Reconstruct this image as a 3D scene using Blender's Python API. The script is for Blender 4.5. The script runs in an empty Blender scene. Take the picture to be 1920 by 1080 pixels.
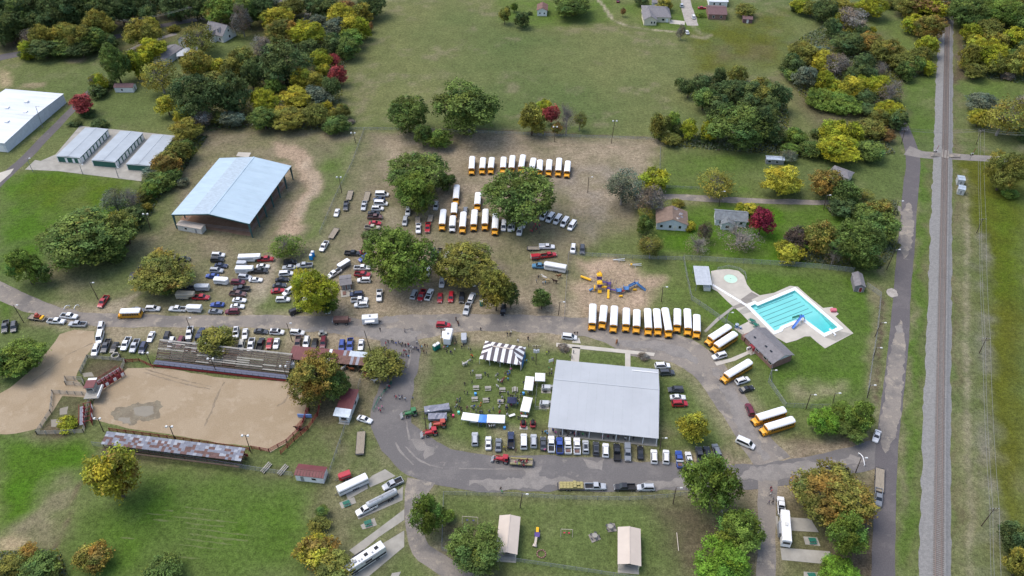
# Aerial view of a fairground: rodeo arena, covered arena, hall, pool, buses and railway.
import bpy, bmesh, math, random
import numpy as np
from mathutils import Vector, Matrix

# ------------------------------------------------------------------ camera
CAM_H, PITCH, FOC = 190.0, math.radians(41.0), 1550.0      # metres, radians, focal length in photo pixels
SC = bpy.context.scene
COL = SC.collection
cam_d = bpy.data.cameras.new('camera'); cam = bpy.data.objects.new('camera', cam_d); COL.objects.link(cam)
cam_d.sensor_fit = 'HORIZONTAL'; cam_d.sensor_width = 36.0; cam_d.lens = FOC * 36.0 / 1920.0
cam_d.clip_start = 1.0; cam_d.clip_end = 9000.0
cam.location = (0, 0, CAM_H); cam.rotation_euler = (math.pi / 2 - PITCH, 0, 0)
SC.camera = cam
# ------------------------------------------------------------------ sky, sun, exposure (overcast)
SUN_EL, SUN_AZ = math.radians(62), math.radians(-70)        # azimuth from +Y towards +X
wld = bpy.data.worlds.new('World'); SC.world = wld; wld.use_nodes = True
wn = wld.node_tree.nodes; wl = wld.node_tree.links
sky = wn.new('ShaderNodeTexSky'); sky.sky_type = 'NISHITA'; sky.sun_disc = False
sky.sun_elevation = SUN_EL; sky.sun_rotation = SUN_AZ
sky.air_density = 1.0; sky.dust_density = 3.0; sky.ozone_density = 1.0
wl.new(sky.outputs[0], wn['Background'].inputs[0]); wn['Background'].inputs[1].default_value = 0.15
sun_d = bpy.data.lights.new('sun', 'SUN'); sun = bpy.data.objects.new('sun', sun_d); COL.objects.link(sun)
sun_d.energy = 0.9; sun_d.angle = math.radians(40); sun_d.color = (1.0, 0.975, 0.93)
_sd = Vector((math.sin(SUN_AZ) * math.cos(SUN_EL), math.cos(SUN_AZ) * math.cos(SUN_EL), math.sin(SUN_EL)))
sun.rotation_euler = _sd.to_track_quat('Z', 'Y').to_euler(); sun.location = (0, 250, 300)
SC.view_settings.view_transform = 'Standard'; SC.view_settings.look = 'None'
SC.view_settings.exposure = 0.74; SC.view_settings.gamma = 1.0
SC.render.engine = 'CYCLES'

RNG = random.Random(11)
NP = np.random.default_rng(5)
# ------------------------------------------------------------------ survey: plan position in metres of a point seen in the photograph
SP, CP = math.sin(PITCH), math.cos(PITCH)
def P(px, py, z=0.0):
    u = (px - 960.0) / FOC; v = (540.0 - py) / FOC
    dx, dy, dz = u, CP + v * SP, -SP + v * CP
    t = (z - CAM_H) / dz
    return Vector((dx * t, dy * t, z))
def SCL(px, py, z=0.0):
    p = P(px, py, z); d = p.y * CP + (CAM_H - z) * SP
    return FOC / d
def DEP(py):                                                # depression angle of the sight line
    return PITCH + math.atan((py - 540.0) / FOC)
def HEAD(px, py, a, z=0.0):                                 # plan heading of a direction seen in the photograph (deg, 0 right, 90 up)
    r = math.radians(a); q = P(px + 4 * math.cos(r), py - 4 * math.sin(r), z) - P(px, py, z)
    return math.atan2(q.y, q.x)

# ------------------------------------------------------------------ materials
MATS = {}
def nodes_of(m):
    m.use_nodes = True; nt = m.node_tree
    return nt.nodes, nt.links, nt.nodes['Principled BSDF']
def mat(name, col, rough=0.7, var=0.12, scale=0.6, metal=0.0, spec=0.3, coat=0.0, alpha=1.0, objcol=False, bump=0.0, scale2=None, stretch=None):
    if name in MATS: return MATS[name]
    m = bpy.data.materials.new(name); n, l, b = nodes_of(m)
    b.inputs['Roughness'].default_value = rough; b.inputs['Metallic'].default_value = metal
    b.inputs['Specular IOR Level'].default_value = spec; b.inputs['Coat Weight'].default_value = coat
    tc = n.new('ShaderNodeTexCoord'); nz = n.new('ShaderNodeTexNoise'); nz.inputs['Scale'].default_value = scale
    nz.inputs['Detail'].default_value = 6; nz.inputs['Roughness'].default_value = 0.65
    if stretch:
        mp = n.new('ShaderNodeMapping'); mp.inputs['Scale'].default_value = stretch
        l.new(tc.outputs['Object'], mp.inputs[0]); l.new(mp.outputs[0], nz.inputs['Vector'])
    else: l.new(tc.outputs['Object'], nz.inputs['Vector'])
    mr = n.new('ShaderNodeMapRange'); mr.inputs[1].default_value = 0.3; mr.inputs[2].default_value = 0.7
    mr.inputs[3].default_value = 1 - var; mr.inputs[4].default_value = 1 + var * 0.6
    l.new(nz.outputs[0], mr.inputs[0])
    mx = n.new('ShaderNodeVectorMath'); mx.operation = 'SCALE'
    if objcol:
        oi = n.new('ShaderNodeObjectInfo'); l.new(oi.outputs['Color'], mx.inputs[0])
    else: mx.inputs[0].default_value = col[:3]
    l.new(mr.outputs[0], mx.inputs['Scale']); l.new(mx.outputs[0], b.inputs['Base Color'])
    if bump:
        bp = n.new('ShaderNodeBump'); bp.inputs['Strength'].default_value = bump; bp.inputs['Distance'].default_value = 0.05
        l.new(nz.outputs[0], bp.inputs['Height']); l.new(bp.outputs[0], b.inputs['Normal'])
    if alpha < 1: b.inputs['Alpha'].default_value = alpha
    MATS[name] = m; return m
def M(n): return MATS[n]

mat('paint', (1, 1, 1), 0.3, 0.06, 0.4, spec=0.5, coat=0.4, objcol=True)
mat('cloth_any', (1, 1, 1), 0.9, 0.15, 3.0, objcol=True)
mat('plain_any', (1, 1, 1), 0.7, 0.1, 1.5, objcol=True)
mat('glass', (0.018, 0.022, 0.027), 0.08, 0.1, 1, spec=0.6)
mat('tyre', (0.02, 0.02, 0.02), 0.85, 0.2, 4)
mat('rim', (0.35, 0.36, 0.37), 0.4, 0.1, 3, metal=0.6)
mat('black', (0.02, 0.02, 0.022), 0.6, 0.2, 2)
mat('chrome', (0.5, 0.5, 0.5), 0.3, 0.1, 2, metal=0.8)
mat('lamp_glass', (0.75, 0.75, 0.72), 0.25, 0.05, 2)
mat('bus_yellow', (0.78, 0.36, 0.02), 0.4, 0.08, 0.5, spec=0.5)
mat('bus_roof', (0.86, 0.87, 0.87), 0.45, 0.08, 0.5)
mat('white', (0.80, 0.80, 0.79), 0.55, 0.1, 0.5)
mat('offwhite', (0.66, 0.65, 0.60), 0.65, 0.16, 0.6)
mat('alum', (0.55, 0.57, 0.58), 0.4, 0.14, 0.9, metal=0.3)
mat('greymetal', (0.30, 0.31, 0.32), 0.5, 0.18, 0.8, metal=0.2)
mat('darkmetal', (0.06, 0.06, 0.065), 0.55, 0.25, 1.2)
mat('wood_pole', (0.09, 0.065, 0.048), 0.9, 0.3, 1.2)
mat('deck_wood', (0.34, 0.29, 0.22), 0.85, 0.35, 1.4, stretch=(0.6, 5, 1))
mat('grey_wood', (0.34, 0.32, 0.28), 0.85, 0.35, 0.8, stretch=(0.6, 4, 1))
mat('red_paint', (0.25, 0.03, 0.035), 0.6, 0.25, 1.0)
mat('blue_paint', (0.07, 0.2, 0.58), 0.5, 0.15, 1.0)
mat('green_wall', (0.03, 0.12, 0.09), 0.55, 0.15, 0.5)
mat('green_paint', (0.02, 0.15, 0.10), 0.5, 0.2, 1.0)
mat('teal_steel', (0.05, 0.12, 0.12), 0.5, 0.2, 0.8)
mat('brick', (0.26, 0.15, 0.12), 0.85, 0.25, 1.2)
mat('siding', (0.62, 0.65, 0.68), 0.7, 0.14, 0.9)
mat('cream', (0.66, 0.61, 0.48), 0.75, 0.12, 0.7)
mat('shingle', (0.21, 0.20, 0.205), 0.9, 0.22, 1.0, bump=0.3)
mat('shingle_brown', (0.21, 0.15, 0.115), 0.9, 0.25, 0.8, bump=0.3)
mat('shingle_worn', (0.20, 0.22, 0.23), 0.9, 0.35, 0.6, bump=0.3)
mat('shingle_red', (0.165, 0.10, 0.10), 0.9, 0.2, 1.0)
mat('red_roof', (0.165, 0.048, 0.05), 0.5, 0.18, 0.35)
mat('tan_roof', (0.56, 0.48, 0.40), 0.55, 0.08, 0.3)
mat('rust', (0.19, 0.105, 0.085), 0.75, 0.4, 1.2)
mat('galv', (0.44, 0.50, 0.56), 0.4, 0.2, 0.9, metal=0.15)
mat('galv_dull', (0.25, 0.255, 0.30), 0.5, 0.3, 0.9, metal=0.1)
mat('roof_blue', (0.42, 0.53, 0.60), 0.5, 0.1, 0.15, stretch=(1, 3, 1))
mat('roof_blue_mid', (0.40, 0.48, 0.54), 0.5, 0.25, 0.7, stretch=(1, 3, 1))
mat('roof_grey', (0.455, 0.475, 0.49), 0.5, 0.07, 0.12)
mat('roof_white', (0.66, 0.69, 0.71), 0.45, 0.2, 0.12, stretch=(0.3, 2.5, 1))
mat('roof_storage', (0.38, 0.42, 0.45), 0.5, 0.12, 0.25)
mat('concrete', (0.34, 0.32, 0.275), 0.85, 0.22, 0.3)
mat('concrete_pale', (0.50, 0.46, 0.39), 0.8, 0.16, 0.25)
mat('concrete_dark', (0.26, 0.235, 0.205), 0.9, 0.2, 0.5)
mat('pool_wall', (0.80, 0.82, 0.80), 0.5, 0.06, 0.5)
mat('pool_floor', (0.46, 0.74, 0.73), 0.5, 0.06, 0.12)
mat('wading_floor', (0.60, 0.76, 0.66), 0.5, 0.08, 0.5)
mat('lane', (0.14, 0.26, 0.28), 0.6, 0.1, 1)
mat('yellow_plastic', (0.85, 0.47, 0.02), 0.4, 0.08, 1)
mat('purple_plastic', (0.10, 0.065, 0.22), 0.5, 0.1, 1)
mat('blue_plastic', (0.09, 0.22, 0.45), 0.4, 0.1, 1)
mat('navy_cloth', (0.035, 0.04, 0.085), 0.8, 0.2, 1)
mat('tent_white', (0.83, 0.82, 0.79), 0.7, 0.05, 0.5)
mat('tent_grey', (0.125, 0.105, 0.115), 0.7, 0.12, 0.8)
mat('tent_blue', (0.10, 0.27, 0.74), 0.7, 0.08, 0.8)
mat('tie_wood', (0.185, 0.15, 0.128), 0.9, 0.4, 2.0)
mat('rail_steel', (0.34, 0.26, 0.22), 0.45, 0.2, 1.0, metal=0.4)
mat('hay', (0.38, 0.33, 0.14), 0.95, 0.3, 3.0, bump=0.5)
mat('bark', (0.10, 0.075, 0.055), 0.95, 0.3, 2.0)
mat('bark_pale', (0.30, 0.27, 0.24), 0.95, 0.25, 2.0)
mat('skin', (0.45, 0.26, 0.18), 0.6, 0.1, 3)
mat('hair', (0.04, 0.028, 0.02), 0.8, 0.3, 5)
mat('denim', (0.035, 0.05, 0.09), 0.9, 0.3, 2)
mat('old_sheet_blue', (0.17, 0.185, 0.235), 0.5, 0.35, 0.9)
mat('old_sheet_rust', (0.15, 0.085, 0.075), 0.7, 0.4, 1.2)
mat('old_sheet_pale', (0.30, 0.325, 0.37), 0.5, 0.25, 0.9)
mat('puddle', (0.21, 0.185, 0.135), 0.22, 0.1, 0.5, spec=0.5)
mat('sky_wire', (0.24, 0.24, 0.23), 0.6, 0.1, 1)

def link_mesh_alpha(name, col, cover):                     # woven wire mesh seen from far away: partly open surface
    m = bpy.data.materials.new(name); n, l, b = nodes_of(m)
    b.inputs['Base Color'].default_value = (*col, 1); b.inputs['Roughness'].default_value = 0.5; b.inputs['Alpha'].default_value = cover
    tc = n.new('ShaderNodeTexCoord'); nz = n.new('ShaderNodeTexNoise'); nz.inputs['Scale'].default_value = 0.8
    mr = n.new('ShaderNodeMapRange'); mr.inputs[3].default_value = cover * 0.7; mr.inputs[4].default_value = cover * 1.3
    l.new(tc.outputs['Object'], nz.inputs['Vector']); l.new(nz.outputs[0], mr.inputs[0]); l.new(mr.outputs[0], b.inputs['Alpha'])
    MATS[name] = m
link_mesh_alpha('chain_link', (0.42, 0.43, 0.43), 0.26)

# water: clear, slightly rippled surface
def water_mat():
    m = bpy.data.materials.new('water'); n, l, b = nodes_of(m)
    tr = n.new('ShaderNodeBsdfTransparent'); tr.inputs[0].default_value = (0.95, 0.99, 0.99, 1)
    gl = n.new('ShaderNodeBsdfGlossy'); gl.inputs['Roughness'].default_value = 0.05
    fr = n.new('ShaderNodeFresnel'); fr.inputs[0].default_value = 1.33
    tc = n.new('ShaderNodeTexCoord'); nz = n.new('ShaderNodeTexNoise'); nz.inputs['Scale'].default_value = 1.2
    bp = n.new('ShaderNodeBump'); bp.inputs['Strength'].default_value = 0.15; bp.inputs['Distance'].default_value = 0.05
    mx = n.new('ShaderNodeMixShader'); out = n['Material Output']
    l.new(tc.outputs['Object'], nz.inputs['Vector']); l.new(nz.outputs[0], bp.inputs['Height']); l.new(bp.outputs[0], gl.inputs['Normal'])
    l.new(bp.outputs[0], fr.inputs['Normal'])
    l.new(fr.outputs[0], mx.inputs[0]); l.new(tr.outputs[0], mx.inputs[1]); l.new(gl.outputs[0], mx.inputs[2]); l.new(mx.outputs[0], out.inputs[0])
    MATS['water'] = m
    d = m.copy(); d.name = 'deep_water'; n = d.node_tree.nodes; l = d.node_tree.links      # body of water that soaks up red light with depth
    va = n.new('ShaderNodeVolumeAbsorption'); va.inputs['Color'].default_value = (0.15, 0.90, 0.93, 1); va.inputs['Density'].default_value = 0.3
    l.new(va.outputs[0], n['Material Output'].inputs['Volume']); MATS['deep_water'] = d
water_mat()

# ------------------------------------------------------------------ mesh building
class MB:
    def __init__(s): s.v = []; s.f = []; s.mi = []
    def quad(s, a, b, c, d, mi=0):
        k = len(s.v); s.v += [tuple(a), tuple(b), tuple(c), tuple(d)]; s.f.append((k, k+1, k+2, k+3)); s.mi.append(mi); return s
    def poly(s, pts, mi=0):
        k = len(s.v); s.v += [tuple(p) for p in pts]; s.f.append(tuple(range(k, k+len(pts)))); s.mi.append(mi); return s
    def hexa(s, p, mi=0):                                   # eight corners: bottom ring then top ring, anticlockwise
        k = len(s.v); s.v += [tuple(q) for q in p]
        for f in ((3,2,1,0),(4,5,6,7),(0,1,5,4),(1,2,6,5),(2,3,7,6),(3,0,4,7)): s.f.append(tuple(k+i for i in f)); s.mi.append(mi)
        return s
    def box(s, x0, x1, y0, y1, z0, z1, mi=0, tx=0.0, ty=0.0):   # tx, ty: taper of the top
        return s.hexa([(x0,y0,z0),(x1,y0,z0),(x1,y1,z0),(x0,y1,z0),(x0+tx,y0+ty,z1),(x1-tx,y0+ty,z1),(x1-tx,y1-ty,z1),(x0+tx,y1-ty,z1)], mi)
    def bar(s, a, b, w, h=None, mi=0):                       # square bar from a to b
        a = Vector(a); b = Vector(b); h = h or w; d = (b-a).normalized()
        u = d.cross(Vector((0,0,1)));
        if u.length < 1e-4: u = Vector((1,0,0))
        u.normalize(); n = u.cross(d).normalized(); u *= w/2; n *= h/2
        return s.hexa([a-u-n, a+u-n, a+u+n, a-u+n, b-u-n, b+u-n, b+u+n, b-u+n], mi)
    def tube(s, a, b, r, r2=None, n=6, mi=0, caps=True):
        a = Vector(a); b = Vector(b); r2 = r if r2 is None else r2; d = (b-a).normalized()
        u = d.cross(Vector((0,0,1)))
        if u.length < 1e-4: u = Vector((1,0,0))
        u.normalize(); w = d.cross(u); k = len(s.v)
        for c, rr in ((a, r), (b, r2)):
            for i in range(n):
                t = 2*math.pi*i/n; s.v.append(tuple(c + (u*math.cos(t) + w*math.sin(t))*rr))
        for i in range(n):
            j = (i+1) % n; s.f.append((k+i, k+j, k+n+j, k+n+i)); s.mi.append(mi)
        if caps:
            s.f.append(tuple(k+i for i in reversed(range(n)))); s.mi.append(mi)
            s.f.append(tuple(k+n+i for i in range(n))); s.mi.append(mi)
        return s
    def loft(s, rings, mi=0, caps=True, closed=True):        # rings of equal point counts
        n = len(rings[0]); k = len(s.v)
        for r in rings: s.v += [tuple(p) for p in r]
        for a in range(len(rings)-1):
            for i in range(n if closed else n-1):
                j = (i+1) % n; s.f.append((k+a*n+i, k+a*n+j, k+(a+1)*n+j, k+(a+1)*n+i)); s.mi.append(mi)
        if caps:
            s.f.append(tuple(k+i for i in reversed(range(n)))); s.mi.append(mi)
            q = k+(len(rings)-1)*n; s.f.append(tuple(q+i for i in range(n))); s.mi.append(mi)
        return s
    def prism(s, pts, z0, z1, mi=0):                         # plan polygon with upright sides
        n = len(pts); k = len(s.v)
        ar = sum(pts[i][0]*pts[(i+1) % n][1]-pts[(i+1) % n][0]*pts[i][1] for i in range(n))
        if ar < 0: pts = list(reversed(pts))
        s.v += [(p[0],p[1],z0) for p in pts] + [(p[0],p[1],z1) for p in pts]
        for i in range(n):
            j = (i+1) % n; s.f.append((k+i, k+j, k+n+j, k+n+i)); s.mi.append(mi)
        s.f.append(tuple(k+n+i for i in range(n))); s.mi.append(mi)
        s.f.append(tuple(k+i for i in reversed(range(n)))); s.mi.append(mi)
        return s
    def mesh(s, name, mats, smooth=False):
        me = bpy.data.meshes.new(name); me.from_pydata(s.v, [], s.f)
        for m in (mats if isinstance(mats, (list, tuple)) else [mats]): me.materials.append(MATS[m] if isinstance(m, str) else m)
        if any(s.mi): me.polygons.foreach_set('material_index', s.mi)
        if smooth: me.polygons.foreach_set('use_smooth', [True]*len(s.f))
        me.update(); return me
    def build(s, name, mats, parent=None, **kw):
        return put(name, s.mesh(name, mats, kw.pop('smooth', False)), parent, **kw)

def put(name, me, parent=None, loc=None, rotz=0.0, scale=None, color=None, label=None, cat=None, group=None, kind=None):
    o = bpy.data.objects.new(name, me); COL.objects.link(o)
    if parent is not None: o.parent = parent
    if loc is not None: o.location = loc
    if rotz: o.rotation_euler = (0, 0, rotz)
    if scale is not None: o.scale = scale if not isinstance(scale, (int, float)) else (scale,)*3
    if color is not None: o.color = (*color[:3], color[3] if len(color) > 3 else 1.0)
    if label: o['label'] = label
    if cat: o['category'] = cat
    if group: o['group'] = group
    if kind: o['kind'] = kind
    return o
def thing(name, label, cat, loc=(0, 0, 0), rotz=0.0, group=None):
    o = put(name, None, None, loc, rotz, None, None, label, cat, group); o.empty_display_size = 0.5
    return o
def spawn(proto, name, label, cat, loc, rotz=0.0, group=None, color=None, scale=None):
    """proto: list of (part name, mesh, painted?, sub-parts)."""
    t = thing(name, label, cat, loc, rotz, group)
    if scale is not None: t.scale = scale if not isinstance(scale, (int, float)) else (scale,)*3
    for nm, me, pt, sub in proto:
        c = put(nm, me, t, color=color if pt else None)
        for n2, m2, p2 in sub: put(n2, m2, c, color=color if p2 else None)
    return t
def struct(name, mb, m, z=0.0, **kw):
    return mb.build(name, m, None, kind='structure', **kw)
# ------------------------------------------------------------------ ground sheet with its grass, dry and bare zones
def vnoise(x, y, cell, seed):
    r = np.random.default_rng(seed); g = r.random((256, 256))
    fx = x / cell; fy = y / cell; ix = np.floor(fx).astype(int); iy = np.floor(fy).astype(int)
    tx = fx - ix; ty = fy - iy; tx = tx*tx*(3-2*tx); ty = ty*ty*(3-2*ty)
    a = g[ix % 256, iy % 256]; b = g[(ix+1) % 256, iy % 256]; c = g[ix % 256, (iy+1) % 256]; d = g[(ix+1) % 256, (iy+1) % 256]
    return (a*(1-tx)+b*tx)*(1-ty) + (c*(1-tx)+d*tx)*ty
def fbm(x, y, cell, seed, octv=4):
    s = 0; a = 0.5; t = 0
    for o in range(octv): s = s + a*vnoise(x, y, cell/2**o, seed+o); t += a; a *= 0.55
    return s/t
def sdist(poly, x, y):                                      # signed distance, inside positive
    p = np.array(poly); n = len(p); d = np.full(x.shape, 1e9); ins = np.zeros(x.shape, bool)
    for i in range(n):
        ax, ay = p[i]; bx, by = p[(i+1) % n]; ex, ey = bx-ax, by-ay
        t = np.clip(((x-ax)*ex+(y-ay)*ey)/(ex*ex+ey*ey+1e-9), 0, 1)
        d = np.minimum(d, np.hypot(x-ax-t*ex, y-ay-t*ey))
        c = ((ay > y) != (by > y)) & (x < (bx-ax)*(y-ay)/((by-ay) if abs(by-ay) > 1e-9 else 1e-9)+ax)
        ins ^= c
    return np.where(ins, d, -d)
def ldist(line, x, y):
    d = np.full(x.shape, 1e9)
    for (ax, ay), (bx, by) in zip(line[:-1], line[1:]):
        ex, ey = bx-ax, by-ay; t = np.clip(((x-ax)*ex+(y-ay)*ey)/(ex*ex+ey*ey+1e-9), 0, 1)
        d = np.minimum(d, np.hypot(x-ax-t*ex, y-ay-t*ey))
    return d
G = dict(pasture=(.120,.140,.050), lawn=(.092,.124,.036), lush=(.055,.126,.005), dry=(.192,.160,.104), dirt=(.285,.230,.158), clay=(.35,.26,.18),
         sand=(.40,.30,.19), mulch=(.095,.066,.048), grey=(.20,.18,.155), olive=(.086,.092,.008), brown=(.125,.098,.060), pale=(.36,.305,.225), litter=(.098,.074,.052))
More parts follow.
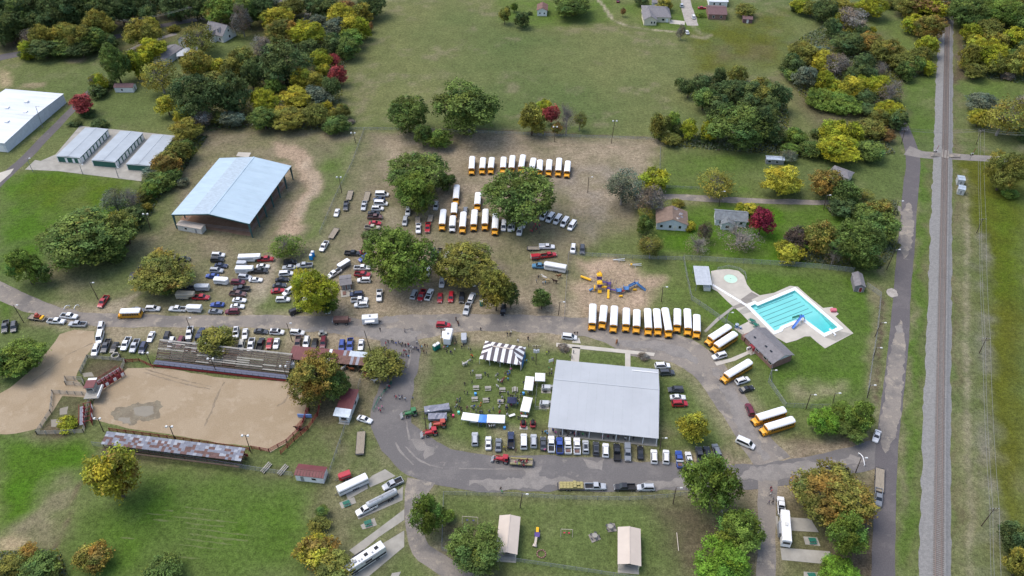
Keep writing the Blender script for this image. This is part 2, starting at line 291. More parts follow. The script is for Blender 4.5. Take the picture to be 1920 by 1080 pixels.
ZONES = [  # colour, outline in the photograph, feather m, strength, patchiness (0 even .. 1 broken by noise)
 ('lush', [(0,330),(60,318),(200,325),(265,345),(262,385),(190,420),(90,440),(70,500),(0,520)], 5, .85, .5),
 ('olive', [(60,330),(220,335),(240,360),(110,400),(40,360)], 8, .5, .5),
 ('lawn', [(40,115),(160,100),(180,160),(120,185),(20,160)], 4, .6, .4),
 ('lawn', [(180,170),(330,170),(330,245),(180,235)], 5, .6, .4),
 ('lawn', [(390,50),(480,40),(450,120),(380,105)], 5, .7, .4),
 ('lush', [(930,0),(1150,0),(1150,45),(1000,52),(930,40)], 5, .6, .3),
 ('lush', [(1160,5),(1330,5),(1350,60),(1240,60),(1170,40)], 5, .5, .4),
 ('olive', [(1290,55),(1480,20),(1470,120),(1300,140)], 10, .8, .6),
 ('brown', [(1340,85),(1450,75),(1450,115),(1340,120)], 6, .45, .9),
 ('lush', [(1620,35),(1720,35),(1720,95),(1640,85)], 5, .4, .4),
 ('lush', [(1690,145),(1758,140),(1758,270),(1710,262)], 4, .45, .5),
 ('lush', [(1790,150),(1920,150),(1920,185),(1800,190)], 4, .45, .5),
 ('lawn', [(1240,275),(1690,290),(1690,372),(1240,365)], 5, .75, .4),
 ('lush', [(1245,290),(1420,285),(1420,365),(1245,365)], 5, .45, .6),
 ('lush', [(1290,385),(1680,385),(1670,440),(1640,500),(1480,500),(1290,475),(1220,470),(1220,440)], 4, .95, .35),
 ('lawn', [(1100,420),(1230,385),(1290,480),(1100,480)], 4, .6, .5),
 ('lawn', [(1280,490),(1640,515),(1620,760),(1480,770),(1440,700),(1320,600)], 5, .95, .3),
 ('lush', [(1285,495),(1640,520),(1620,750),(1480,765),(1440,700),(1320,600)], 5, .6, .5),
 ('lawn', [(1060,480),(1290,490),(1300,590),(1060,590)], 4, .65, .5),
 ('lush', [(1240,500),(1330,560),(1310,600),(1260,580)], 4, .3, .4),
 ('olive', [(1790,300),(1920,290),(1920,1080),(1880,1080),(1850,800),(1840,500)], 6, .97, .12),
 ('lush', [(1850,370),(1920,370),(1920,560),(1860,560)], 8, .45, .5),
 ('lush', [(1722,300),(1746,300),(1722,1080),(1690,1080),(1700,760),(1712,540)], 2, .6, .5),
 ('dry', [(1712,300),(1722,300),(1690,1080),(1684,1080),(1700,600)], 1.5, .7, .5),
 ('brown', [(1738,300),(1756,300),(1726,1080),(1714,1080)], 1.5, .5, .8),
 ('brown', [(1786,120),(1800,120),(1795,400),(1792,1080),(1780,1080)], 1.5, .75, .8),
 ('dry', [(1795,330),(1812,320),(1818,500),(1830,1080),(1798,1080)], 3, .55, .8),
 ('grey', [(1830,440),(1850,440),(1868,800),(1875,1080),(1842,1080)], 3, .7, .8),
 ('litter', [(1785,60),(1810,60),(1812,150),(1788,160)], 3, .9, .3),
 ('dry', [(380,245),(680,245),(660,340),(600,470),(560,560),(240,480),(250,450),(330,400),(320,300)], 5, .9, .45),
 ('lush', [(590,330),(640,270),(670,265),(600,450),(560,460)], 4, .6, .5),
 ('lawn', [(560,262),(640,262),(640,290),(590,330)], 4, .4, .6),
 ('clay', [(520,268),(572,280),(594,305),(596,350),(572,400),(545,445),(520,440),(548,400),(566,350),(560,310),(520,285)], 2, .95, .12),
 ('pale', [(575,295),(594,310),(592,360),(570,405),(560,400),(575,350)], 2, .5, .6),
 ('clay', [(330,395),(470,430),(540,345),(540,310),(420,300)], 3, .9, .2),
 ('dry', [(690,245),(1240,262),(1205,330),(1190,420),(1090,480),(1060,600),(560,600),(600,470),(660,340)], 5, .95, .35),
 ('dirt', [(720,255),(960,245),(1230,262),(1200,350),(1110,400),(1040,350),(1000,420),(830,430),(720,330)], 5, .85, .65),
 ('dirt', [(1040,260),(1160,268),(1150,280),(1040,272)], 2, .8, .5),
 ('grey', [(1040,310),(1190,310),(1110,450),(1050,400)], 5, .5, .9),
 ('pale', [(728,390),(756,390),(752,425),(728,425)], 2, .55, .4),
 ('dirt', [(620,480),(900,460),(1000,560),(960,600),(620,600)], 5, .7, .6),
 ('dirt', [(700,545),(1110,560),(1110,605),(700,600)], 4, .75, .5),
 ('lawn', [(940,420),(1060,430),(1050,500),(940,480)], 6, .35, .8),
 ('pale', [(500,475),(530,478),(500,555),(470,598),(445,598),(480,540)], 2, .75, .4),
 ('pale', [(200,565),(255,545),(268,548),(225,580),(190,590)], 2, .75, .3),
 ('dry', [(60,500),(260,430),(480,480),(480,590),(160,585)], 5, .6, .7),
 ('lawn', [(120,480),(230,440),(400,480),(420,520),(180,560)], 6, .5, .8),
 ('dirt', [(370,500),(500,510),(480,560),(370,560)], 4, .45, .9),
 ('clay', [(1090,490),(1180,490),(1240,520),(1235,560),(1205,594),(1095,594),(1080,540)], 3, 1.0, .22),
 ('dirt', [(100,612),(700,620),(700,660),(540,660),(280,660),(170,655)], 4, .85, .6),
 ('lawn', [(170,655),(290,655),(280,685),(160,680)], 3, .7, .5),
 ('dry', [(440,650),(700,640),(690,660),(530,690),(440,670)], 3, .7, .7),
 ('lawn', [(0,600),(100,612),(90,660),(40,700),(0,720)], 4, .75, .5),
 ('brown', [(0,575),(120,600),(90,620),(0,600)], 4, .6, .6),
 ('mulch', [(150,650),(240,672),(215,715),(160,725),(140,690)], 3, .8, .6),
 ('mulch', [(110,740),(170,745),(160,815),(60,815)], 3, .8, .5),
 ('brown', [(540,690),(700,680),(690,800),(640,860),(560,860)], 4, .8, .6),
 ('dirt', [(620,690),(690,695),(680,730),(640,720)], 3, .6, .5),
 ('lawn', [(600,790),(640,800),(620,870),(470,870),(540,830)], 4, .8, .4),
 ('brown', [(100,820),(480,870),(620,880),(620,905),(400,880),(100,845)], 3, .7, .7),
 ('lush', [(0,815),(170,835),(190,880),(120,960),(0,975)], 4, .97, .15),
 ('lush', [(260,880),(560,905),(590,990),(560,1080),(110,1080),(150,980)], 6, .95, .35),
 ('lawn', [(200,860),(600,900),(600,1080),(80,1080)], 6, .6, .6),
 ('dry', [(100,890),(165,870),(140,950),(100,1050),(30,1040),(20,990)], 4, .8, .7),
 ('sand', [(0,1010),(30,1012),(40,1040),(0,1050)], 2, .7, .3),
 ('litter', [(240,900),(300,910),(260,960),(210,950)], 5, .55, .6),
 ('brown', [(590,890),(640,880),(650,1010),(600,1010)], 4, .5, .8),
 ('lawn', [(620,850),(690,800),(720,870),(760,900),(760,1080),(600,1080)], 4, .45, .8),
 ('dry', [(620,830),(720,850),(760,1000),(740,1080),(620,1080)], 4, .5, .8),
 ('lawn', [(790,640),(900,640),(1040,640),(1030,800),(1020,850),(800,850),(780,780)], 4, .92, .4),
 ('dry', [(780,640),(800,640),(790,780),(810,840),(775,800)], 2.5, .85, .5),
 ('dirt', [(850,615),(1080,620),(1050,650),(880,640)], 4, .75, .5),
 ('brown', [(860,690),(900,680),(860,735),(790,745),(850,720)], 2, .5, .5),
 ('dirt', [(905,790),(1010,800),(1010,850),(930,850)], 3, .5, .9),
 ('lawn', [(1230,690),(1320,700),(1390,790),(1370,870),(1230,870)], 4, .92, .45),
 ('lawn', [(1040,650),(1330,680),(1240,700),(1040,680)], 3, .9, .3),
 ('mulch', [(980,800),(1240,810),(1240,850),(980,840)], 3, .45, .9),
 ('dry', [(1180,860),(1400,850),(1400,885),(1180,880)], 3, .6, .6),
 ('lawn', [(1310,600),(1440,680),(1480,780),(1560,800),(1500,830),(1420,820),(1400,740),(1340,660)], 3, .75, .5),
 ('dirt', [(1480,715),(1580,720),(1570,745),(1480,745)], 3, .7, .5),
 ('mulch', [(1480,830),(1640,800),(1620,850),(1500,875)], 3, .9, .4),
 ('lawn', [(830,935),(1290,930),(1300,1080),(830,1080)], 4, .85, .35),
 ('litter', [(1220,940),(1400,920),(1400,1080),(1290,1080),(1250,990)], 6, .8, .6),
 ('litter', [(800,960),(900,985),(900,1060),(830,1020)], 5, .85, .4),
 ('brown', [(810,1030),(960,1060),(1000,1080),(830,1080)], 3, .6, .5),
 ('brown', [(1400,880),(1650,880),(1650,1080),(1400,1080)], 4, .85, .5),
 ('lawn', [(1450,970),(1520,980),(1560,1070),(1450,1070)], 3, .4, .8),
 ('litter', [(1540,960),(1650,960),(1645,1080),(1560,1080)], 4, .85, .4),
 ('dry', [(1625,530),(1660,545),(1640,760),(1625,770)], 2, .8, .6),
 ('clay', [(1640,460),(1665,470),(1660,520),(1640,510)], 2.5, .6, .4),
 ('lush', [(0,560),(18,570),(15,600),(0,605)], 2, .7, .3),
 ('brown', [(140,110),(220,95),(260,70),(480,20),(480,45),(300,80),(180,110)], 4, .6, .5),
 ('clay', [(125,108),(165,106),(160,116),(130,117)], 2, .7, .6),
 ('clay', [(40,156),(85,154),(80,166),(35,165)], 2, .7, .6),
 ('sand', [(0,132),(20,140),(20,160),(0,165)], 2, .7, .3),
 ('litter', [(0,0),(420,0),(400,28),(200,55),(0,100)], 6, .9, .3),
 ('litter', [(480,0),(680,0),(640,120),(560,200),(480,130)], 6, .6, .5),
 ('litter', [(340,150),(520,120),(640,200),(600,240),(400,250)], 6, .7, .4),
 ('litter', [(1290,150),(1460,150),(1480,280),(1380,280)], 5, .7, .3),
 ('litter', [(1480,80),(1660,60),(1700,250),(1560,270),(1480,180)], 5, .6, .4),
 ('brown', [(1680,165),(1700,240),(1660,280),(1640,260)], 4, .6, .5),
]
TRACKS = [  # wheel tracks worn in grass: centre line in photo, half width m, colour, strength
 ([(1118,-5),(1135,15),(1150,38),(1180,50),(1230,57),(1275,60)], .9, 'pale', .8),
 ([(1300,48),(1310,62),(1330,66),(1320,72),(1300,68)], 1.6, 'pale', .4),
 ([(1810,320),(1814,480),(1812,650),(1815,800),(1822,1080)], .8, 'pale', .35),
 ([(1655,560),(1650,640),(1642,760)], .5, 'mulch', .8),
 ([(280,695),(330,708),(400,727)], .35, 'dirt', .8),
 ([(150,900),(125,990),(100,1040)], .5, 'brown', .8),
 ([(1030,270),(1190,278)], .7, 'clay', .5),
 ([(860,240),(1210,258)], .5, 'mulch', .7),
 ([(100,588),(300,602),(480,603),(640,612),(700,620)], 5.2, 'dirt', .75), ([(640,612),(760,616),(860,606),(1000,608),(1110,612)], 8.5, 'dirt', .85), ([(1240,655),(1325,690),(1395,795),(1448,868)], 7.2, 'dirt', .7),
 ([(745,650),(752,690),(735,760),(750,825),(830,873),(1000,885),(1260,890),(1480,885)], 7.4, 'dry', .75), ([(1300,890),(1400,890),(1480,884),(1640,850)], 6.5, 'dirt', .8), ([(1440,890),(1436,1100)], 3.6, 'dirt', .6), ([(788,900),(777,985),(835,1062)], 3.8, 'dirt', .6),
]
Z3 = lambda pts: [(1290+x/5.806, 490+y/5.806) for x, y in pts]
WATER_PX = Z3([(678,492),(728,470),(758,488),(1162,320),(1628,722),(1480,786),(1243,612),(1005,712),(988,742),(942,760)])
GX0, GX1, GY0, GY1, GS = -350.0, 350.0, 84.0, 540.0, 1.4
def make_ground():
    xs = np.arange(GX0, GX1+.1, GS); ys = np.arange(GY0, GY1+.1, GS)
    nx, ny = len(xs), len(ys); X, Y = np.meshgrid(xs, ys, indexing='ij'); X = X.ravel(); Y = Y.ravel()
    wx = X + (fbm(X, Y, 9, 1)-.5)*9; wy = Y + (fbm(X, Y, 9, 21)-.5)*9
    base = np.array(G['pasture'])
    C = np.tile(base, (len(X), 1))
    n1 = fbm(X, Y, 60, 31); n2 = fbm(X, Y, 14, 41, 5); n3 = fbm(X, Y, 5, 51, 3)
    C += (np.clip((n1-.5)*3.2, -.8, .8))[:, None]*np.array([.035, .02, .012])
    w = np.clip((n2-.56)*4, 0, .5)*np.clip((n3-.35)*3, 0, 1); C = C*(1-w[:, None]) + np.array(G['dry'])*w[:, None]
    for ci, poly, fe, st, pat in ZONES:
        pl = [tuple(P(*q).xy) for q in poly]
        d = sdist(pl, wx, wy); w = np.clip(d/fe*.5+.5, 0, 1); w = w*w*(3-2*w)
        nn = np.clip(((fbm(X, Y, 11, 100+sum(map(ord, ci)) % 7, 4)*.7+n3*.3)-.36)*4.2, 0, 1)
        w = w*st*((1-pat)+pat*nn); C = C*(1-w[:, None]) + np.array(G[ci])*w[:, None]
    for ln, hw, ci, st in TRACKS:
        l2 = [tuple(P(*q).xy) for q in ln]; d = ldist(l2, X+(wx-X)*.2, Y+(wy-Y)*.2)
        w = np.clip(1.5-d/hw, 0, 1)*st*np.clip((n3-.2)*3, .3, 1); C = C*(1-w[:, None]) + np.array(G[ci])*w[:, None]
    C *= (0.86+.28*n3)[:, None]
    # skirt of far land around the surveyed area
    V = np.stack([X, Y, np.zeros_like(X)], 1)
    idx = np.arange(nx*ny).reshape(nx, ny)
    F = np.stack([idx[:-1, :-1].ravel(), idx[1:, :-1].ravel(), idx[1:, 1:].ravel(), idx[:-1, 1:].ravel()], 1)
    pit = sdist([tuple(P(*q).xy) for q in WATER_PX], V[F].mean(1)[:, 0], V[F].mean(1)[:, 1]) > -.85       # the pool is dug into the ground
    F = F[~pit]
    R = 4000.0; xr, yr = xs[-1], ys[-1]
    outer = np.array([[-R, -R, 0], [R, -R, 0], [R, R, 0], [-R, R, 0]], float); inner = [idx[0, 0], idx[-1, 0], idx[-1, -1], idx[0, -1]]
    k = len(V); V = np.vstack([V, outer]); C = np.vstack([C, np.tile(base, (4, 1))])
    # the skirt shares its inner edge with the grid
    sk = []
    e = [idx[:, 0], idx[-1, :], idx[::-1, -1], idx[0, ::-1]]
    for s in range(4):
        ring = e[s]
        for a, b in zip(ring[:-1], ring[1:]): sk.append((int(a), k+s, int(b)))
        sk.append((int(ring[-1]), k+s, k+(s+1) % 4))
    me = bpy.data.meshes.new('ground'); me.from_pydata(V.tolist(), [], F.tolist()+sk)
    at = me.color_attributes.new('soil', 'FLOAT_COLOR', 'POINT')
    at.data.foreach_set('color', np.hstack([np.clip(C, 0.01, 1), np.ones((len(C), 1))]).astype(np.float32).ravel())
    m = bpy.data.materials.new('ground_cover'); n, l, b = nodes_of(m); b.inputs['Roughness'].default_value = 0.95; b.inputs['Specular IOR Level'].default_value = 0.1
    a = n.new('ShaderNodeAttribute'); a.attribute_name = 'soil'
    tc = n.new('ShaderNodeTexCoord')
    prev = a.outputs['Color']
    for scl, lo, hi, det in ((0.22, .84, 1.14, 6), (.8, .58, 1.42, 8), (2.4, .55, 1.45, 4)):
        z = n.new('ShaderNodeTexNoise'); z.inputs['Scale'].default_value = scl; z.inputs['Detail'].default_value = det; z.inputs['Roughness'].default_value = .7
        l.new(tc.outputs['Object'], z.inputs['Vector'])
        r = n.new('ShaderNodeMapRange'); r.inputs[1].default_value = .3; r.inputs[2].default_value = .7; r.inputs[3].default_value = lo; r.inputs[4].default_value = hi
        l.new(z.outputs[0], r.inputs[0]); s = n.new('ShaderNodeVectorMath'); s.operation = 'SCALE'
        l.new(prev, s.inputs[0]); l.new(r.outputs[0], s.inputs['Scale']); prev = s.outputs[0]
    # sparse straw-coloured tufts
    z = n.new('ShaderNodeTexNoise'); z.inputs['Scale'].default_value = .9; z.inputs['Detail'].default_value = 8; z.inputs['Roughness'].default_value = .75
    l.new(tc.outputs['Object'], z.inputs['Vector'])
    r = n.new('ShaderNodeMapRange'); r.inputs[1].default_value = .6; r.inputs[2].default_value = .72; r.inputs[3].default_value = 0; r.inputs[4].default_value = .34
    l.new(z.outputs[0], r.inputs[0]); mx = n.new('ShaderNodeMix'); mx.data_type = 'RGBA'
    l.new(r.outputs[0], mx.inputs[0]); l.new(prev, mx.inputs[6]); mx.inputs[7].default_value = (.30, .26, .17, 1)
    l.new(mx.outputs[2], b.inputs['Base Color'])
    bp = n.new('ShaderNodeBump'); bp.inputs['Strength'].default_value = .5; bp.inputs['Distance'].default_value = .15
    l.new(z.outputs[0], bp.inputs['Height']); l.new(bp.outputs[0], b.inputs['Normal'])
    me.materials.append(m); me.update()
    put('ground', me, kind='structure')
make_ground()

# ------------------------------------------------------------------ roads and other sheets
def surf_mat(name, c1, c2, c3, scale, thr=.5, streak=None):
    """three tones: main, worn patches, fine grain"""
    m = bpy.data.materials.new(name); n, l, b = nodes_of(m); b.inputs['Roughness'].default_value = .9; b.inputs['Specular IOR Level'].default_value = .15
    tc = n.new('ShaderNodeTexCoord'); vec = tc.outputs['Object']
    def noise(sc, det=6, v=None):
        z = n.new('ShaderNodeTexNoise'); z.inputs['Scale'].default_value = sc; z.inputs['Detail'].default_value = det; z.inputs['Roughness'].default_value = .68
        l.new(v or vec, z.inputs['Vector']); return z.outputs[0]
    def ramp(s, a, bb, c=0, d=1):
        r = n.new('ShaderNodeMapRange'); r.inputs[1].default_value = a; r.inputs[2].default_value = bb; r.inputs[3].default_value = c; r.inputs[4].default_value = d
        l.new(s, r.inputs[0]); return r.outputs[0]
    def mix(f, a, bb):
        x = n.new('ShaderNodeMix'); x.data_type = 'RGBA'; l.new(f, x.inputs[0])
        for i, q in ((6, a), (7, bb)):
            if isinstance(q, tuple): x.inputs[i].default_value = (*q, 1)
            else: l.new(q, x.inputs[i])
        return x.outputs[2]
    sv = vec
    if streak:
        mp = n.new('ShaderNodeMapping'); mp.inputs['Scale'].default_value = streak; l.new(vec, mp.inputs[0]); sv = mp.outputs[0]
    c = mix(ramp(noise(scale, 8, sv), thr-.05, thr+.05), c1, c2)
    c = mix(ramp(noise(scale*2.7, 8), thr+.06, thr+.13, 0, .8), c, c3)
    s = n.new('ShaderNodeVectorMath'); s.operation = 'SCALE'; l.new(c, s.inputs[0]); l.new(ramp(noise(3.0, 5), .3, .7, .82, 1.15), s.inputs['Scale'])
    l.new(s.outputs[0], b.inputs['Base Color']); MATS[name] = m
surf_mat('asphalt', (.148,.138,.132), (.175,.162,.152), (.25,.225,.195), .11, .54)
surf_mat('asphalt_dark', (.124,.113,.113), (.147,.133,.13), (.19,.172,.16), .13, .55)
surf_mat('asphalt_worn', (.178,.162,.146), (.245,.216,.184), (.34,.295,.235), .10, .47)
surf_mat('patch_pale', (.25,.228,.205), (.21,.193,.175), (.29,.255,.22), .3, .52)
surf_mat('arena_sand', (.36,.282,.188), (.325,.25,.16), (.395,.315,.218), .09, .5)
surf_mat('wet_mud', (.22,.19,.135), (.185,.155,.11), (.30,.24,.16), .3, .5)
surf_mat('ballast', (.208,.204,.194), (.245,.24,.228), (.17,.166,.158), 1.2, .5)
surf_mat('ballast_dark', (.16,.14,.13), (.19,.17,.16), (.21,.20,.195), 1.2, .5)
surf_mat('gravel', (.40,.365,.32), (.33,.30,.265), (.46,.42,.37), .4, .5)

def sheet_poly(name, px, m, z, jit=.5, step=2.5, seed=1, cell=4):
    """flat sheet from an outline in the photograph, edge roughened"""
    pts = [P(*q).xy for q in px]; out = []
    for a, b in zip(pts, pts[1:]+pts[:1]):
        k = max(1, int((b-a).length/step))
        for i in range(k): out.append(a.lerp(b, i/k))
    arr = np.array([(p.x, p.y) for p in out])
    arr = arr + jit*2*np.stack([fbm(arr[:, 0], arr[:, 1], cell, seed)-.5, fbm(arr[:, 0], arr[:, 1], cell, seed+9)-.5], 1)
    bm = bmesh.new(); f = bm.faces.new([bm.verts.new((x, y, z)) for x, y in arr]); bm.normal_update()
    if f.normal.z < 0: f.normal_flip()
    bmesh.ops.triangulate(bm, faces=[f])
    me = bpy.data.meshes.new(name); bm.to_mesh(me); bm.free(); me.materials.append(MATS[m])
    return put(name, me, kind='structure')
def smooth_line(pts, step):
    out = []
    n = len(pts)
    for i in range(n-1):
        p0, p1, p2, p3 = pts[max(i-1, 0)], pts[i], pts[i+1], pts[min(i+2, n-1)]
        k = max(2, int((p2-p1).length/step))
        for j in range(k):
            t = j/k; out.append(.5*((2*p1)+(-p0+p2)*t+(2*p0-5*p1+4*p2-p3)*t*t+(-p0+3*p1-3*p2+p3)*t**3))
    out.append(pts[-1]); return out
def sheet_strip(name, line, m, z, jit=.6, step=2.0, seed=3, cell=5):
    """road strip: line of (px, py, width m)"""
    c = smooth_line([Vector((*P(q[0], q[1]).xy, q[2])) for q in line], step); L = []; Rr = []
    xy = np.array([(p.x, p.y) for p in c]); n1 = (fbm(xy[:, 0], xy[:, 1], cell, seed)-.5)*2*jit; n2 = (fbm(xy[:, 0]+50, xy[:, 1], cell, seed+2)-.5)*2*jit
    for i, p in enumerate(c):                                # edges wander in and out but never cross
        a = c[max(i-1, 0)]; b = c[min(i+1, len(c)-1)]; t = Vector((b.x-a.x, b.y-a.y)).normalized(); nrm = Vector((-t.y, t.x)); w = max(p.z/2, .04)
        L.append(p.xy+nrm*max(w+n1[i], .04)); Rr.append(p.xy-nrm*max(w+n2[i], .04))
    mb = MB(); k = len(L)
    mb.v = [(q.x, q.y, z) for q in L]+[(q.x, q.y, z) for q in Rr]
    mb.f = [(k+i, k+i+1, i+1, i) for i in range(k-1)]; mb.mi = [0]*(k-1)
    return struct(name, mb, m)

sheet_poly('arena_sand', [(176,752),(196,722),(240,692),(286,688),(400,706),(545,716),(572,742),(578,775),(562,806),(535,832),(505,850),(470,838),(330,818),(205,796),(172,786)], 'arena_sand', .02, .8)
sheet_poly('arena_sand', [(-20,748),(20,728),(62,690),(92,655),(112,628),(140,618),(176,622),(178,645),(160,668),(150,690),(140,712),(170,728),(176,752),(168,746),(118,742),(100,770),(78,800),(30,812),(-20,815)], 'arena_sand', .024, .8)
sheet_poly('mud_patch', [(207,770),(216,763),(240,764),(248,758),(268,756),(300,752),(303,775),(296,784),(280,788),(262,788),(252,797),(232,796),(215,788)], 'wet_mud', .03, 1.8, .6, cell=1.6)
sheet_poly('puddle', [(250,765),(268,761),(286,762),(288,776),(272,782),(254,778)], 'puddle', .036, .5, 1.0, cell=2)
sheet_poly('puddle', [(222,783),(244,783),(246,794),(232,795),(220,789)], 'puddle', .036, .5, 1.0, cell=2)
sheet_poly('puddle', [(155,700),(172,698),(176,706),(158,708)], 'puddle', .03, .4, 1.0, cell=2)
sheet_poly('puddle', [(112,765),(128,762),(126,776),(112,778)], 'puddle', .03, .4, 1.0, cell=2)
sheet_poly('puddle', [(95,787),(118,785),(122,798),(96,800)], 'puddle', .03, .4, 1.0, cell=2)

sheet_strip('road', [(-60,512,6),(0,545,6.3),(50,568,6.3),(110,590,6),(180,599,6),(300,602,5.8),(480,603,5.8),(600,606,7),(680,615,9),(760,616,13),(850,606,8.5),(960,606,8),(1100,614,9),(1190,640,12.5),(1270,655,13),(1325,688,11.5),(1362,738,11),(1395,792,10),(1420,830,10),(1448,868,11)], 'asphalt_worn', .04, 1.0)
sheet_strip('loop_road', [(742,622,11),(752,655,12),(752,690,10.5),(742,730,10.5),(733,770,11),(738,805,12),(772,845,13.5),(830,873,13),(900,884,12.5),(1000,887,12),(1120,889,11),(1260,893,9),(1400,894,8.5),(1480,886,8),(1560,872,8),(1655,846,9)], 'asphalt', .052, 1.0)
sheet_strip('highway', [(1682,215,5.2),(1700,255,5.4),(1712,300,5.8),(1706,370,5.8),(1700,450,5.8),(1692,540,5.6),(1685,640,6),(1672,760,6),(1662,850,6),(1659,960,5.6),(1655,1110,5.6)], 'asphalt_dark', .066, .3)
sheet_strip('road_patch', [(1704,380,.6),(1703,398,4.0),(1700,430,4.6),(1697,462,3.6),(1696,486,.5)], 'asphalt_worn', .078, 1.2, .8, cell=2)
sheet_strip('road_patch', [(1688,600,.5),(1685,640,3.6),(1680,690,4.9),(1671,770,5),(1664,815,4.4),(1661,850,.6)], 'asphalt_worn', .078, 1.1, .8, cell=2)
sheet_strip('crossing_road', [(1700,282,9),(1730,290,6),(1765,292,5.4),(1840,297,5),(1940,301,4.6)], 'patch_pale', .072, .3)
sheet_strip('side_road', [(788,900,8),(777,935,5.5),(777,985,4.6),(790,1030,4.8),(835,1062,5),(900,1100,5)], 'asphalt_worn', .058, .5)
sheet_strip('side_road', [(1440,885,6),(1438,940,4.8),(1436,1110,4.8)], 'asphalt_worn', .058, .4)
sheet_strip('access_road', [(-40,383,4.8),(0,340,4.8),(48,296,4.6),(75,268,4.4),(120,222,4),(158,182,3.6),(182,158,3.2)], 'asphalt_dark', .04, .3)
sheet_strip('house_drive', [(1238,369,3.6),(1300,371,4.2),(1400,376,3.6),(1500,379,3.4),(1600,382,3.2),(1690,392,4)], 'asphalt_worn', .035, .6)
sheet_strip('back_road', [(-40,118,8),(0,108,7.5),(60,97,6),(150,82,5.5),(230,66,5.5),(300,49,5),(390,33,5),(470,18,5),(560,-10,5)], 'asphalt_dark', .04, .3)
sheet_strip('house_drive', [(240,96,3),(270,82,3),(330,63,3.4)], 'concrete_dark', .045, .2)
sheet_strip('house_drive', [(596,-8,3.4),(580,20,3.4),(571,40,3)], 'gravel', .035, .2)
sheet_strip('house_drive', [(1283,-25,5),(1287,10,6),(1293,30,7),(1299,48,6)], 'gravel', .035, .5)
for a in ([(800,600),(835,596),(850,606),(815,612)], [(700,600),(745,590),(752,602),(715,610)], [(748,628),(770,622),(775,640),(750,645)],
          [(560,613),(640,622),(640,628),(560,620)], [(1150,640),(1230,640),(1250,655),(1180,655)], [(1350,715),(1372,720),(1392,765),(1375,770)]):
    sheet_poly('road_patch', a, 'patch_pale', .06, 2.2, .8, seed=int(a[0][0]), cell=2.5)
for a in ([(770,828),(785,828),(812,852),(800,857),(778,843)], [(985,870),(1010,868),(1022,905),(990,912)], [(1095,860),(1135,858),(1130,880),(1100,878)],
          [(1190,905),(1285,897),(1285,912),(1190,918)], [(1400,880),(1450,870),(1460,880),(1410,892)], [(920,903),(985,900),(990,912),(930,915)]):
    sheet_poly('road_patch', a, 'patch_pale', .07, 2.2, .8, seed=int(a[0][0]), cell=2.5)
# soft pale wear lines on the loop road
for a in ([(742,830,.5),(752,848,.6),(775,872,.5)], [(760,838,.3),(790,865,.4),(830,878,.3)], [(860,878,.4),(920,880,.5),(985,879,.4)], [(880,902,.5),(950,902,.6),(1000,899,.4)], [(765,690,.5),(772,650,.5)], [(762,790,.5),(768,825,.4)]):
    sheet_strip('road_patch', a, 'patch_pale', .075, .35, .8, seed=int(a[0][0]), cell=1.5)

surf_mat('sand_dark', (.235,.185,.125), (.27,.215,.15), (.30,.24,.17), .6, .5)
for a in ([(272,692,.3),(300,700,.5),(340,712,.45),(396,725,.3)], [(270,698,.3),(300,707,.5),(345,720,.45),(394,730,.3)], [(122,668,.4),(150,654,.5),(174,643,.5)], [(60,716,.3),(95,690,.4),(118,672,.3)], [(420,716,.5),(408,740,.7),(398,766,.6),(384,800,.4)], [(540,735,.5),(536,750,.7),(520,762,.5)]):
    sheet_strip('sand_track', a, 'sand_dark', .034, .5, .7, seed=int(a[0][0]), cell=1.2)
surf_mat('cut_grass', (.135,.165,.06), (.10,.135,.035), (.19,.205,.105), .8, .5)
for i, (a, b) in enumerate((((1370,560),(1690,598)), ((1215,588),(1300,592)), ((1390,603),(1530,620)), ((1290,632),(1780,680)), ((1390,680),(1680,710)), ((1400,718),(1900,780)), ((1420,763),(1690,797)), ((1380,800),(1750,845)), ((1345,842),(1650,880)), ((905,790),(1010,802)), ((1600,795),(1860,815)), ((1150,655),(1290,668)), ((1250,930),(1500,948)), ((1100,612),(1250,622)))):
    p, q = (a[0]/4, 810+a[1]/4), (b[0]/4, 810+b[1]/4); m = ((p[0]+q[0])/2, (p[1]+q[1])/2+.4); sheet_strip('mown_windrow', [(*p, .2), (*m, .5), (*q, .2)], 'cut_grass', .02, .35, .8, seed=i, cell=1.5)
for a in ([(1340,690,2),(1368,738,4),(1392,790,5),(1418,836,4),(1440,862,2)], [(1380,894,1),(1430,890,4),(1500,882,5),(1580,868,3),(1620,858,1)], [(880,905,1),(960,908,4),(1050,903,3),(1090,905,1)], [(1180,640,1),(1230,648,4),(1280,662,4),(1310,680,1)], [(640,618,1),(700,622,5),(760,630,5),(790,622,1)]):
    sheet_strip('road_patch', a, 'patch_pale', .083, 1.8, .9, seed=int(a[0][0])+3, cell=2.2)
sheet_poly('gravel_spill', [(1661,543),(1672,540),(1682,546),(1683,556),(1672,558),(1664,553)], 'gravel', .085, .6, .8, cell=1.5)
sheet_poly('gravel_spill', [(1678,612),(1690,610),(1692,622),(1682,626)], 'patch_pale', .085, .8, .8, cell=1.5)
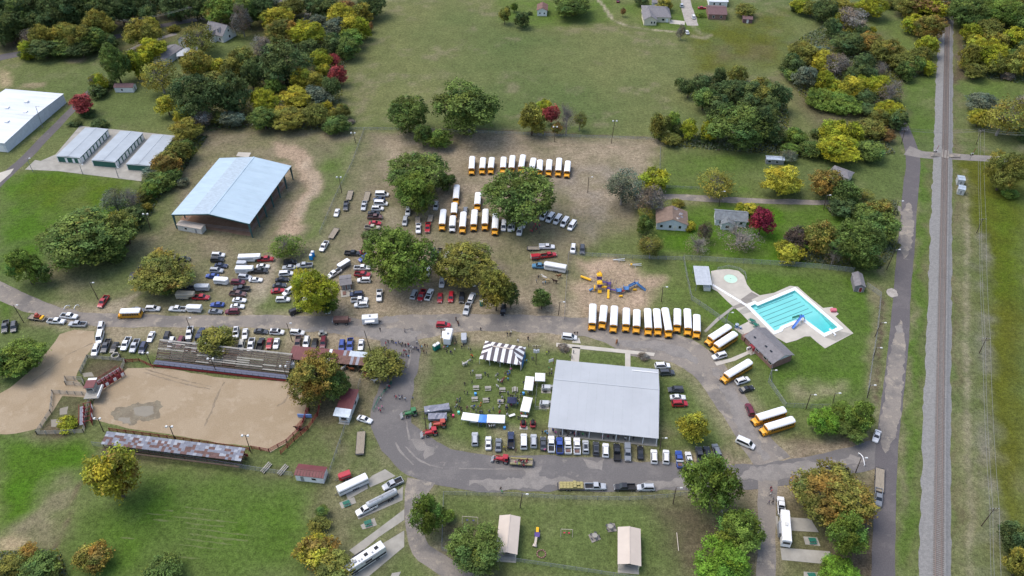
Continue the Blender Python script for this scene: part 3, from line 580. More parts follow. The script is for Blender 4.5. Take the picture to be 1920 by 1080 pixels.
# ------------------------------------------------------------------ concrete
def slab(name, px, m, h, jit=.0):
    """raised flat slab from an outline in the photograph"""
    mb = MB(); mb.prism([tuple(P(*q).xy) for q in px], -.05, h); o = mb.build(name, m, None, kind='structure'); return o
def Z(ox, oy, k): return lambda pts: [(ox+x/k, oy+y/k) for x, y in pts]
slab('concrete_apron', [(47,318),(66,300),(76,302),(104,290),(150,236),(335,255),(300,290),(270,318),(265,340),(110,321)], 'concrete', .07)
slab('concrete_apron', [(-20,330),(26,316),(20,325),(-20,360)], 'concrete_pale', .07)
slab('sidewalk', [(1043,643),(1228,662),(1226,668),(1043,650)], 'concrete_pale', .1)
slab('sidewalk', [(1073,650.5),(1088,652),(1085,682),(1070,682)], 'concrete_pale', .1)
slab('sidewalk', [(1072,642.5),(1079,633),(1086,634),(1089,644)], 'concrete_pale', .1)
slab('sidewalk', [(1172,662.5),(1182,663.5),(1182,690),(1172,690)], 'concrete_pale', .1)
z3 = Z(1290, 490, 5.806)
slab('sidewalk', z3([(172,760),(300,630),(480,495),(500,510),(330,650),(195,775)]), 'concrete', .1)
z4 = Z(1320, 600, 9.6)
slab('sidewalk', z4([(190,765),(480,690),(850,535),(900,570),(560,735),(230,825)]), 'concrete_pale', .1)
slab('driveway', [(1258,37),(1284,40),(1284,47),(1255,44)], 'concrete_pale', .08)
for q in ([(698,892),(722,880),(742,893),(694,914),(688,902)], [(648,925),(688,905),(690,916),(652,937)], [(666,957),(745,920),(756,912),(755,938),(672,974)], [(655,1032),(701,998),(758,955),(758,975),(709,1008),(668,1043)], [(650,1062),(700,1030),(758,995),(758,1025),(690,1082),(660,1085)],
          [(636,943),(664,932),(668,943),(641,954)], [(676,985),(702,971),(707,985),(680,993)], [(1478,970),(1520,973),(1535,998),(1482,995)], [(1463,1027),(1556,1034),(1560,1059),(1466,1050)], [(1506,1006),(1532,1008),(1538,1024),(1510,1021)], [(1507,1072),(1540,1074),(1540,1092),(1507,1092)],
          [(1454,968),(1459,968),(1460,992),(1456,992)], [(735,1075),(752,1072),(742,1092),(728,1092)]):
    slab('trailer_pad', q, 'concrete', .08)
slab('table_pad', [(1136,983),(1152,981),(1157,996),(1140,998)], 'concrete_dark', .08)
slab('table_pad', [(1103,1003),(1117,998),(1127,1011),(1110,1018)], 'concrete_dark', .08)

# ------------------------------------------------------------------ swimming pool
def ccw(p):
    a = sum(p[i][0]*p[(i+1) % len(p)][1]-p[(i+1) % len(p)][0]*p[i][1] for i in range(len(p)))
    return p if a > 0 else p[::-1]
def inset(poly, d):
    p = ccw(poly); n = len(p); out = []
    for i in range(n):
        a, b, c = Vector(p[i-1]), Vector(p[i]), Vector(p[(i+1) % n]); e1 = (b-a).normalized(); e2 = (c-b).normalized()
        n1 = Vector((-e1.y, e1.x)); n2 = Vector((-e2.y, e2.x)); k = (n1+n2); k = k/max(k.length_squared, .3)*2
        out.append(tuple(b+k*d))
    return out
W_PX = WATER_PX
WATER = ccw([tuple(P(*q).xy) for q in W_PX])
DECK = [tuple(P(*q).xy) for q in z3([(250,108),(330,92),(440,85),(550,105),(610,160),(640,250),(690,318),(780,372),(935,345),(1110,268),(1195,278),(1320,390),(1470,510),(1570,497),(1640,572),(1605,602),(1800,785),(1490,950),(1400,880),(1330,818),(1270,820),(1180,862),(1068,892),(960,830),(840,725),(740,722),(610,812),(500,735),(660,655),(580,570),(430,440),(320,330),(262,300)])]
def pool():
    t = thing('swimming_pool', 'L-shaped turquoise swimming pool with lane lines and white coping', 'pool', (*P(1490, 585).xy, 0))
    c = t.location.copy()
    L = lambda pts, z: [(x-c.x, y-c.y, z) for x, y in pts]
    co = ccw(inset(WATER, -1.3)); n = len(co); mb = MB()
    inn = WATER
    for i in range(n):
        j = (i+1) % n; mb.quad((*co[i], .22), (*co[j], .22), (*inn[j], .22), (*inn[i], .22)); mb.quad((*co[i], 0), (*co[j], 0), (*co[j], .22), (*co[i], .22))
    mb.v = [(x-c.x, y-c.y, z) for x, y, z in mb.v]; mb.build('coping', 'pool_wall', t)
    mb = MB()
    for i in range(n): j = (i+1) % n; mb.quad((*inn[i], .22), (*inn[j], .22), (*inn[j], -2.6), (*inn[i], -2.6))
    mb.v = [(x-c.x, y-c.y, z) for x, y, z in mb.v]; mb.build('basin_wall', 'pool_floor', t)
    at = lambda q, z: (*(P(*z3([q])[0]).xy-c.xy), z); s1, s2 = -.7, -2.3
    MB().poly([at(q, s1) for q in ((678,492),(728,470),(758,488),(1162,320),(1430,552),(1243,612),(1005,712),(988,742),(942,760))]).build('basin_floor', 'pool_floor', t)
    MB().quad(at((1430,552), s1), at((1628,722), s2), at((1480,786), s2), at((1243,612), s1)).build('deep_end_floor', 'pool_floor', t)
    MB().prism([(x-c.x, y-c.y) for x, y in inset(WATER, -.03)], -2.7, .12).build('water', 'deep_water', t)
    for a, b in (((735,530),(1145,372)),((775,568),(1188,405)),((812,606),(1230,441)),((850,642),(1272,476)),((890,680),(1312,513)),((930,718),(1355,548))):
        q = [P(*w, s1) for w in z3([a, b])]; mb = MB(); a3, b3 = [Vector((v.x-c.x, v.y-c.y, s1+.012)) for v in q]
        mb.bar(a3, b3, .22, .016); mb.build('lane_line', 'lane', t)
    a3, b3 = [P(*w, .6)-Vector((c.x, c.y, 0)) for w in z3([(1540,732), (1602,795)])]
    mb = MB(); mb.bar(a3, b3, .55, .08); mb.bar(b3-Vector((0, 0, .55)), b3-Vector((0, 0, .02)), .5, .6); mb.build('diving_board', 'white', t)
def ring_sheet(name, outer, inner, m, h):
    bm = bmesh.new(); vs = [bm.verts.new((x, y, h)) for x, y in outer]; e1 = [bm.edges.new((vs[i], vs[(i+1) % len(vs)])) for i in range(len(vs))]
    wi = [bm.verts.new((x, y, h)) for x, y in inner]; e2 = [bm.edges.new((wi[i], wi[(i+1) % len(wi)])) for i in range(len(wi))]
    bmesh.ops.triangle_fill(bm, edges=e1+e2, use_beauty=True, use_dissolve=False)
    for f in bm.faces:
        f.normal_update()
        if f.normal.z < 0: f.normal_flip()
    me = bpy.data.meshes.new(name); bm.to_mesh(me); bm.free(); me.materials.append(MATS[m]); return put(name, me, kind='structure')
ring_sheet('pool_deck', DECK, ccw(inset(WATER, -1.25)), 'concrete_pale', .09)
slab('deck_patch', z3([(575,415),(690,335),(775,380),(690,420),(700,440),(600,465)]), 'concrete_dark', .1)
slab('deck_patch', z3([(480,495),(575,455),(625,490),(505,520)]), 'concrete_dark', .097)
slab('deck_patch', z3([(550,545),(640,490),(690,550),(600,580)]), 'concrete', .095)
slab('deck_patch', z3([(1490,830),(1640,760),(1790,790),(1610,870)]), 'concrete', .095)
pool()
def pool_extras():
    mb = MB(); a, b = [P(*w, .12) for w in z3([(268,258), (655,492)])]; mb.bar(a, b, .9, .3); o = mb.build('pool_wall', 'white', None)
    o['label'] = 'low white wall running from the canopy to the pool corner'; o['category'] = 'wall'
    c = P(*z3([(463,192)])[0]); t = thing('wading_pool', 'round pale green wading pool on its own concrete circle', 'pool', (c.x, c.y, 0))
    mb = MB(); n = 28; R = 2.35
    for i in range(n):
        a0, a1 = 6.2832*i/n, 6.2832*(i+1)/n; q = lambda r, a, z: (r*math.cos(a), r*math.sin(a), z)
        mb.quad(q(R+.35, a0, .17), q(R+.35, a1, .17), q(R, a1, .17), q(R, a0, .17)); mb.quad(q(R+.35, a0, .05), q(R+.35, a1, .05), q(R+.35, a1, .17), q(R+.35, a0, .17))
    mb.build('rim', 'concrete_pale', t)
    MB().poly([(R*math.cos(6.2832*i/n), R*math.sin(6.2832*i/n), .12) for i in range(n)]).build('basin_floor', 'wading_floor', t)
    MB().poly([(R*math.cos(6.2832*i/n), R*math.sin(6.2832*i/n), .15) for i in range(n)]).build('water', 'water', t)
    MB().tube((0, 0, .1), (0, 0, .4), .12, .08, 8).build('fountain_nozzle', 'greymetal', t)
    # water slide: tower, blue chute towards the deck, green chute into the water
    p = P(*z3([(1225,650)])[0]); t = thing('water_slide', 'blue and green twin water slide on yellow legs at the pool edge', 'slide', (p.x, p.y, 0))
    top = Vector((0, 0, 2.3)); mb = MB(); mb.box(-.7, .7, -.6, .6, 2.2, 2.32); mb.build('platform', 'blue_paint', t)
    for sx in (-.6, .6):
        for sy in (-.5, .5): MB().tube((sx, sy, .05), (sx, sy, 2.2), .06).build('leg', 'yellow_plastic', t)
    def chute(nm, m, pts):
        rings = []
        for i, q in enumerate(pts):
            q = Vector(q); d = (Vector(pts[min(i+1, len(pts)-1)])-Vector(pts[max(i-1, 0)])); d.z = 0; d.normalize(); s = Vector((-d.y, d.x, 0))
            rings.append([q-s*.42+Vector((0, 0, .3)), q-s*.32, q+s*.32, q+s*.42+Vector((0, 0, .3)), q+s*.36+Vector((0, 0, .3)), q+s*.27+Vector((0, 0, .06)), q-s*.27+Vector((0, 0, .06)), q-s*.36+Vector((0, 0, .3))])
        MB().loft(rings).build(nm, m, t)
    e = P(*z3([(1135,738)])[0])-P(*z3([(1225,650)])[0]); chute('slide_chute', 'blue_paint', [(0, 0, 2.3), (e.x*.4, e.y*.4, 1.5), (e.x*.8, e.y*.8, .6), (e.x, e.y, .35)])
    e = P(*z3([(1130,628)])[0])-P(*z3([(1225,650)])[0]); chute('slide_chute', 'green_paint', [(0, .2, 2.3), (e.x*.4, e.y*.4+.2, 1.6), (e.x*.8, e.y*.8, .8), (e.x, e.y, .45)])
    mb = MB()
    for i in range(6): mb.bar((.75+i*.12, -.3, 2.1-i*.38), (.75+i*.12, .3, 2.1-i*.38), .1, .04)
    mb.bar((.7, -.3, 2.3), (1.5, -.3, .1), .06); mb.bar((.7, .3, 2.3), (1.5, .3, .1), .06); mb.build('ladder', 'blue_paint', t)
    for x, y, lab in ((692,660,'green round mesh table on the pool deck touching the pool wall side'), (732,705,'green round mesh table on the pool deck nearest the bathhouse roof')):
        p = P(*z3([(x, y)])[0]); t = thing('patio_table', lab, 'table', (p.x, p.y, .09))
        MB().tube((0, 0, .72), (0, 0, .76), .75, .75, 14).build('table_top', 'green_paint', t); MB().tube((0, 0, 0), (0, 0, .72), .06).build('pedestal', 'darkmetal', t)
        for k in range(3):
            a = 2.1*k; MB().box(-.6+0, .6, -.15, .15, .42, .46).build('bench', 'green_paint', t, loc=(1.05*math.cos(a), 1.05*math.sin(a), 0), rotz=a+1.57)
    for x, y, r, lab in ((528,720,.75,'larger of two light blue drums at the pool fence corner'), (570,735,.45,'smaller of two light blue drums at the pool fence corner')):
        p = P(*z3([(x, y)])[0]); t = thing('blue_drum', lab, 'drum', (p.x, p.y, .09)); MB().tube((0, 0, 0), (0, 0, 1.1*r/.6), r*.8, r*.8, 12).build('body', 'blue_plastic', t); MB().tube((0, 0, 1.1*r/.6), (0, 0, 1.16*r/.6), r*.86, r*.7, 12).build('lid', 'galv', t)
    p = P(*z3([(1580,545)])[0]); t = thing('equipment_box', 'red equipment box on the small slab beside the pool', 'box', (p.x, p.y, .09)); MB().box(-.9, .9, -.6, .6, 0, .8).build('body', 'plain_any', t, color=(.55, .12, .16)); MB().box(-.95, .95, -.65, .65, .8, .88).build('lid', 'plain_any', t, color=(.6, .16, .2))
pool_extras()

# ------------------------------------------------------------------ buildings
def frame(A, B, D, h):
    """plan frame of a building from three eave corners seen in the photograph (near-left, near-right, far-left)"""
    a, b, d = P(*A, h), P(*B, h), P(*D, h); u = (b-a); L = u.length; u.normalize(); v = Vector((-u.y, u.x, 0)); W = (d-a).dot(v)
    sh = (d-a).dot(u); return (a.x, a.y, 0), math.atan2(u.y, u.x), L, W
def gable_parts(t, L, W, h, rise, axis, wall, roof, over=.4, th=.12, walls=True, roof2=None, hip=0.0, rf=.5):
    """axis 'x': ridge along the long side; wall, two roof slopes"""
    def q(x, y, z): return (x, y, z) if axis == 'x' else (y, x, z)
    l, w = (L, W) if axis == 'x' else (W, L); yr = w*rf
    if walls:
        mb = MB(); i = over
        mb.poly([q(i, i, 0), q(l-i, i, 0), q(l-i, i, h), q(i, i, h)]); mb.poly([q(l-i, w-i, 0), q(i, w-i, 0), q(i, w-i, h), q(l-i, w-i, h)])
        if hip: mb.poly([q(i, w-i, 0), q(i, i, 0), q(i, i, h), q(i, w-i, h)]); mb.poly([q(l-i, i, 0), q(l-i, w-i, 0), q(l-i, w-i, h), q(l-i, i, h)])
        else:
            k = rise-.12
            mb.poly([q(i, w-i, 0), q(i, i, 0), q(i, i, h), q(i, yr, h+k), q(i, w-i, h)]); mb.poly([q(l-i, i, 0), q(l-i, w-i, 0), q(l-i, w-i, h), q(l-i, yr, h+k), q(l-i, i, h)])
        mb.build('wall', wall, t)
    for s, m in ((0, roof), (1, roof2 or roof)):
        ye = 0 if s == 0 else w; mb = MB(); e = hip
        top = [q(0, ye, h+.06), q(l, ye, h+.06), q(l-e, yr, h+rise), q(e, yr, h+rise)]
        low = [(x, y, z-th) for x, y, z in top]
        mb.poly(top); mb.poly(low[::-1])
        for k in range(4): j = (k+1) % 4; mb.poly([low[k], low[j], top[j], top[k]])
        mb.build('roof_slope', m, t)
    if hip:
        for xe, xr in ((0, hip), (l, l-hip)):
            MB().poly([q(xe, 0, h+.06), q(xe, w, h+.06), q(xr, yr, h+rise)]).poly([q(xe, 0, h-.06), q(xe, w, h-.06), q(xr, yr, h+rise-.1)]).build('roof_slope', roof, t)
    # ridge cap
    mb = MB(); mb.bar(q(hip, yr, h+rise+.03), q(l-hip, yr, h+rise+.03), .3, .08); mb.build('ridge_cap', roof, t)
def win(t, x, y, z, w, hh, face, m='glass', nm='window', sill=True, depth=.05):
    """window or door plate with a frame on a wall: face 'n' near (y-), 'f' far, 'l' left, 'r' right"""
    mb = MB(); fr = MB(); d = depth; b = .1
    if face in 'nf':
        s = -1 if face == 'n' else 1; y0, y1 = sorted((y, y+s*d)); mb.box(x-w/2, x+w/2, y0, y1, z, z+hh); y0, y1 = sorted((y, y+s*d*.6)); fr.box(x-w/2-b, x+w/2+b, y0, y1, z-b, z+hh+b)
    else:
        s = -1 if face == 'l' else 1; x0, x1 = sorted((x, x+s*d)); mb.box(x0, x1, y-w/2, y+w/2, z, z+hh); x0, x1 = sorted((x, x+s*d*.6)); fr.box(x0, x1, y-w/2-b, y+w/2+b, z-b, z+hh+b)
    o = mb.build(nm, m, t)
    if sill: fr.build('frame', 'white', o)
    return o
def house(name, label, cat, A, B, D, h, rise, axis, wall, roof, wins=(), **kw):
    loc, rz, L, W = frame(A, B, D, h); t = thing(name, label, cat, loc, rz); gable_parts(t, L, W, h, rise, axis, wall, roof, **kw); ov = kw.get('over', .4)
    for q in wins:                                           # (face, fraction along, z, w, h, material, name)
        f, u, z, w, hh = q[:5]; m = q[5] if len(q) > 5 else 'glass'; nm = q[6] if len(q) > 6 else 'window'
        if f in 'nf': win(t, L*u, ov if f == 'n' else W-ov, z, w, hh, f, m, nm)
        else: win(t, ov if f == 'l' else L-ov, W*u, z, w, hh, f, m, nm)
    return t, L, W
def merge_wing(wing, main):
    """a wing or porch belongs to its house: hand its parts over"""
    mw = lambda o: Matrix.Translation(o.location) @ Matrix.Rotation(o.rotation_euler.z, 4, 'Z')
    k = mw(main).inverted() @ mw(wing)
    for c in [o for o in COL.objects if o.parent == wing]:
        b = c.matrix_basis.copy(); c.parent = main; c.matrix_basis = k @ b
    bpy.data.objects.remove(wing)
# white warehouse
t, L, W = house('warehouse', 'long white metal warehouse with a bright low roof', 'warehouse', (-110,258), (8,269), (-110+101,165), 4.6, 1.0, 'x', 'siding', 'roof_white', [('n', .9, .1, 3, 3, 'white', 'door'), ('n', .72, .1, 3, 3, 'white', 'door')], over=.25)
for k, (u, v) in enumerate(((.62,.75),(.80,.55),(.70,.35),(.45,.6))):
    MB().box(-.8, .8, -.8, .8, 0, .8).build('roof_vent', 'white', t, loc=(L*u, W*v, 5.1))
# storage sheds
for k, (A, B, D) in enumerate((((105,292.5),(150,296),(160,239)), ((171,300),(216,304),(221,245)), ((236,307.5),(282,311),(285,252)))):
    lab = ['green and white storage shed with doors in its end wall, beside the warehouse lane', 'middle of three grey-roofed storage sheds with rows of white doors', 'grey-roofed storage shed partly covered by the hedgerow'][k]
    loc, rz, L, W = frame(A, B, D, 3.0); t = thing('storage_shed', lab, 'storage shed', loc, rz, 'storage sheds on the concrete apron'); gable_parts(t, L, W, 3.0, .35, 'y', 'green_wall', 'roof_storage', over=.2)
    n = 9
    for i in range(n):
        win(t, L-.2, W*(i+.5)/n, .15, W/n*.68, 2.3, 'r', 'white', 'roller_door', False, .06); win(t, .2, W*(i+.5)/n, .15, W/n*.68, 2.3, 'l', 'white', 'roller_door', False, .06)
    for x in (0.12, L-.12): MB().box(x-.14, x+.14, .02, .2, 0, 3.0).build('corner_trim', 'white', t)
    MB().box(0, L, -.03, .1, 2.75, 3.05).build('eave_trim', 'white', t)
    if k == 0:
        for u in (.36, .66, .9): win(t, L*u, .2, .1, 1.0, 2.1, 'n', 'white', 'door', False)
# covered arena
surf_mat('clay_floor', (.24,.145,.095), (.28,.175,.12), (.20,.125,.085), .2, .5)
def covered_arena():
    h = 6.6; loc, rz, L, W = frame((321,402.5), (467.5,420), (410,296), h); t = thing('covered_arena', 'open-sided riding arena under a pale blue gabled metal roof', 'arena', loc, rz)
    rise = 2.4; yr = L/2
    # ridge runs away from the viewer; each slope laid in bands of metal sheet
    for s in (0, 1):
        for b, (u0, u1, m) in enumerate(((0, .5, 'roof_blue'), (.5, 1, 'roof_blue_mid' if s == 0 else 'roof_blue'))):
            xa = L*(.5*u0) if s == 0 else L*(1-.5*u0); xb = L*(.5*u1) if s == 0 else L*(1-.5*u1); za = h+rise*u0; zb = h+rise*u1
            for k in range(9):
                y0, y1 = W*k/9, W*(k+1)/9-.03; p = [(xa, y0, za), (xb, y0, zb), (xb, y1, zb), (xa, y1, za)]
                if s: p = p[::-1]
                mb = MB(); low = [(x, y, z-.1) for x, y, z in p]; mb.hexa(low+p); mb.build('roof_panel', m, t)
    MB().bar((L/2, 0, h+rise+.04), (L/2, W, h+rise+.04), .6, .1).build('ridge_cap', 'roof_blue', t)
    n = 7
    for i in range(n):
        y = .3+(W-.6)*i/(n-1)
        for x, e in ((.25, 1), (L-.25, -1)):
            mb = MB(); mb.hexa([(x-.18, y-.18, 0), (x+.18, y-.18, 0), (x+.18, y+.18, 0), (x-.18, y+.18, 0), (x-.2+e*.0, y-.18, h-.15), (x+.2+e*.45, y-.18, h-.15), (x+.2+e*.45, y+.18, h-.15), (x-.2, y+.18, h-.15)] if e > 0 else [(x-.18, y-.18, 0), (x+.18, y-.18, 0), (x+.18, y+.18, 0), (x-.18, y+.18, 0), (x-.65, y-.18, h-.15), (x+.2, y-.18, h-.15), (x+.2, y+.18, h-.15), (x-.65, y+.18, h-.15)]); mb.build('column', 'teal_steel', t)
        mb = MB(); mb.bar((.3, y, h-.35), (L/2, y, h+rise-.35), .3, .5); mb.bar((L/2, y, h+rise-.35), (L-.3, y, h-.35), .3, .5); mb.build('rafter', 'teal_steel', t)
    for x in (.1, L-.1): MB().bar((x, 0, h-.2), (x, W, h-.2), .14, .3).build('eave_beam', 'teal_steel', t)
    mb = MB(); mb.bar((0, .02, h-.16), (L/2, .02, h+rise-.16), .12, .34); mb.bar((L/2, .02, h+rise-.16), (L, .02, h-.16), .12, .34); mb.build('fascia', 'teal_steel', t)
    # inner rail of the riding ring
    mb = MB()
    for z in (.5, 1.0, 1.5):
        for a, b in (((2, 3), (L-2, 3)), ((L-2, 3), (L-2, W-3)), ((L-2, W-3), (2, W-3)), ((2, W-3), (2, 3))): mb.bar((*a, z), (*b, z), .06)
    mb.build('ring_rail', 'greymetal', t)
covered_arena()
sheet_poly('arena_floor', [(332,420),(468,443),(540,345),(420,312)], 'clay_floor', .02, .4)
MATS['arena_floor_dirt'] = MATS['arena_sand']
house('ticket_shed', 'small white shed with tan roof at the covered arena entrance', 'shed', (330,422), (377,430), (335,412), 2.5, .35, 'x', 'offwhite', 'tan_roof', [('n', .75, .1, .9, 1.9, 'greymetal', 'door'), ('n', .35, 1, 1, .8)], over=.2)
slab('feed_pad', [(443,293),(447,286),(471,287),(466,296)], 'concrete_pale', .2)
# hall
def hall():
    h = 3.4; loc, rz, L, W = frame((1027.5,801), (1235,822.5), (1039.5,674), h); t = thing('community_hall', 'large hall with pale grey ribbed metal roof', 'hall', loc, rz); rise = 2.2; yr = W*.62; n = 12
    for s, (ya, yb) in enumerate(((0, yr), (W, yr))):
        for k in range(n):
            x0, x1 = L*k/n, L*(k+1)/n-.012; p = [(x0, ya, h), (x1, ya, h), (x1, yb, h+rise), (x0, yb, h+rise)]
            if s: p = [p[1], p[0], p[3], p[2]]
            mb = MB(); mb.hexa([(x, y, z-.1) for x, y, z in p]+p)
            d = (Vector(p[3])-Vector(p[0]))
            for r in range(5):                               # standing ribs
                xx = x0+(x1-x0)*(r+.5)/5; mb.bar((xx, ya, h+.03), (xx, yb, h+rise+.03), .07, .06)
            mb.build('roof_panel', 'roof_grey', t)
    MB().bar((0, yr, h+rise+.05), (L, yr, h+rise+.05), .5, .1).build('ridge_cap', 'roof_grey', t)
    MB().bar((0, 3.6, h+.26), (L, 3.6, h+.26), .18, .06).build('roof_seam', 'greymetal', t)
    i = .35; v = 3.4; mb = MB()
    mb.poly([(i, v, 0), (L-i, v, 0), (L-i, v, h+.2), (i, v, h+.2)]); mb.poly([(L-i, W-i, 0), (i, W-i, 0), (i, W-i, h), (L-i, W-i, h)])
    for x in (i, L-i): mb.poly([(x, v, 0), (x, W-i, 0), (x, W-i, h), (x, yr, h+rise-.2), (x, v, h+.2)])
    mb.build('wall', 'offwhite', t)
    for k in range(9): MB().box(-.1, .1, -.1, .1, 0, h-.05).build('porch_post', 'white', t, loc=(.4+(L-.8)*k/8, .35, 0))
    MB().box(0, L, -.2, v, .0, .12).build('porch_slab', 'concrete', t)
    for k in range(5): win(t, L*(.12+.19*k), v, .15, 1.8, 2.2, 'n', 'glass' if k % 2 else 'white', 'door', True)
    win(t, L*.19, W-i, .1, 1.8, 2.2, 'f', 'glass', 'door')
    for k in range(3): win(t, L-i, W*(.3+.22*k), 1.1, 1.4, 1.1, 'r')
    MB().bar((L*.74, W-2.0, h+.62), (L*.99, W-2.0, h+.62), .35, .05).build('gutter_patch', 'white', t)
hall()
# bathhouse
loc, rz, L, W = frame((1395,630), (1449,683), (1435.6,614.6), 2.9)
t = thing('bathhouse', 'brick bathhouse with grey shingle roof beside the swimming pool', 'bathhouse', loc, rz); gable_parts(t, L, W, 2.9, 2.0, 'x', 'brick', 'shingle', over=.5)
for u, v in ((.2,.25),(.55,.3),(.72,.3)): MB().box(-.45, .45, -.3, .3, 0, .12).build('skylight', 'glass', t, loc=(L*u, W*v*.9, 2.9+2.0*v*1.8+.03))
for u in (.25, .45, .72, .88): win(t, L*u, .5, 1.5, 1.4, .7, 'n')
win(t, L*.34, .5, .1, 1.2, 2.1, 'n', 'red_paint', 'door'); MB().poly([(L-.5, .6, 2.9), (L-.5, W-.6, 2.9), (L-.5, W/2, 4.7)]).build('gable_panel', 'siding', t, loc=(.03, 0, 0)); win(t, L-.45, W*.55, 3.3, .5, .9, 'r', 'white', 'gable_vent')
MB().box(L*.27, L*.41, -.9, .5, 2.6, 2.75).build('porch_roof', 'red_paint', t); MB().box(L*.26, L*.42, -1.4, .5, 0, .12).build('step', 'concrete', t)
for u in (.275, .405): MB().tube((L*u, -.8, 0), (L*u, -.8, 2.6), .07).build('porch_post', 'red_paint', t)
MB().box(-1.6, -.05, .55, W*.5, 0, 1.7).build('yard_wall', 'brick', t)
MB().box(L*.22, L*.25, -.9, .3, 0, .9).build('notice_board', 'white', t)
# pool canopy
loc, rz, L, W = frame((1305.5,533.4), (1335.6,534.4), (1300,499.5), 3.0); t = thing('pool_canopy', 'open shelter with shiny flat metal roof beside the wading pool', 'shelter', loc, rz)
for k in range(6): MB().hexa([(L*k/6, 0, 2.85), (L*(k+1)/6-.02, 0, 2.85), (L*(k+1)/6-.02, W, 3.2), (L*k/6, W, 3.2), (L*k/6, 0, 2.95), (L*(k+1)/6-.02, 0, 2.95), (L*(k+1)/6-.02, W, 3.3), (L*k/6, W, 3.3)]).build('roof_panel', 'alum', t)
for x in (.2, L-.2):
    for y in (.2, W*.5, W-.2): MB().box(x-.08, x+.08, y-.08, y+.08, 0, 2.9).build('post', 'greymetal', t)
MB().box(L*.55, L-.2, .15, 2.5, 0, 1.2).build('counter', 'offwhite', t)
# pavilions
for A, B, D, lab in (((929,1037),(970,1040),(931,966), 'tan-roofed picnic pavilion half hidden by the dark pine tree'), ((1158,1058),(1202.5,1062),(1157.5,988), 'tan-roofed picnic pavilion standing clear on the park lawn')):
    loc, rz, L, W = frame(A, B, D, 2.9); t = thing('picnic_pavilion', lab, 'pavilion', loc, rz, 'tan pavilions in the fenced park'); gable_parts(t, L, W, 2.9, .75, 'y', 'tan_roof', 'tan_roof', walls=False)
    MB().box(.3, L-.3, -.6, W-.3, 0, .1).build('floor_slab', 'concrete', t)
    for y in (.4, W/3, W*2/3, W-.4):
        for x in (.5, L-.5): MB().box(x-.1, x+.1, y-.1, y+.1, .1, 2.9).build('post', 'cream', t)
    for y in (2.2, 5.0, 8.0): MB().box(L*.3, L*.7, y-.4, y+.4, .7, .78).box(L*.3, L*.7, y-.95, y-.6, .4, .46).box(L*.3, L*.7, y+.6, y+.95, .4, .46).box(L*.36, L*.4, y-.8, y+.8, .1, .7).box(L*.6, L*.64, y-.8, y+.8, .1, .7).build('fixed_table', 'grey_wood', t)
# red-roofed stable: sheets one by one
def stable():
    h = 2.8; loc, rz, L, W = frame((540.6,673), (682,685.6), (550,651.5), h); t = thing('horse_stable', 'long stable with red roof ending in rusty and silver sheets', 'stable', loc, rz)
    n = 26; r = random.Random(4); hb = 3.6
    for k in range(n):
        u = (k+.5)/n; x0, x1 = L*k/n, L*(k+1)/n-.02
        for s, (va, vb) in enumerate(((0, .6), (.6, 1))):
            if u < .5 or .545 < u < .66: m = 'red_roof'
            elif u < .545: m = 'roof_white'
            else: m = 'galv' if (s and u > .77) else ('rust' if r.random() < .62 else 'galv_dull')
            if .66 < u < .71 and s: m = 'red_roof' if r.random() < .3 else 'rust'
            z0, z1 = h+(hb-h)*va, h+(hb-h)*vb; dz = r.uniform(0, .035) if u > .66 else 0
            p = [(x0, W*va, z0+dz), (x1, W*va, z0+dz), (x1, W*vb, z1+dz), (x0, W*vb, z1+dz)]
            MB().hexa([(x, y, z-.05) for x, y, z in p]+p).build('roof_sheet', m, t)
    MB().poly([(0, W-.3, 0), (L, W-.3, 0), (L, W-.3, hb-.1), (0, W-.3, hb-.1)]).build('back_wall', 'grey_wood', t)
    for k in range(12): MB().box(-.08, .08, -.08, .08, 0, h-.06).build('post', 'wood_pole', t, loc=(.2+(L-.4)*k/11, .25, 0))
    for k in range(11): x = .2+(L-.4)*k/11; MB().box(x, x+.06, .6, W-.4, 0, 1.6).build('stall_wall', 'grey_wood', t)
stable()
p = P(546, 687); t = thing('ice_box', 'white double-door ice box standing at the end of the red stable', 'cabinet', (p.x, p.y, 0), .1); MB().box(-1.3, 1.3, -.9, .9, 0, 1.7).build('body', 'white', t); MB().box(-1.2, -.05, -.98, -.9, .3, 1.5).build('door', 'offwhite', t); MB().box(.05, 1.2, -.98, -.9, .3, 1.5).build('door', 'offwhite', t); MB().box(-.5, .5, -.4, .4, 1.7, 2.1).build('compressor', 'greymetal', t)
# red shed with a white-roofed booth
loc, rz, L, W = frame((630,763.7), (660,767), (652,729), 3.0); t = thing('arena_office', 'shed with dark red ribbed roof beside the turning road', 'shed', loc, rz)
MB().hexa([(0, 0, 2.7), (L, 0, 2.7), (L+0, W, 3.1), (0, W, 3.1), (0, 0, 2.8), (L, 0, 2.8), (L, W, 3.2), (0, W, 3.2)]).build('roof', 'red_roof', t); mb = MB()
for k in range(12): mb.bar((L*(k+.5)/12, 0, 2.83), (L*(k+.5)/12, W, 3.23), .07, .06)
mb.build('roof_ribs', 'red_roof', t); MB().box(.3, L-.3, .2, W-.3, 0, 2.65).build('wall', 'offwhite', t); win(t, L-.3, W*.5, .9, 1.5, 1, 'r')
loc, rz, L, W = frame((623.7,778), (654,782), (630,764.5), 3.1); t = thing('ticket_booth', 'white booth with a silver lean-to roof and serving window', 'booth', loc, rz)
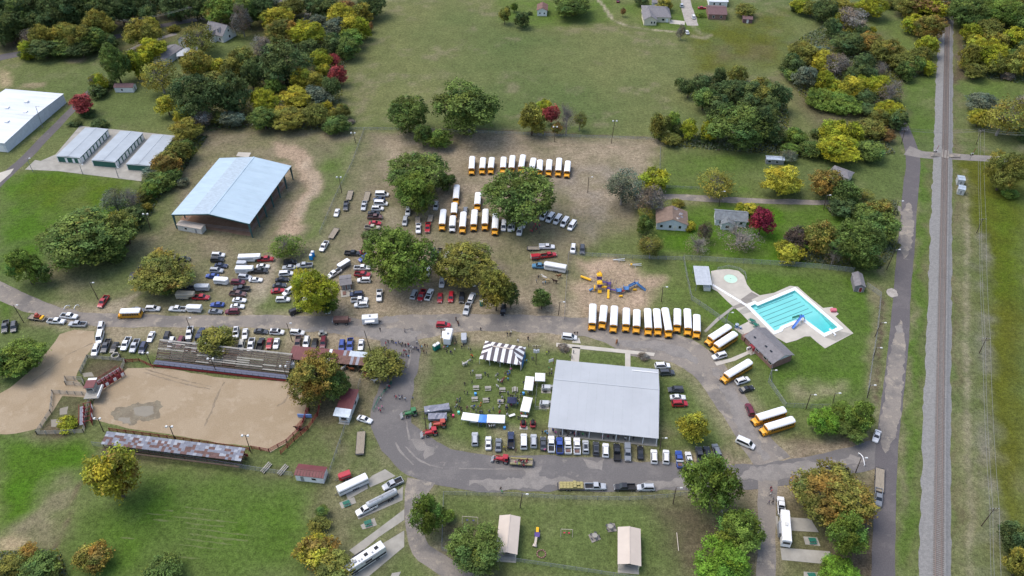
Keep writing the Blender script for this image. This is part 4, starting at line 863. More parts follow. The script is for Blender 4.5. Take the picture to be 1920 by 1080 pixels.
MB().hexa([(0, 0, 2.7), (L, 0, 2.7), (L, W, 3.2), (0, W, 3.2), (0, 0, 2.8), (L, 0, 2.8), (L, W, 3.3), (0, W, 3.3)]).build('roof', 'galv', t); MB().box(L*.32, L*.93, .4, W, 0, 2.68).build('wall', 'white', t); win(t, L*.62, .4, 1.1, 1.7, .9, 'n', 'glass'); MB().box(L*.4, L*.85, -.05, .4, .95, 1.05).build('counter', 'deck_wood', t); MB().box(L*.3, L*.95, -.5, .4, 0, .1).build('step', 'concrete', t)
# small red-roofed white building
t, L, W = house('pump_house', 'small white building with bright red ribbed roof by the fence corner', 'building', (551,891), (606,897.5), (556.5,869), 2.6, .55, 'x', 'white', 'red_roof', [('n', .25, .1, .9, 2.0, 'greymetal', 'door'), ('n', .65, 1.1, 1.2, .8)], over=.2)
mb = MB()
for k in range(9): mb.bar((L*(k+.7)/9.4, 0, 2.75), (L*(k+.7)/9.4, W*.5, 3.22), .09, .06)
mb.build('roof_ribs', 'rust', t)
# grey restroom
t, L, W = house('restroom', 'small grey restroom with shingle roof among the parked cars', 'restroom', (637,536), (660,533), (630,518), 2.5, .7, 'x', 'brick', 'shingle', [('n', .7, .1, .9, 2.0, 'greymetal', 'door'), ('n', .3, .1, .9, 2.0, 'greymetal', 'door')], over=.4)
MB().box(0, L, -3.4, .4, .0, .12).build('patio', 'concrete', t); MB().box(L*.15, L*.42, -2.4, -.7, .12, .35).build('grate', 'rust', t); MB().tube((L*.75, -1.2, .12), (L*.75, -1.2, 1.1), .25).build('fountain', 'greymetal', t)
# houses above the pool and beyond
house('old_house', 'old white house with patched brown shingle roof', 'house', (1230,419), (1291,423), (1231.5,393), 3.0, 2.4, 'y', 'siding', 'shingle_brown', [('n', .18, 1.1, 1, 1.2), ('n', .45, 1.1, 1, 1.2), ('n', .75, 1.1, 1, 1.2), ('n', .6, .1, 1, 2, 'offwhite', 'door'), ('r', .5, 1.1, 1, 1.2)])
_o = [o for o in COL.objects if o.name == 'old_house'][0]
loc, rz, L, W = frame((1230,419), (1291,423), (1231.5,393), 3.0); r = random.Random(8)
for k in range(9):
    u = r.uniform(.53, .9); v = r.uniform(.1, .8); z = 3.1+2.4*(1-u)*2; dx = r.uniform(.5, 1.2); q = [(L*u, W*v, z), (L*u+dx, W*v, z-dx*2.4/(L/2)), (L*u+dx, W*v+r.uniform(.5, 1.4), z-dx*2.4/(L/2)), (L*u, W*v+r.uniform(.5, 1.4), z)]
    MB().poly([(x, y, zz+.05+.004*k) for x, y, zz in q]).build('roof_patch', ['tan_roof', 'shingle', 'galv_dull'][k % 3], _o)
house('old_house', 'white cottage with worn grey roof beside the crimson tree', 'house', (1340,412), (1403,417), (1344,392), 2.8, 2.0, 'x', 'siding', 'shingle_worn', [('n', .2, 1.0, 1.1, 1.2), ('n', .5, 1.0, 1.1, 1.2), ('n', .8, 1.0, 1.1, 1.2), ('n', .65, .1, 1, 2, 'offwhite', 'door')], over=.5)
loc, rz, L, W = frame((1352,420), (1378,422), (1353,405), 2.8); _o = [o for o in COL.objects if o.name == 'old_house.001'][0]
tp = thing('cottage_porch', 'gabled front porch of the white cottage with worn roof', 'porch', loc, rz); gable_parts(tp, L, W, 2.6, 1.2, 'y', 'siding', 'shingle_worn', over=.3); win(tp, L*.5, .3, .9, 1.4, 1.2, 'n'); merge_wing(tp, _o)
house('farm_house', 'low house with plain grey hip roof behind the rusty brown tree', 'house', (1553,322), (1591,336), (1549,304), 2.8, 1.4, 'x', 'cream', 'shingle', [('n', .3, 1, 1.1, 1.1), ('n', .7, 1, 1.1, 1.1)], hip=2.2)
house('long_shed', 'low blue-roofed shed on the lawn below the thicket', 'shed', (1437,299), (1472,301), (1437.5,291.5), 2.3, .5, 'x', 'greymetal', 'galv', [('n', .2, .8, 1.2, .9), ('n', .6, .8, 1.2, .9)], over=.2)
house('gate_shed', 'small brown shed at the pool fence corner by the highway', 'shed', (1603,537), (1624,539), (1601,512), 2.5, 1.0, 'y', 'shingle', 'shingle', [('n', .6, .1, 1, 1.9, 'red_paint', 'door')], over=.2)
for A, B, D, lab in (((1797,337),(1811,339),(1798,328.5), 'silver signal cabin nearer the level crossing'), ((1797,354),(1811,357),(1798,346), 'silver signal cabin farther from the level crossing')):
    house('signal_cabin', lab, 'cabin', A, B, D, 2.6, .25, 'x', 'alum', 'galv', [('n', .5, .2, .8, 1.8, 'greymetal', 'door')], over=.12)
house('white_shed', 'small white gabled shed with rust-red roof beyond the pasture', 'shed', (1006,20), (1027,20.5), (1005.5,8), 3.2, 1.6, 'y', 'white', 'rust', [('n', .3, 1.2, .7, .8), ('n', .7, 1.2, .7, .8)])
rh, L, W = house('ranch_house', 'cream ranch house with grey hip roof and long drive', 'house', (1206,32), (1259,33), (1206,10), 3.0, 2.6, 'x', 'cream', 'shingle', [('n', .35, 1, .8, 1.2), ('n', .48, 1, .8, 1.2), ('n', .72, 1, 1.4, 1.2), ('n', .86, .1, 1, 2, 'white', 'door')], hip=3.0)
merge_wing(house('ranch_gable', 'cream front gable wing of the ranch house', 'house wing', (1207,38), (1233,38), (1207,22), 3.1, 2.2, 'y', 'cream', 'shingle', [('n', .6, 1, .8, 1.2), ('n', .8, 1, .8, 1.2)])[0], rh)
house('brick_house', 'red brick house with brown roof and red car outside', 'house', (1328,27), (1364,28), (1328,10), 3.0, 1.8, 'x', 'brick', 'shingle_red', [('n', .3, 1, 1, 1.1), ('n', .7, 1, 1, 1.1)])
house('white_cottage', 'white house above the brick house at the gravel drive', 'house', (1329,3), (1366,4), (1329,-12), 3.0, 1.8, 'x', 'white', 'roof_white', [('n', .3, 1, .9, 1.2), ('n', .6, 1, .9, 1.2)])
house('garden_shed', 'tiny brown garden shed at the end of a footpath', 'shed', (1393,36), (1412,37), (1393,29), 2.2, .8, 'x', 'shingle_red', 'shingle_red', [('n', .5, .1, .9, 1.8, 'offwhite', 'door')], over=.2)
house('grey_house', 'grey-roofed house behind the cream ranch house', 'house', (1222,5), (1242,6), (1222,-14), 3.0, 2.0, 'x', 'siding', 'shingle', [('n', .5, 1, 1, 1.1)])
t, L, W = house('dormer_house', 'white house with grey roof and two dormers by the back road', 'house', (381,60), (417,69), (387,41), 3.6, 4.2, 'x', 'white', 'shingle', [('r', .5, 1, 1, 1.4), ('r', .5, 4.4, .9, 1.1), ('n', .25, .9, 1, 1.4), ('n', .8, .9, 1, 1.4)])
for u in (.2, .72):
    MB().box(-.7, .7, 0, 2.2, 0, 1.6).build('dormer', 'white', t, loc=(L*u, W*.14, 4.4)); MB().hexa([(-.9, -.2, 1.5), (.9, -.2, 1.5), (.9, 2.6, 1.5), (-.9, 2.6, 1.5), (-.05, -.2, 2.4), (.05, -.2, 2.4), (.05, 2.6, 2.4), (-.05, 2.6, 2.4)]).build('dormer_roof', 'shingle', t, loc=(L*u, W*.14, 4.4)); MB().box(-.35, .35, -.06, 0, .4, 1.2).build('dormer_window', 'glass', t, loc=(L*u, W*.14, 4.4))
MB().hexa([(L*.42, -2.2, 3.3), (L*.64, -2.2, 3.3), (L*.64, 3, 3.3), (L*.42, 3, 3.3), (L*.53-.05, -2.2, 5.6), (L*.53+.05, -2.2, 5.6), (L*.53+.05, 3, 5.6), (L*.53-.05, 3, 5.6)]).build('porch_roof', 'shingle', t); MB().box(L*.43, L*.63, -2, .4, 0, 3.25).build('porch', 'white', t)
house('metal_barn', 'pale blue metal barn with dark grey roof beside the carport', 'barn', (308,113), (344,89), (300,95), 3.4, 1.2, 'x', 'siding', 'shingle', [('n', .3, 1, 1, 1), ('n', .7, .1, 2.4, 2.4, 'white', 'door')], over=.2)
loc, rz, L, W = frame((331,106), (371,101), (344,90), 3.0); t = thing('carport', 'flat silver carport roof on posts next to the metal barn', 'carport', loc, rz)
for k in range(6): MB().box(L*k/6, L*(k+1)/6-.02, 0, W, 2.9, 3.0).build('roof_panel', 'roof_grey', t)
for x in (.2, L-.2):
    for y in (.2, W-.2): MB().box(x-.08, x+.08, y-.08, y+.08, 0, 2.9).build('post', 'white', t)
house('lawn_shed', 'white shed with purple-brown roof on the lawn near the red tree', 'shed', (212,164.5), (249,164.5), (213,156), 2.6, 1.1, 'x', 'white', 'shingle_red', [('n', .4, .9, .8, .9), ('r', .5, .1, .9, 1.9, 'greymetal', 'door')], over=.25)
house('tool_shed', 'tiny grey shed at the edge of the autumn grove', 'shed', (322,162.5), (334,163.5), (323,157), 2.2, .6, 'x', 'greymetal', 'galv_dull', [('n', .5, .1, .8, 1.7, 'black', 'door')], over=.15)
house('side_house', 'small white wing house hidden by the olive tree near the dormer house', 'house', (331,75), (346,79), (336,64), 3.0, 1.8, 'y', 'white', 'shingle', [('n', .5, 1, .9, 1.1)])
# ------------------------------------------------------------------ rodeo arena: bleachers, grandstand, chutes
def bleachers():
    loc, rz, L, W = frame((287.5,684), (538,712.5), (304,653), 0.8); t = thing('bleachers', 'long weathered wooden bleachers facing the sandy rodeo arena', 'bleachers', loc, rz); r = random.Random(3); rows = 9; secs = 10
    d = (W-2.4)/rows
    for i in range(rows):
        z = 1.4+i*.42; y = 2.2+i*d
        for s in range(secs):
            x0 = L*s/secs; m = 'grey_wood' if r.random() < .93 else 'rust'
            MB().box(x0+.03, x0+L/secs-.03, y, y+.62, z+.38, z+.46).build('seat_plank', m, t, loc=(0, 0, r.uniform(-.03, .03)))
        mb = MB(); mb.box(0, L, y-.5, y-.1, z, z+.05); mb.build('foot_board', 'wood_pole', t)
    for s in range(secs+1):
        mb = MB(); x = min(max(L*s/secs, .1), L-.1); mb.bar((x, 1.5, 1.0), (x, W-.1, 1.3+rows*.42), .14, .25)
        for y in (1.9, W*.5, W-.4): mb.bar((x, y, 0), (x, y, 1.2+(y-2)/max(d, .1)*.42), .14)
        mb.build('frame', 'wood_pole', t)
    MB().box(0, L, 0, 1.7, 1.15, 1.25).build('walkway', 'plain_any', t, color=(.12, .13, .18)); MB().box(0, L, -.12, 0, .2, .85).build('fascia', 'red_paint', t)
    mb = MB()
    for k in range(25): mb.bar((L*k/24, .05, 1.2), (L*k/24, .05, 2.1), .06)
    mb.bar((0, .05, 2.1), (L, .05, 2.1), .06); mb.build('railing', 'darkmetal', t)
bleachers()
def grandstand():
    loc, rz, L, W = frame((189,832), (451,864.5), (209,813), 3.4); t = thing('grandstand', 'covered grandstand with patchwork roof of rusty and silver sheets', 'grandstand', loc, rz); r = random.Random(12); nx, ny = 44, 5
    sk = (P(209, 813, 4.0)-P(189, 832, 3.4)).dot(Vector((math.cos(rz), math.sin(rz), 0)))*.0
    for i in range(nx):
        for j in range(ny):
            m = r.choice(['old_sheet_rust', 'old_sheet_rust', 'old_sheet_blue', 'old_sheet_blue', 'old_sheet_blue', 'old_sheet_rust', 'old_sheet_blue', 'old_sheet_pale']) if j < 4 else r.choice(['old_sheet_blue', 'old_sheet_blue', 'old_sheet_pale'])
            x0, x1 = L*i/nx, L*(i+1)/nx+.05; y0, y1 = W*j/ny, W*(j+1)/ny+.05; z0, z1 = 3.3+.9*j/ny, 3.3+.9*(j+1)/ny; dz = .012*((i+j) % 3)+r.uniform(0, .02)
            MB().hexa([(x0, y0, z0-.03+dz), (x1, y0, z0-.03+dz), (x1, y1, z1-.03+dz), (x0, y1, z1-.03+dz), (x0, y0, z0+dz), (x1, y0, z0+dz), (x1, y1, z1+dz), (x0, y1, z1+dz)]).build('roof_sheet', m, t)
    for k in range(13):
        x = .3+(L-.6)*k/12; mb = MB(); mb.bar((x, .3, 0), (x, .3, 3.2), .16); mb.bar((x, W-.5, 0), (x, W-.5, 4.0), .16); mb.bar((x, .2, 3.1), (x, W-.2, 3.95), .12, .2); mb.build('post_frame', 'wood_pole', t)
    for i in range(5): MB().box(.4, L-.4, W*.85-i*1.1, W*.85-i*1.1+.5, .9+i*.25, .98+i*.25).build('bench', 'wood_pole', t)
    MB().box(0, L, W+.1, W+.2, .2, 1.4).build('front_wall', 'red_paint', t)
grandstand()
def chute(name, lab, a, b, wid, n, h=2.2):
    p, q = P(*a), P(*b); d = (q-p); L = d.length; t = thing(name, lab, 'chute', (p.x, p.y, 0), math.atan2(d.y, d.x), 'bucking chutes of the rodeo arena')
    for y in (0, wid): 
        mb = MB()
        for z in (.4, .8, 1.2, 1.6, 2.0): mb.box(0, L, y-.04, y+.04, z-.12, z+.12)
        mb.build('side_rails', 'red_paint', t)
    for k in range(n+1):
        mb = MB(); x = L*k/n; mb.box(x-.08, x+.08, -.1, .1, 0, h+.3); mb.box(x-.08, x+.08, wid-.1, wid+.1, 0, h+.3); mb.box(x-.05, x+.05, 0, wid, h, h+.12); mb.build('gate_post', 'red_paint', t)
    for k in range(n): MB().box(L*(k+.15)/n, L*(k+.85)/n, -.14, -.07, .5, 1.7).build('gate_panel', 'white' if k % 2 else 'red_paint', t)
    MB().box(0, L, wid, wid+1.2, 1.2, 1.3).build('catwalk', 'galv_dull', t)
    mb = MB(); mb.box(0, L, wid+1.15, wid+1.2, 1.9, 2.05); mb.box(0, L, wid+1.15, wid+1.2, 2.3, 2.45); mb.build('catwalk_rail', 'red_paint', t)
chute('bucking_chute', 'dark red bucking chutes running up beside the announcer stand', (192,731), (235,704), 2.0, 6)
chute('bucking_chute', 'short dark red chute with grey catwalk next to the sand yard', (174,797), (174,763), 2.0, 4)
loc, rz, L, W = frame((156,728), (175,727), (164,713), 4.6); t = thing('announcer_stand', 'raised announcer booth with red roof over the bucking chutes', 'announcer stand', loc, rz)
MB().box(0, L, 0, W, 4.5, 4.65).build('roof', 'red_roof', t); MB().box(.2, L-.2, W, W+1.0, 4.4, 4.5).build('awning', 'white', t); MB().box(.3, L-.3, .3, W-.3, 2.3, 4.4).build('booth', 'grey_wood', t); MB().box(0, L+1.4, -2.2, W, 2.1, 2.3).build('deck', 'grey_wood', t); win(t, L*.5, .3, 3.1, L*.6, .8, 'n')
for x in (.2, L-.2):
    for y in (.2, W-.2): MB().box(x-.1, x+.1, y-.1, y+.1, 0, 2.2).build('stilt', 'wood_pole', t)
MB().box(L+1.2, L+1.5, -2.2, W*.8, 2.3, 3.2).build('rail_panel', 'white', t)
def pen(name, lab, line, m, h=1.5, closed=False, group='cattle pens beside the rodeo arena', cat='pen'):
    pts = [P(*q) for q in line]; o = pts[0]; t = thing(name, lab, cat, (o.x, o.y, 0), 0, group)
    segs = list(zip(pts[:-1], pts[1:]))+([(pts[-1], pts[0])] if closed else [])
    for a, b in segs:
        a = a-o; b = b-o; k = max(1, round((b-a).length/2.6)); mb = MB()
        for z in (.35, .75, 1.15, h): mb.bar((a.x, a.y, z), (b.x, b.y, z), .05, .16)
        mb.build('rails', m, t)
        for i in range(k+1): q = a.lerp(b, i/k); MB().box(q.x-.08, q.x+.08, q.y-.08, q.y+.08, 0, h+.15).build('post', m, t)
pen('cattle_pen', 'weathered timber pen behind the red chutes', [(152,700),(165,672),(236,678),(226,700)], 'grey_wood')
pen('cattle_pen', 'weathered timber alley pen left of the announcer stand', [(124,712),(157,714),(157,724),(124,722)], 'grey_wood', 1.7, True)
pen('cattle_pen', 'timber pen around the muddy yard below the sand lane', [(100,738),(170,742),(158,812),(70,815),(96,775)], 'grey_wood', 1.6, True)
pen('arena_fence', 'red pipe fence curving round the lower end of the arena', [(572,738),(580,770),(563,806),(538,830),(505,848),(472,842)], 'red_paint', 1.5, cat='fence')
pen('arena_fence', 'red pipe fence along the grandstand side of the arena', [(206,808),(330,824),(468,845)], 'red_paint', 1.3, cat='fence')
pen('arena_fence', 'red pipe fence between bleachers and pens', [(236,680),(262,678),(288,690)], 'red_paint', 1.3, cat='fence')
pen('return_alley', 'bright red return alley beside the rust-coloured tree', [(602,755),(596,780),(578,806),(552,828),(527,852)], 'red_paint', 1.7, cat='fence')
pen('return_alley', 'inner red alley rail with blue gate at the arena end', [(578,762),(570,790),(556,806)], 'red_paint', 1.6, cat='fence')
p = P(572, 783); t = thing('blue_gate', 'light blue steel gate across the red return alley', 'gate', (p.x, p.y, 0), -.05); MB().box(-2.1, -.03, -.12, .12, .2, 1.5).build('gate_leaf', 'plain_any', t, color=(.2, .32, .6)); MB().box(.03, 2.1, -.12, .12, .2, 1.5).build('gate_leaf', 'plain_any', t, color=(.2, .32, .6))
p = P(217.5, 669); t = thing('feed_ring', 'round tan feed ring on the grass above the pens', 'feed ring', (p.x, p.y, 0)); n = 20; mb = MB()
for i in range(n):
    a, b = 6.2832*i/n, 6.2832*(i+1)/n; q = lambda r, a, z: (r*math.cos(a), r*math.sin(a), z)
    mb.hexa([q(.95, a, 0), q(1.35, a, 0), q(1.35, b, 0), q(.95, b, 0), q(.95, a, .8), q(1.35, a, .8), q(1.35, b, .8), q(.95, b, .8)])
mb.build('ring', 'concrete', t)
# ------------------------------------------------------------------ trees
def foliage_mat(name, second):
    m = bpy.data.materials.new(name); n, l, b = nodes_of(m); b.inputs['Roughness'].default_value = .75; b.inputs['Specular IOR Level'].default_value = .15
    oi = n.new('ShaderNodeObjectInfo'); tc = n.new('ShaderNodeTexCoord'); at = n.new('ShaderNodeAttribute'); at.attribute_name = 'tint'
    z = n.new('ShaderNodeTexNoise'); z.inputs['Scale'].default_value = 1.5; z.inputs['Detail'].default_value = 4; z.noise_dimensions = '4D'
    l.new(tc.outputs['Object'], z.inputs['Vector']); mu = n.new('ShaderNodeMath'); mu.operation = 'MULTIPLY'; mu.inputs[1].default_value = 40
    l.new(oi.outputs['Random'], mu.inputs[0]); l.new(mu.outputs[0], z.inputs['W'])
    # alpha of the object's colour tells how far the crown has turned
    th = n.new('ShaderNodeMapRange'); th.inputs[1].default_value = 0; th.inputs[2].default_value = 1; th.inputs[3].default_value = .78; th.inputs[4].default_value = .32; l.new(oi.outputs['Alpha'], th.inputs[0])
    sb = n.new('ShaderNodeMath'); sb.operation = 'SUBTRACT'; l.new(z.outputs[0], sb.inputs[0]); l.new(th.outputs[0], sb.inputs[1])
    rp = n.new('ShaderNodeMapRange'); rp.inputs[1].default_value = -.05; rp.inputs[2].default_value = .08; l.new(sb.outputs[0], rp.inputs[0])
    mx = n.new('ShaderNodeMix'); mx.data_type = 'RGBA'; l.new(rp.outputs[0], mx.inputs[0]); l.new(oi.outputs['Color'], mx.inputs[6]); mx.inputs[7].default_value = (*second, 1)
    s = n.new('ShaderNodeVectorMath'); s.operation = 'MULTIPLY'; l.new(mx.outputs[2], s.inputs[0]); l.new(at.outputs['Vector'], s.inputs[1])
    l.new(s.outputs[0], b.inputs['Base Color'])
    tr = n.new('ShaderNodeBsdfTranslucent'); l.new(s.outputs[0], tr.inputs[0]); ms = n.new('ShaderNodeMixShader'); ms.inputs[0].default_value = .16
    l.new(b.outputs[0], ms.inputs[1]); l.new(tr.outputs[0], ms.inputs[2]); l.new(ms.outputs[0], n['Material Output'].inputs[0])
    MATS[name] = m
foliage_mat('leaves', (.29, .19, .045))
def crown_mesh(name, seed, n_lobe, n_leaf, size, lobe_r=(.26, .44), spread=.66, flat=1.0, clump=1.0, up=0.0, fill=.78):
    r = np.random.default_rng(seed)
    c = []; rad = []
    while len(c) < n_lobe:
        d = r.normal(size=3); d /= np.linalg.norm(d)
        if d[2] < -.55 and r.random() < .7: continue
        k = spread*(r.random()**.35); q = d*k; q[2] *= flat; q[2] += up*(1-abs(k))
        c.append(q); rad.append(r.uniform(*lobe_r)*(1.15-.35*max(0, d[2])*0))
    c = np.array(c); rad = np.array(rad); tint = r.uniform(.62, 1.38, n_lobe)
    hue = r.normal(0, .09, n_lobe)
    # leaves gather in tufts on the lobes
    ncl = max(30, n_leaf//13); pts = []; nor = []; tn = []; w = rad**2; w /= w.sum()
    while sum(len(p) for p in pts) < ncl:
        k = r.choice(n_lobe, 2000, p=w); d = r.normal(size=(2000, 3)); d /= np.linalg.norm(d, axis=1)[:, None]
        p = c[k] + d*rad[k][:, None]*np.where(r.random((2000, 1)) < .2, r.uniform(1.0, 1.35, (2000, 1)), r.uniform(.7, 1.08, (2000, 1)))
        dd = np.linalg.norm(p[:, None, :]-c[None], axis=2)/rad[None]; dd[np.arange(2000), k] = 9
        ok = (dd.min(1) > fill) & ((d[:, 2] > -.6) | (r.random(2000) < .4))
        pts.append(p[ok]); nor.append(d[ok]); tn.append(k[ok])
    cp = np.vstack(pts)[:ncl]; cn = np.vstack(nor)[:ncl]; ck = np.concatenate(tn)[:ncl]; ct = r.uniform(.55, 1.4, ncl)
    q = r.integers(0, ncl, n_leaf); sg = .42*math.sqrt(16.0/ncl)
    p = cp[q]+r.normal(0, 1, (n_leaf, 3))*sg*np.array([1, 1, .75]); nr = cn[q]*.8+np.array([0, 0, .35]); k = ck[q]
    nr = nr + r.normal(0, .55, nr.shape); nr /= np.linalg.norm(nr, axis=1)[:, None]
    u = np.cross(nr, r.normal(size=nr.shape)); u /= np.linalg.norm(u, axis=1)[:, None]; v = np.cross(nr, u)
    s = size*r.uniform(.6, 1.35, (n_leaf, 1)); a = s*.62; b = s*.42
    bend = nr*s*.14
    V = np.stack([p-u*a, p-v*b-bend, p+u*a, p+v*b-bend], 1).reshape(-1, 3)
    F = np.arange(n_leaf*4).reshape(-1, 4)
    me = bpy.data.meshes.new(name); me.vertices.add(len(V)); me.vertices.foreach_set('co', V.astype(np.float32).ravel())
    me.loops.add(n_leaf*4); me.loops.foreach_set('vertex_index', F.astype(np.int32).ravel())
    me.polygons.add(n_leaf); me.polygons.foreach_set('loop_start', (np.arange(n_leaf)*4).astype(np.int32))
    me.update(calc_edges=True); me.validate()
    t = (tint[k]*ct[q]*r.uniform(.82, 1.18, n_leaf))[:, None]*np.stack([1+hue[k], np.ones(n_leaf), 1-hue[k]], 1)
    at = me.attributes.new('tint', 'FLOAT_VECTOR', 'FACE'); at.data.foreach_set('vector', t.astype(np.float32).ravel())
    me.materials.append(MATS['leaves']); return me, c, rad
def trunk_mesh(name, lobes, seed, bark, thin=False, twigs=0):
    """unit trunk: base at z=-1 (ground), crown centre at 0; limbs run out to the lobes"""
    r = random.Random(seed); mb = MB(); t0 = .075 if not thin else .05
    mb.tube((0, 0, -1.0), (.01, .0, -.45), t0, t0*.75, 7); mb.tube((.01, 0, -.45), (-.01, .02, .1), t0*.75, t0*.5, 6); mb.tube((-.01, .02, .1), (0, 0, .5), t0*.5, t0*.2, 5)
    for i, q in enumerate(lobes[:14]):
        z0 = r.uniform(-.5, .15); a = Vector((0, 0, z0)); e = Vector(q)*.95; mid = a.lerp(e, .5)+Vector((0, 0, -.05+r.uniform(-.05, .1)))
        mb.tube(a, mid, t0*.42, t0*.28, 5); mb.tube(mid, e, t0*.28, t0*.1, 4)
        for j in range(twigs):
            f = e+Vector((r.uniform(-.35, .35), r.uniform(-.35, .35), r.uniform(0, .4))); s = mid.lerp(e, r.random())
            mb.tube(s, f, t0*.14, t0*.04, 3, caps=False)
    return mb.mesh(name, bark)
TREE = {}
def proto_tree(key, seed, **kw):
    bark = kw.pop('bark', 'bark'); tw = kw.pop('twigs', 0)
    me, c, rad = crown_mesh('crown', seed, **kw); TREE.setdefault(key, []).append((me, trunk_mesh('trunk', c.tolist(), seed, bark, twigs=tw)))
for i in range(4): proto_tree('S', 10+i, n_lobe=9+2*i, n_leaf=1900, size=.155, lobe_r=(.34, .52), spread=.6)
for i in range(6): proto_tree('M', 30+i, n_lobe=20+4*i, n_leaf=5600, size=.088, lobe_r=(.17, .36), spread=.74)
for i in range(5): proto_tree('L', 50+i, n_lobe=56+10*i, n_leaf=16500, size=.052, lobe_r=(.13, .29), spread=.82)
for i in range(3): proto_tree('X', 70+i, n_lobe=22, n_leaf=3600, size=.07, lobe_r=(.25, .45), bark='bark_pale', twigs=9)      # thin, half bare
for i in range(2): proto_tree('B', 80+i, n_lobe=20, n_leaf=1500, size=.05, lobe_r=(.25, .45), bark='bark_pale', twigs=30)       # bare
for i in range(3): proto_tree('P', 90+i, n_lobe=34, n_leaf=11000, size=.062, lobe_r=(.15, .27), spread=.82, fill=.7)           # pine: tufted
for i in range(2): proto_tree('C', 100+i, n_lobe=16, n_leaf=4500, size=.085, lobe_r=(.2, .4), spread=.5)                        # cedar
LEAF = dict(dk=(.092,.132,.042), g=(.148,.220,.038), dg=(.122,.180,.042), bg=(.145,.27,.030), ol=(.19,.195,.042), yg=(.29,.31,.026), ye=(.36,.34,.038), yo=(.245,.23,.042),
            ru=(.21,.125,.045), re=(.36,.07,.065), cr=(.27,.03,.055), br=(.23,.20,.16), gg=(.15,.175,.11), db=(.11,.08,.06))
TREE_WORD = dict(dk='dark green', g='green', dg='deep green', bg='bright green', ol='olive green', yg='yellow-green', ye='bright yellow', yo='golden yellow', ru='rust brown', re='red', cr='crimson',
                 br='bare grey', gg='grey-green', db='dark brown')
TSEQ = {}
def tree(px, py, w, h, kind, colour, turn=0.0, area=None, label=None):
    """crown centre, width and height in photograph pixels"""
    th = DEP(py); big = w; zc = 4.0
    for _ in range(3):
        s = SCL(px, py, zc); a = w/2/s; hh = (h/2/s)**2-(a*math.sin(th))**2
        b = math.sqrt(max(hh, 0))/math.cos(th) if hh > 0 else .5*a
        b = min(max(b, .5*a), 1.5*a); bush = kind == 'bush'
        zc = b*.8 if bush else b*1.05+.12*b+.5
    g_ = 1.09 if area in (A_LOT, A_ARENA, A_FIELD, A_PARK, A_CAMP, A_LOW, None) else 1.22; a *= g_; b *= (1+g_)/2
    k = kind
    if kind in ('oak', 'bush', 'T'): k = 'S' if a < 3.2 else ('M' if a < 7.0 else 'L')
    v = TREE[k]; i = TSEQ.get(k, RNG.randrange(9)); TSEQ[k] = i+1; me, tk = v[i % len(v)]
    p = P(px, py, zc); loc = (p.x, p.y, 0)
    kw = 'shrub' if bush else dict(P='pine tree', C='cedar tree', X='thin-leaved tree', B='leafless tree').get(kind, 'broadleaf tree')
    nm = 'shrub' if bush else dict(P='pine_tree', C='cedar_tree', B='bare_tree').get(kind, 'broadleaf_tree')
    sz = 'large ' if a > 7.5 else ('small ' if a < 2.6 else '')
    lab = label or f"{sz}{TREE_WORD[colour]} {kw}{' turning orange' if turn > .45 else ''} {area[0]}"
    t = thing(nm, lab.strip(), 'shrub' if bush else 'tree', loc, RNG.random()*6.28, area[1] if area else None)
    c = LEAF[colour]; f = RNG.uniform(.88, 1.14)
    put('crown', me, t, (0, 0, zc), scale=(a*RNG.uniform(.95, 1.05), a, b), color=(c[0]*f, c[1]*f, c[2]*f, turn))
    put('stems' if bush else 'trunk', tk, t, (0, 0, zc), scale=(a*.85, a*.85, zc))
    return t
A_WOOD = ('in the dark wood along the back road', 'trees of the wood along the back road')
A_ROW = ('in the clump between the back road and the white warehouse', 'trees between back road and warehouse')
A_HOUSE = ('in the gardens near the white house with dormers', 'trees near the dormer house')
A_GROVE = ('in the autumn grove behind the covered arena', 'trees of the grove behind the covered arena')
A_FIELD = ('on the pasture edge behind the parked school buses', 'trees between pasture and bus parking')
A_TOP = ('near the houses at the far side of the pasture', 'trees by the far houses')
A_CLUMP = ('in the round thicket on the pasture', 'trees of the pasture thicket')
A_RW = ('in the wood left of the railway', 'trees of the wood beside the railway')
A_RR = ('in the wood on the far side of the railway', 'trees beyond the railway')
A_HEDGE = ('in the hedgerow beside the storage sheds', 'trees of the hedgerow by the storage sheds')
A_LOT = ('standing among the parked cars', 'shade trees of the car park')
A_YARD = ('in the yards of the old houses above the pool', 'trees round the old houses')
A_ARENA = ('beside the rodeo arena', 'trees by the rodeo arena')
A_PARK = ('around the fenced park with tan pavilions', 'trees of the fenced park')
A_LOW = ('in the meadow below the rodeo arena', 'trees of the lower meadow')
A_CAMP = ('beside the trailer pads near the highway', 'trees by the trailer pads')
def T4(ox, oy, area, rows):
    for r in rows:
        x, y, w, h, k, c = r[:6]; tree(ox+x/4, oy+y/4, w/4, h/4, k, c, r[6] if len(r) > 6 else 0.0, area, r[7] if len(r) > 7 else None)
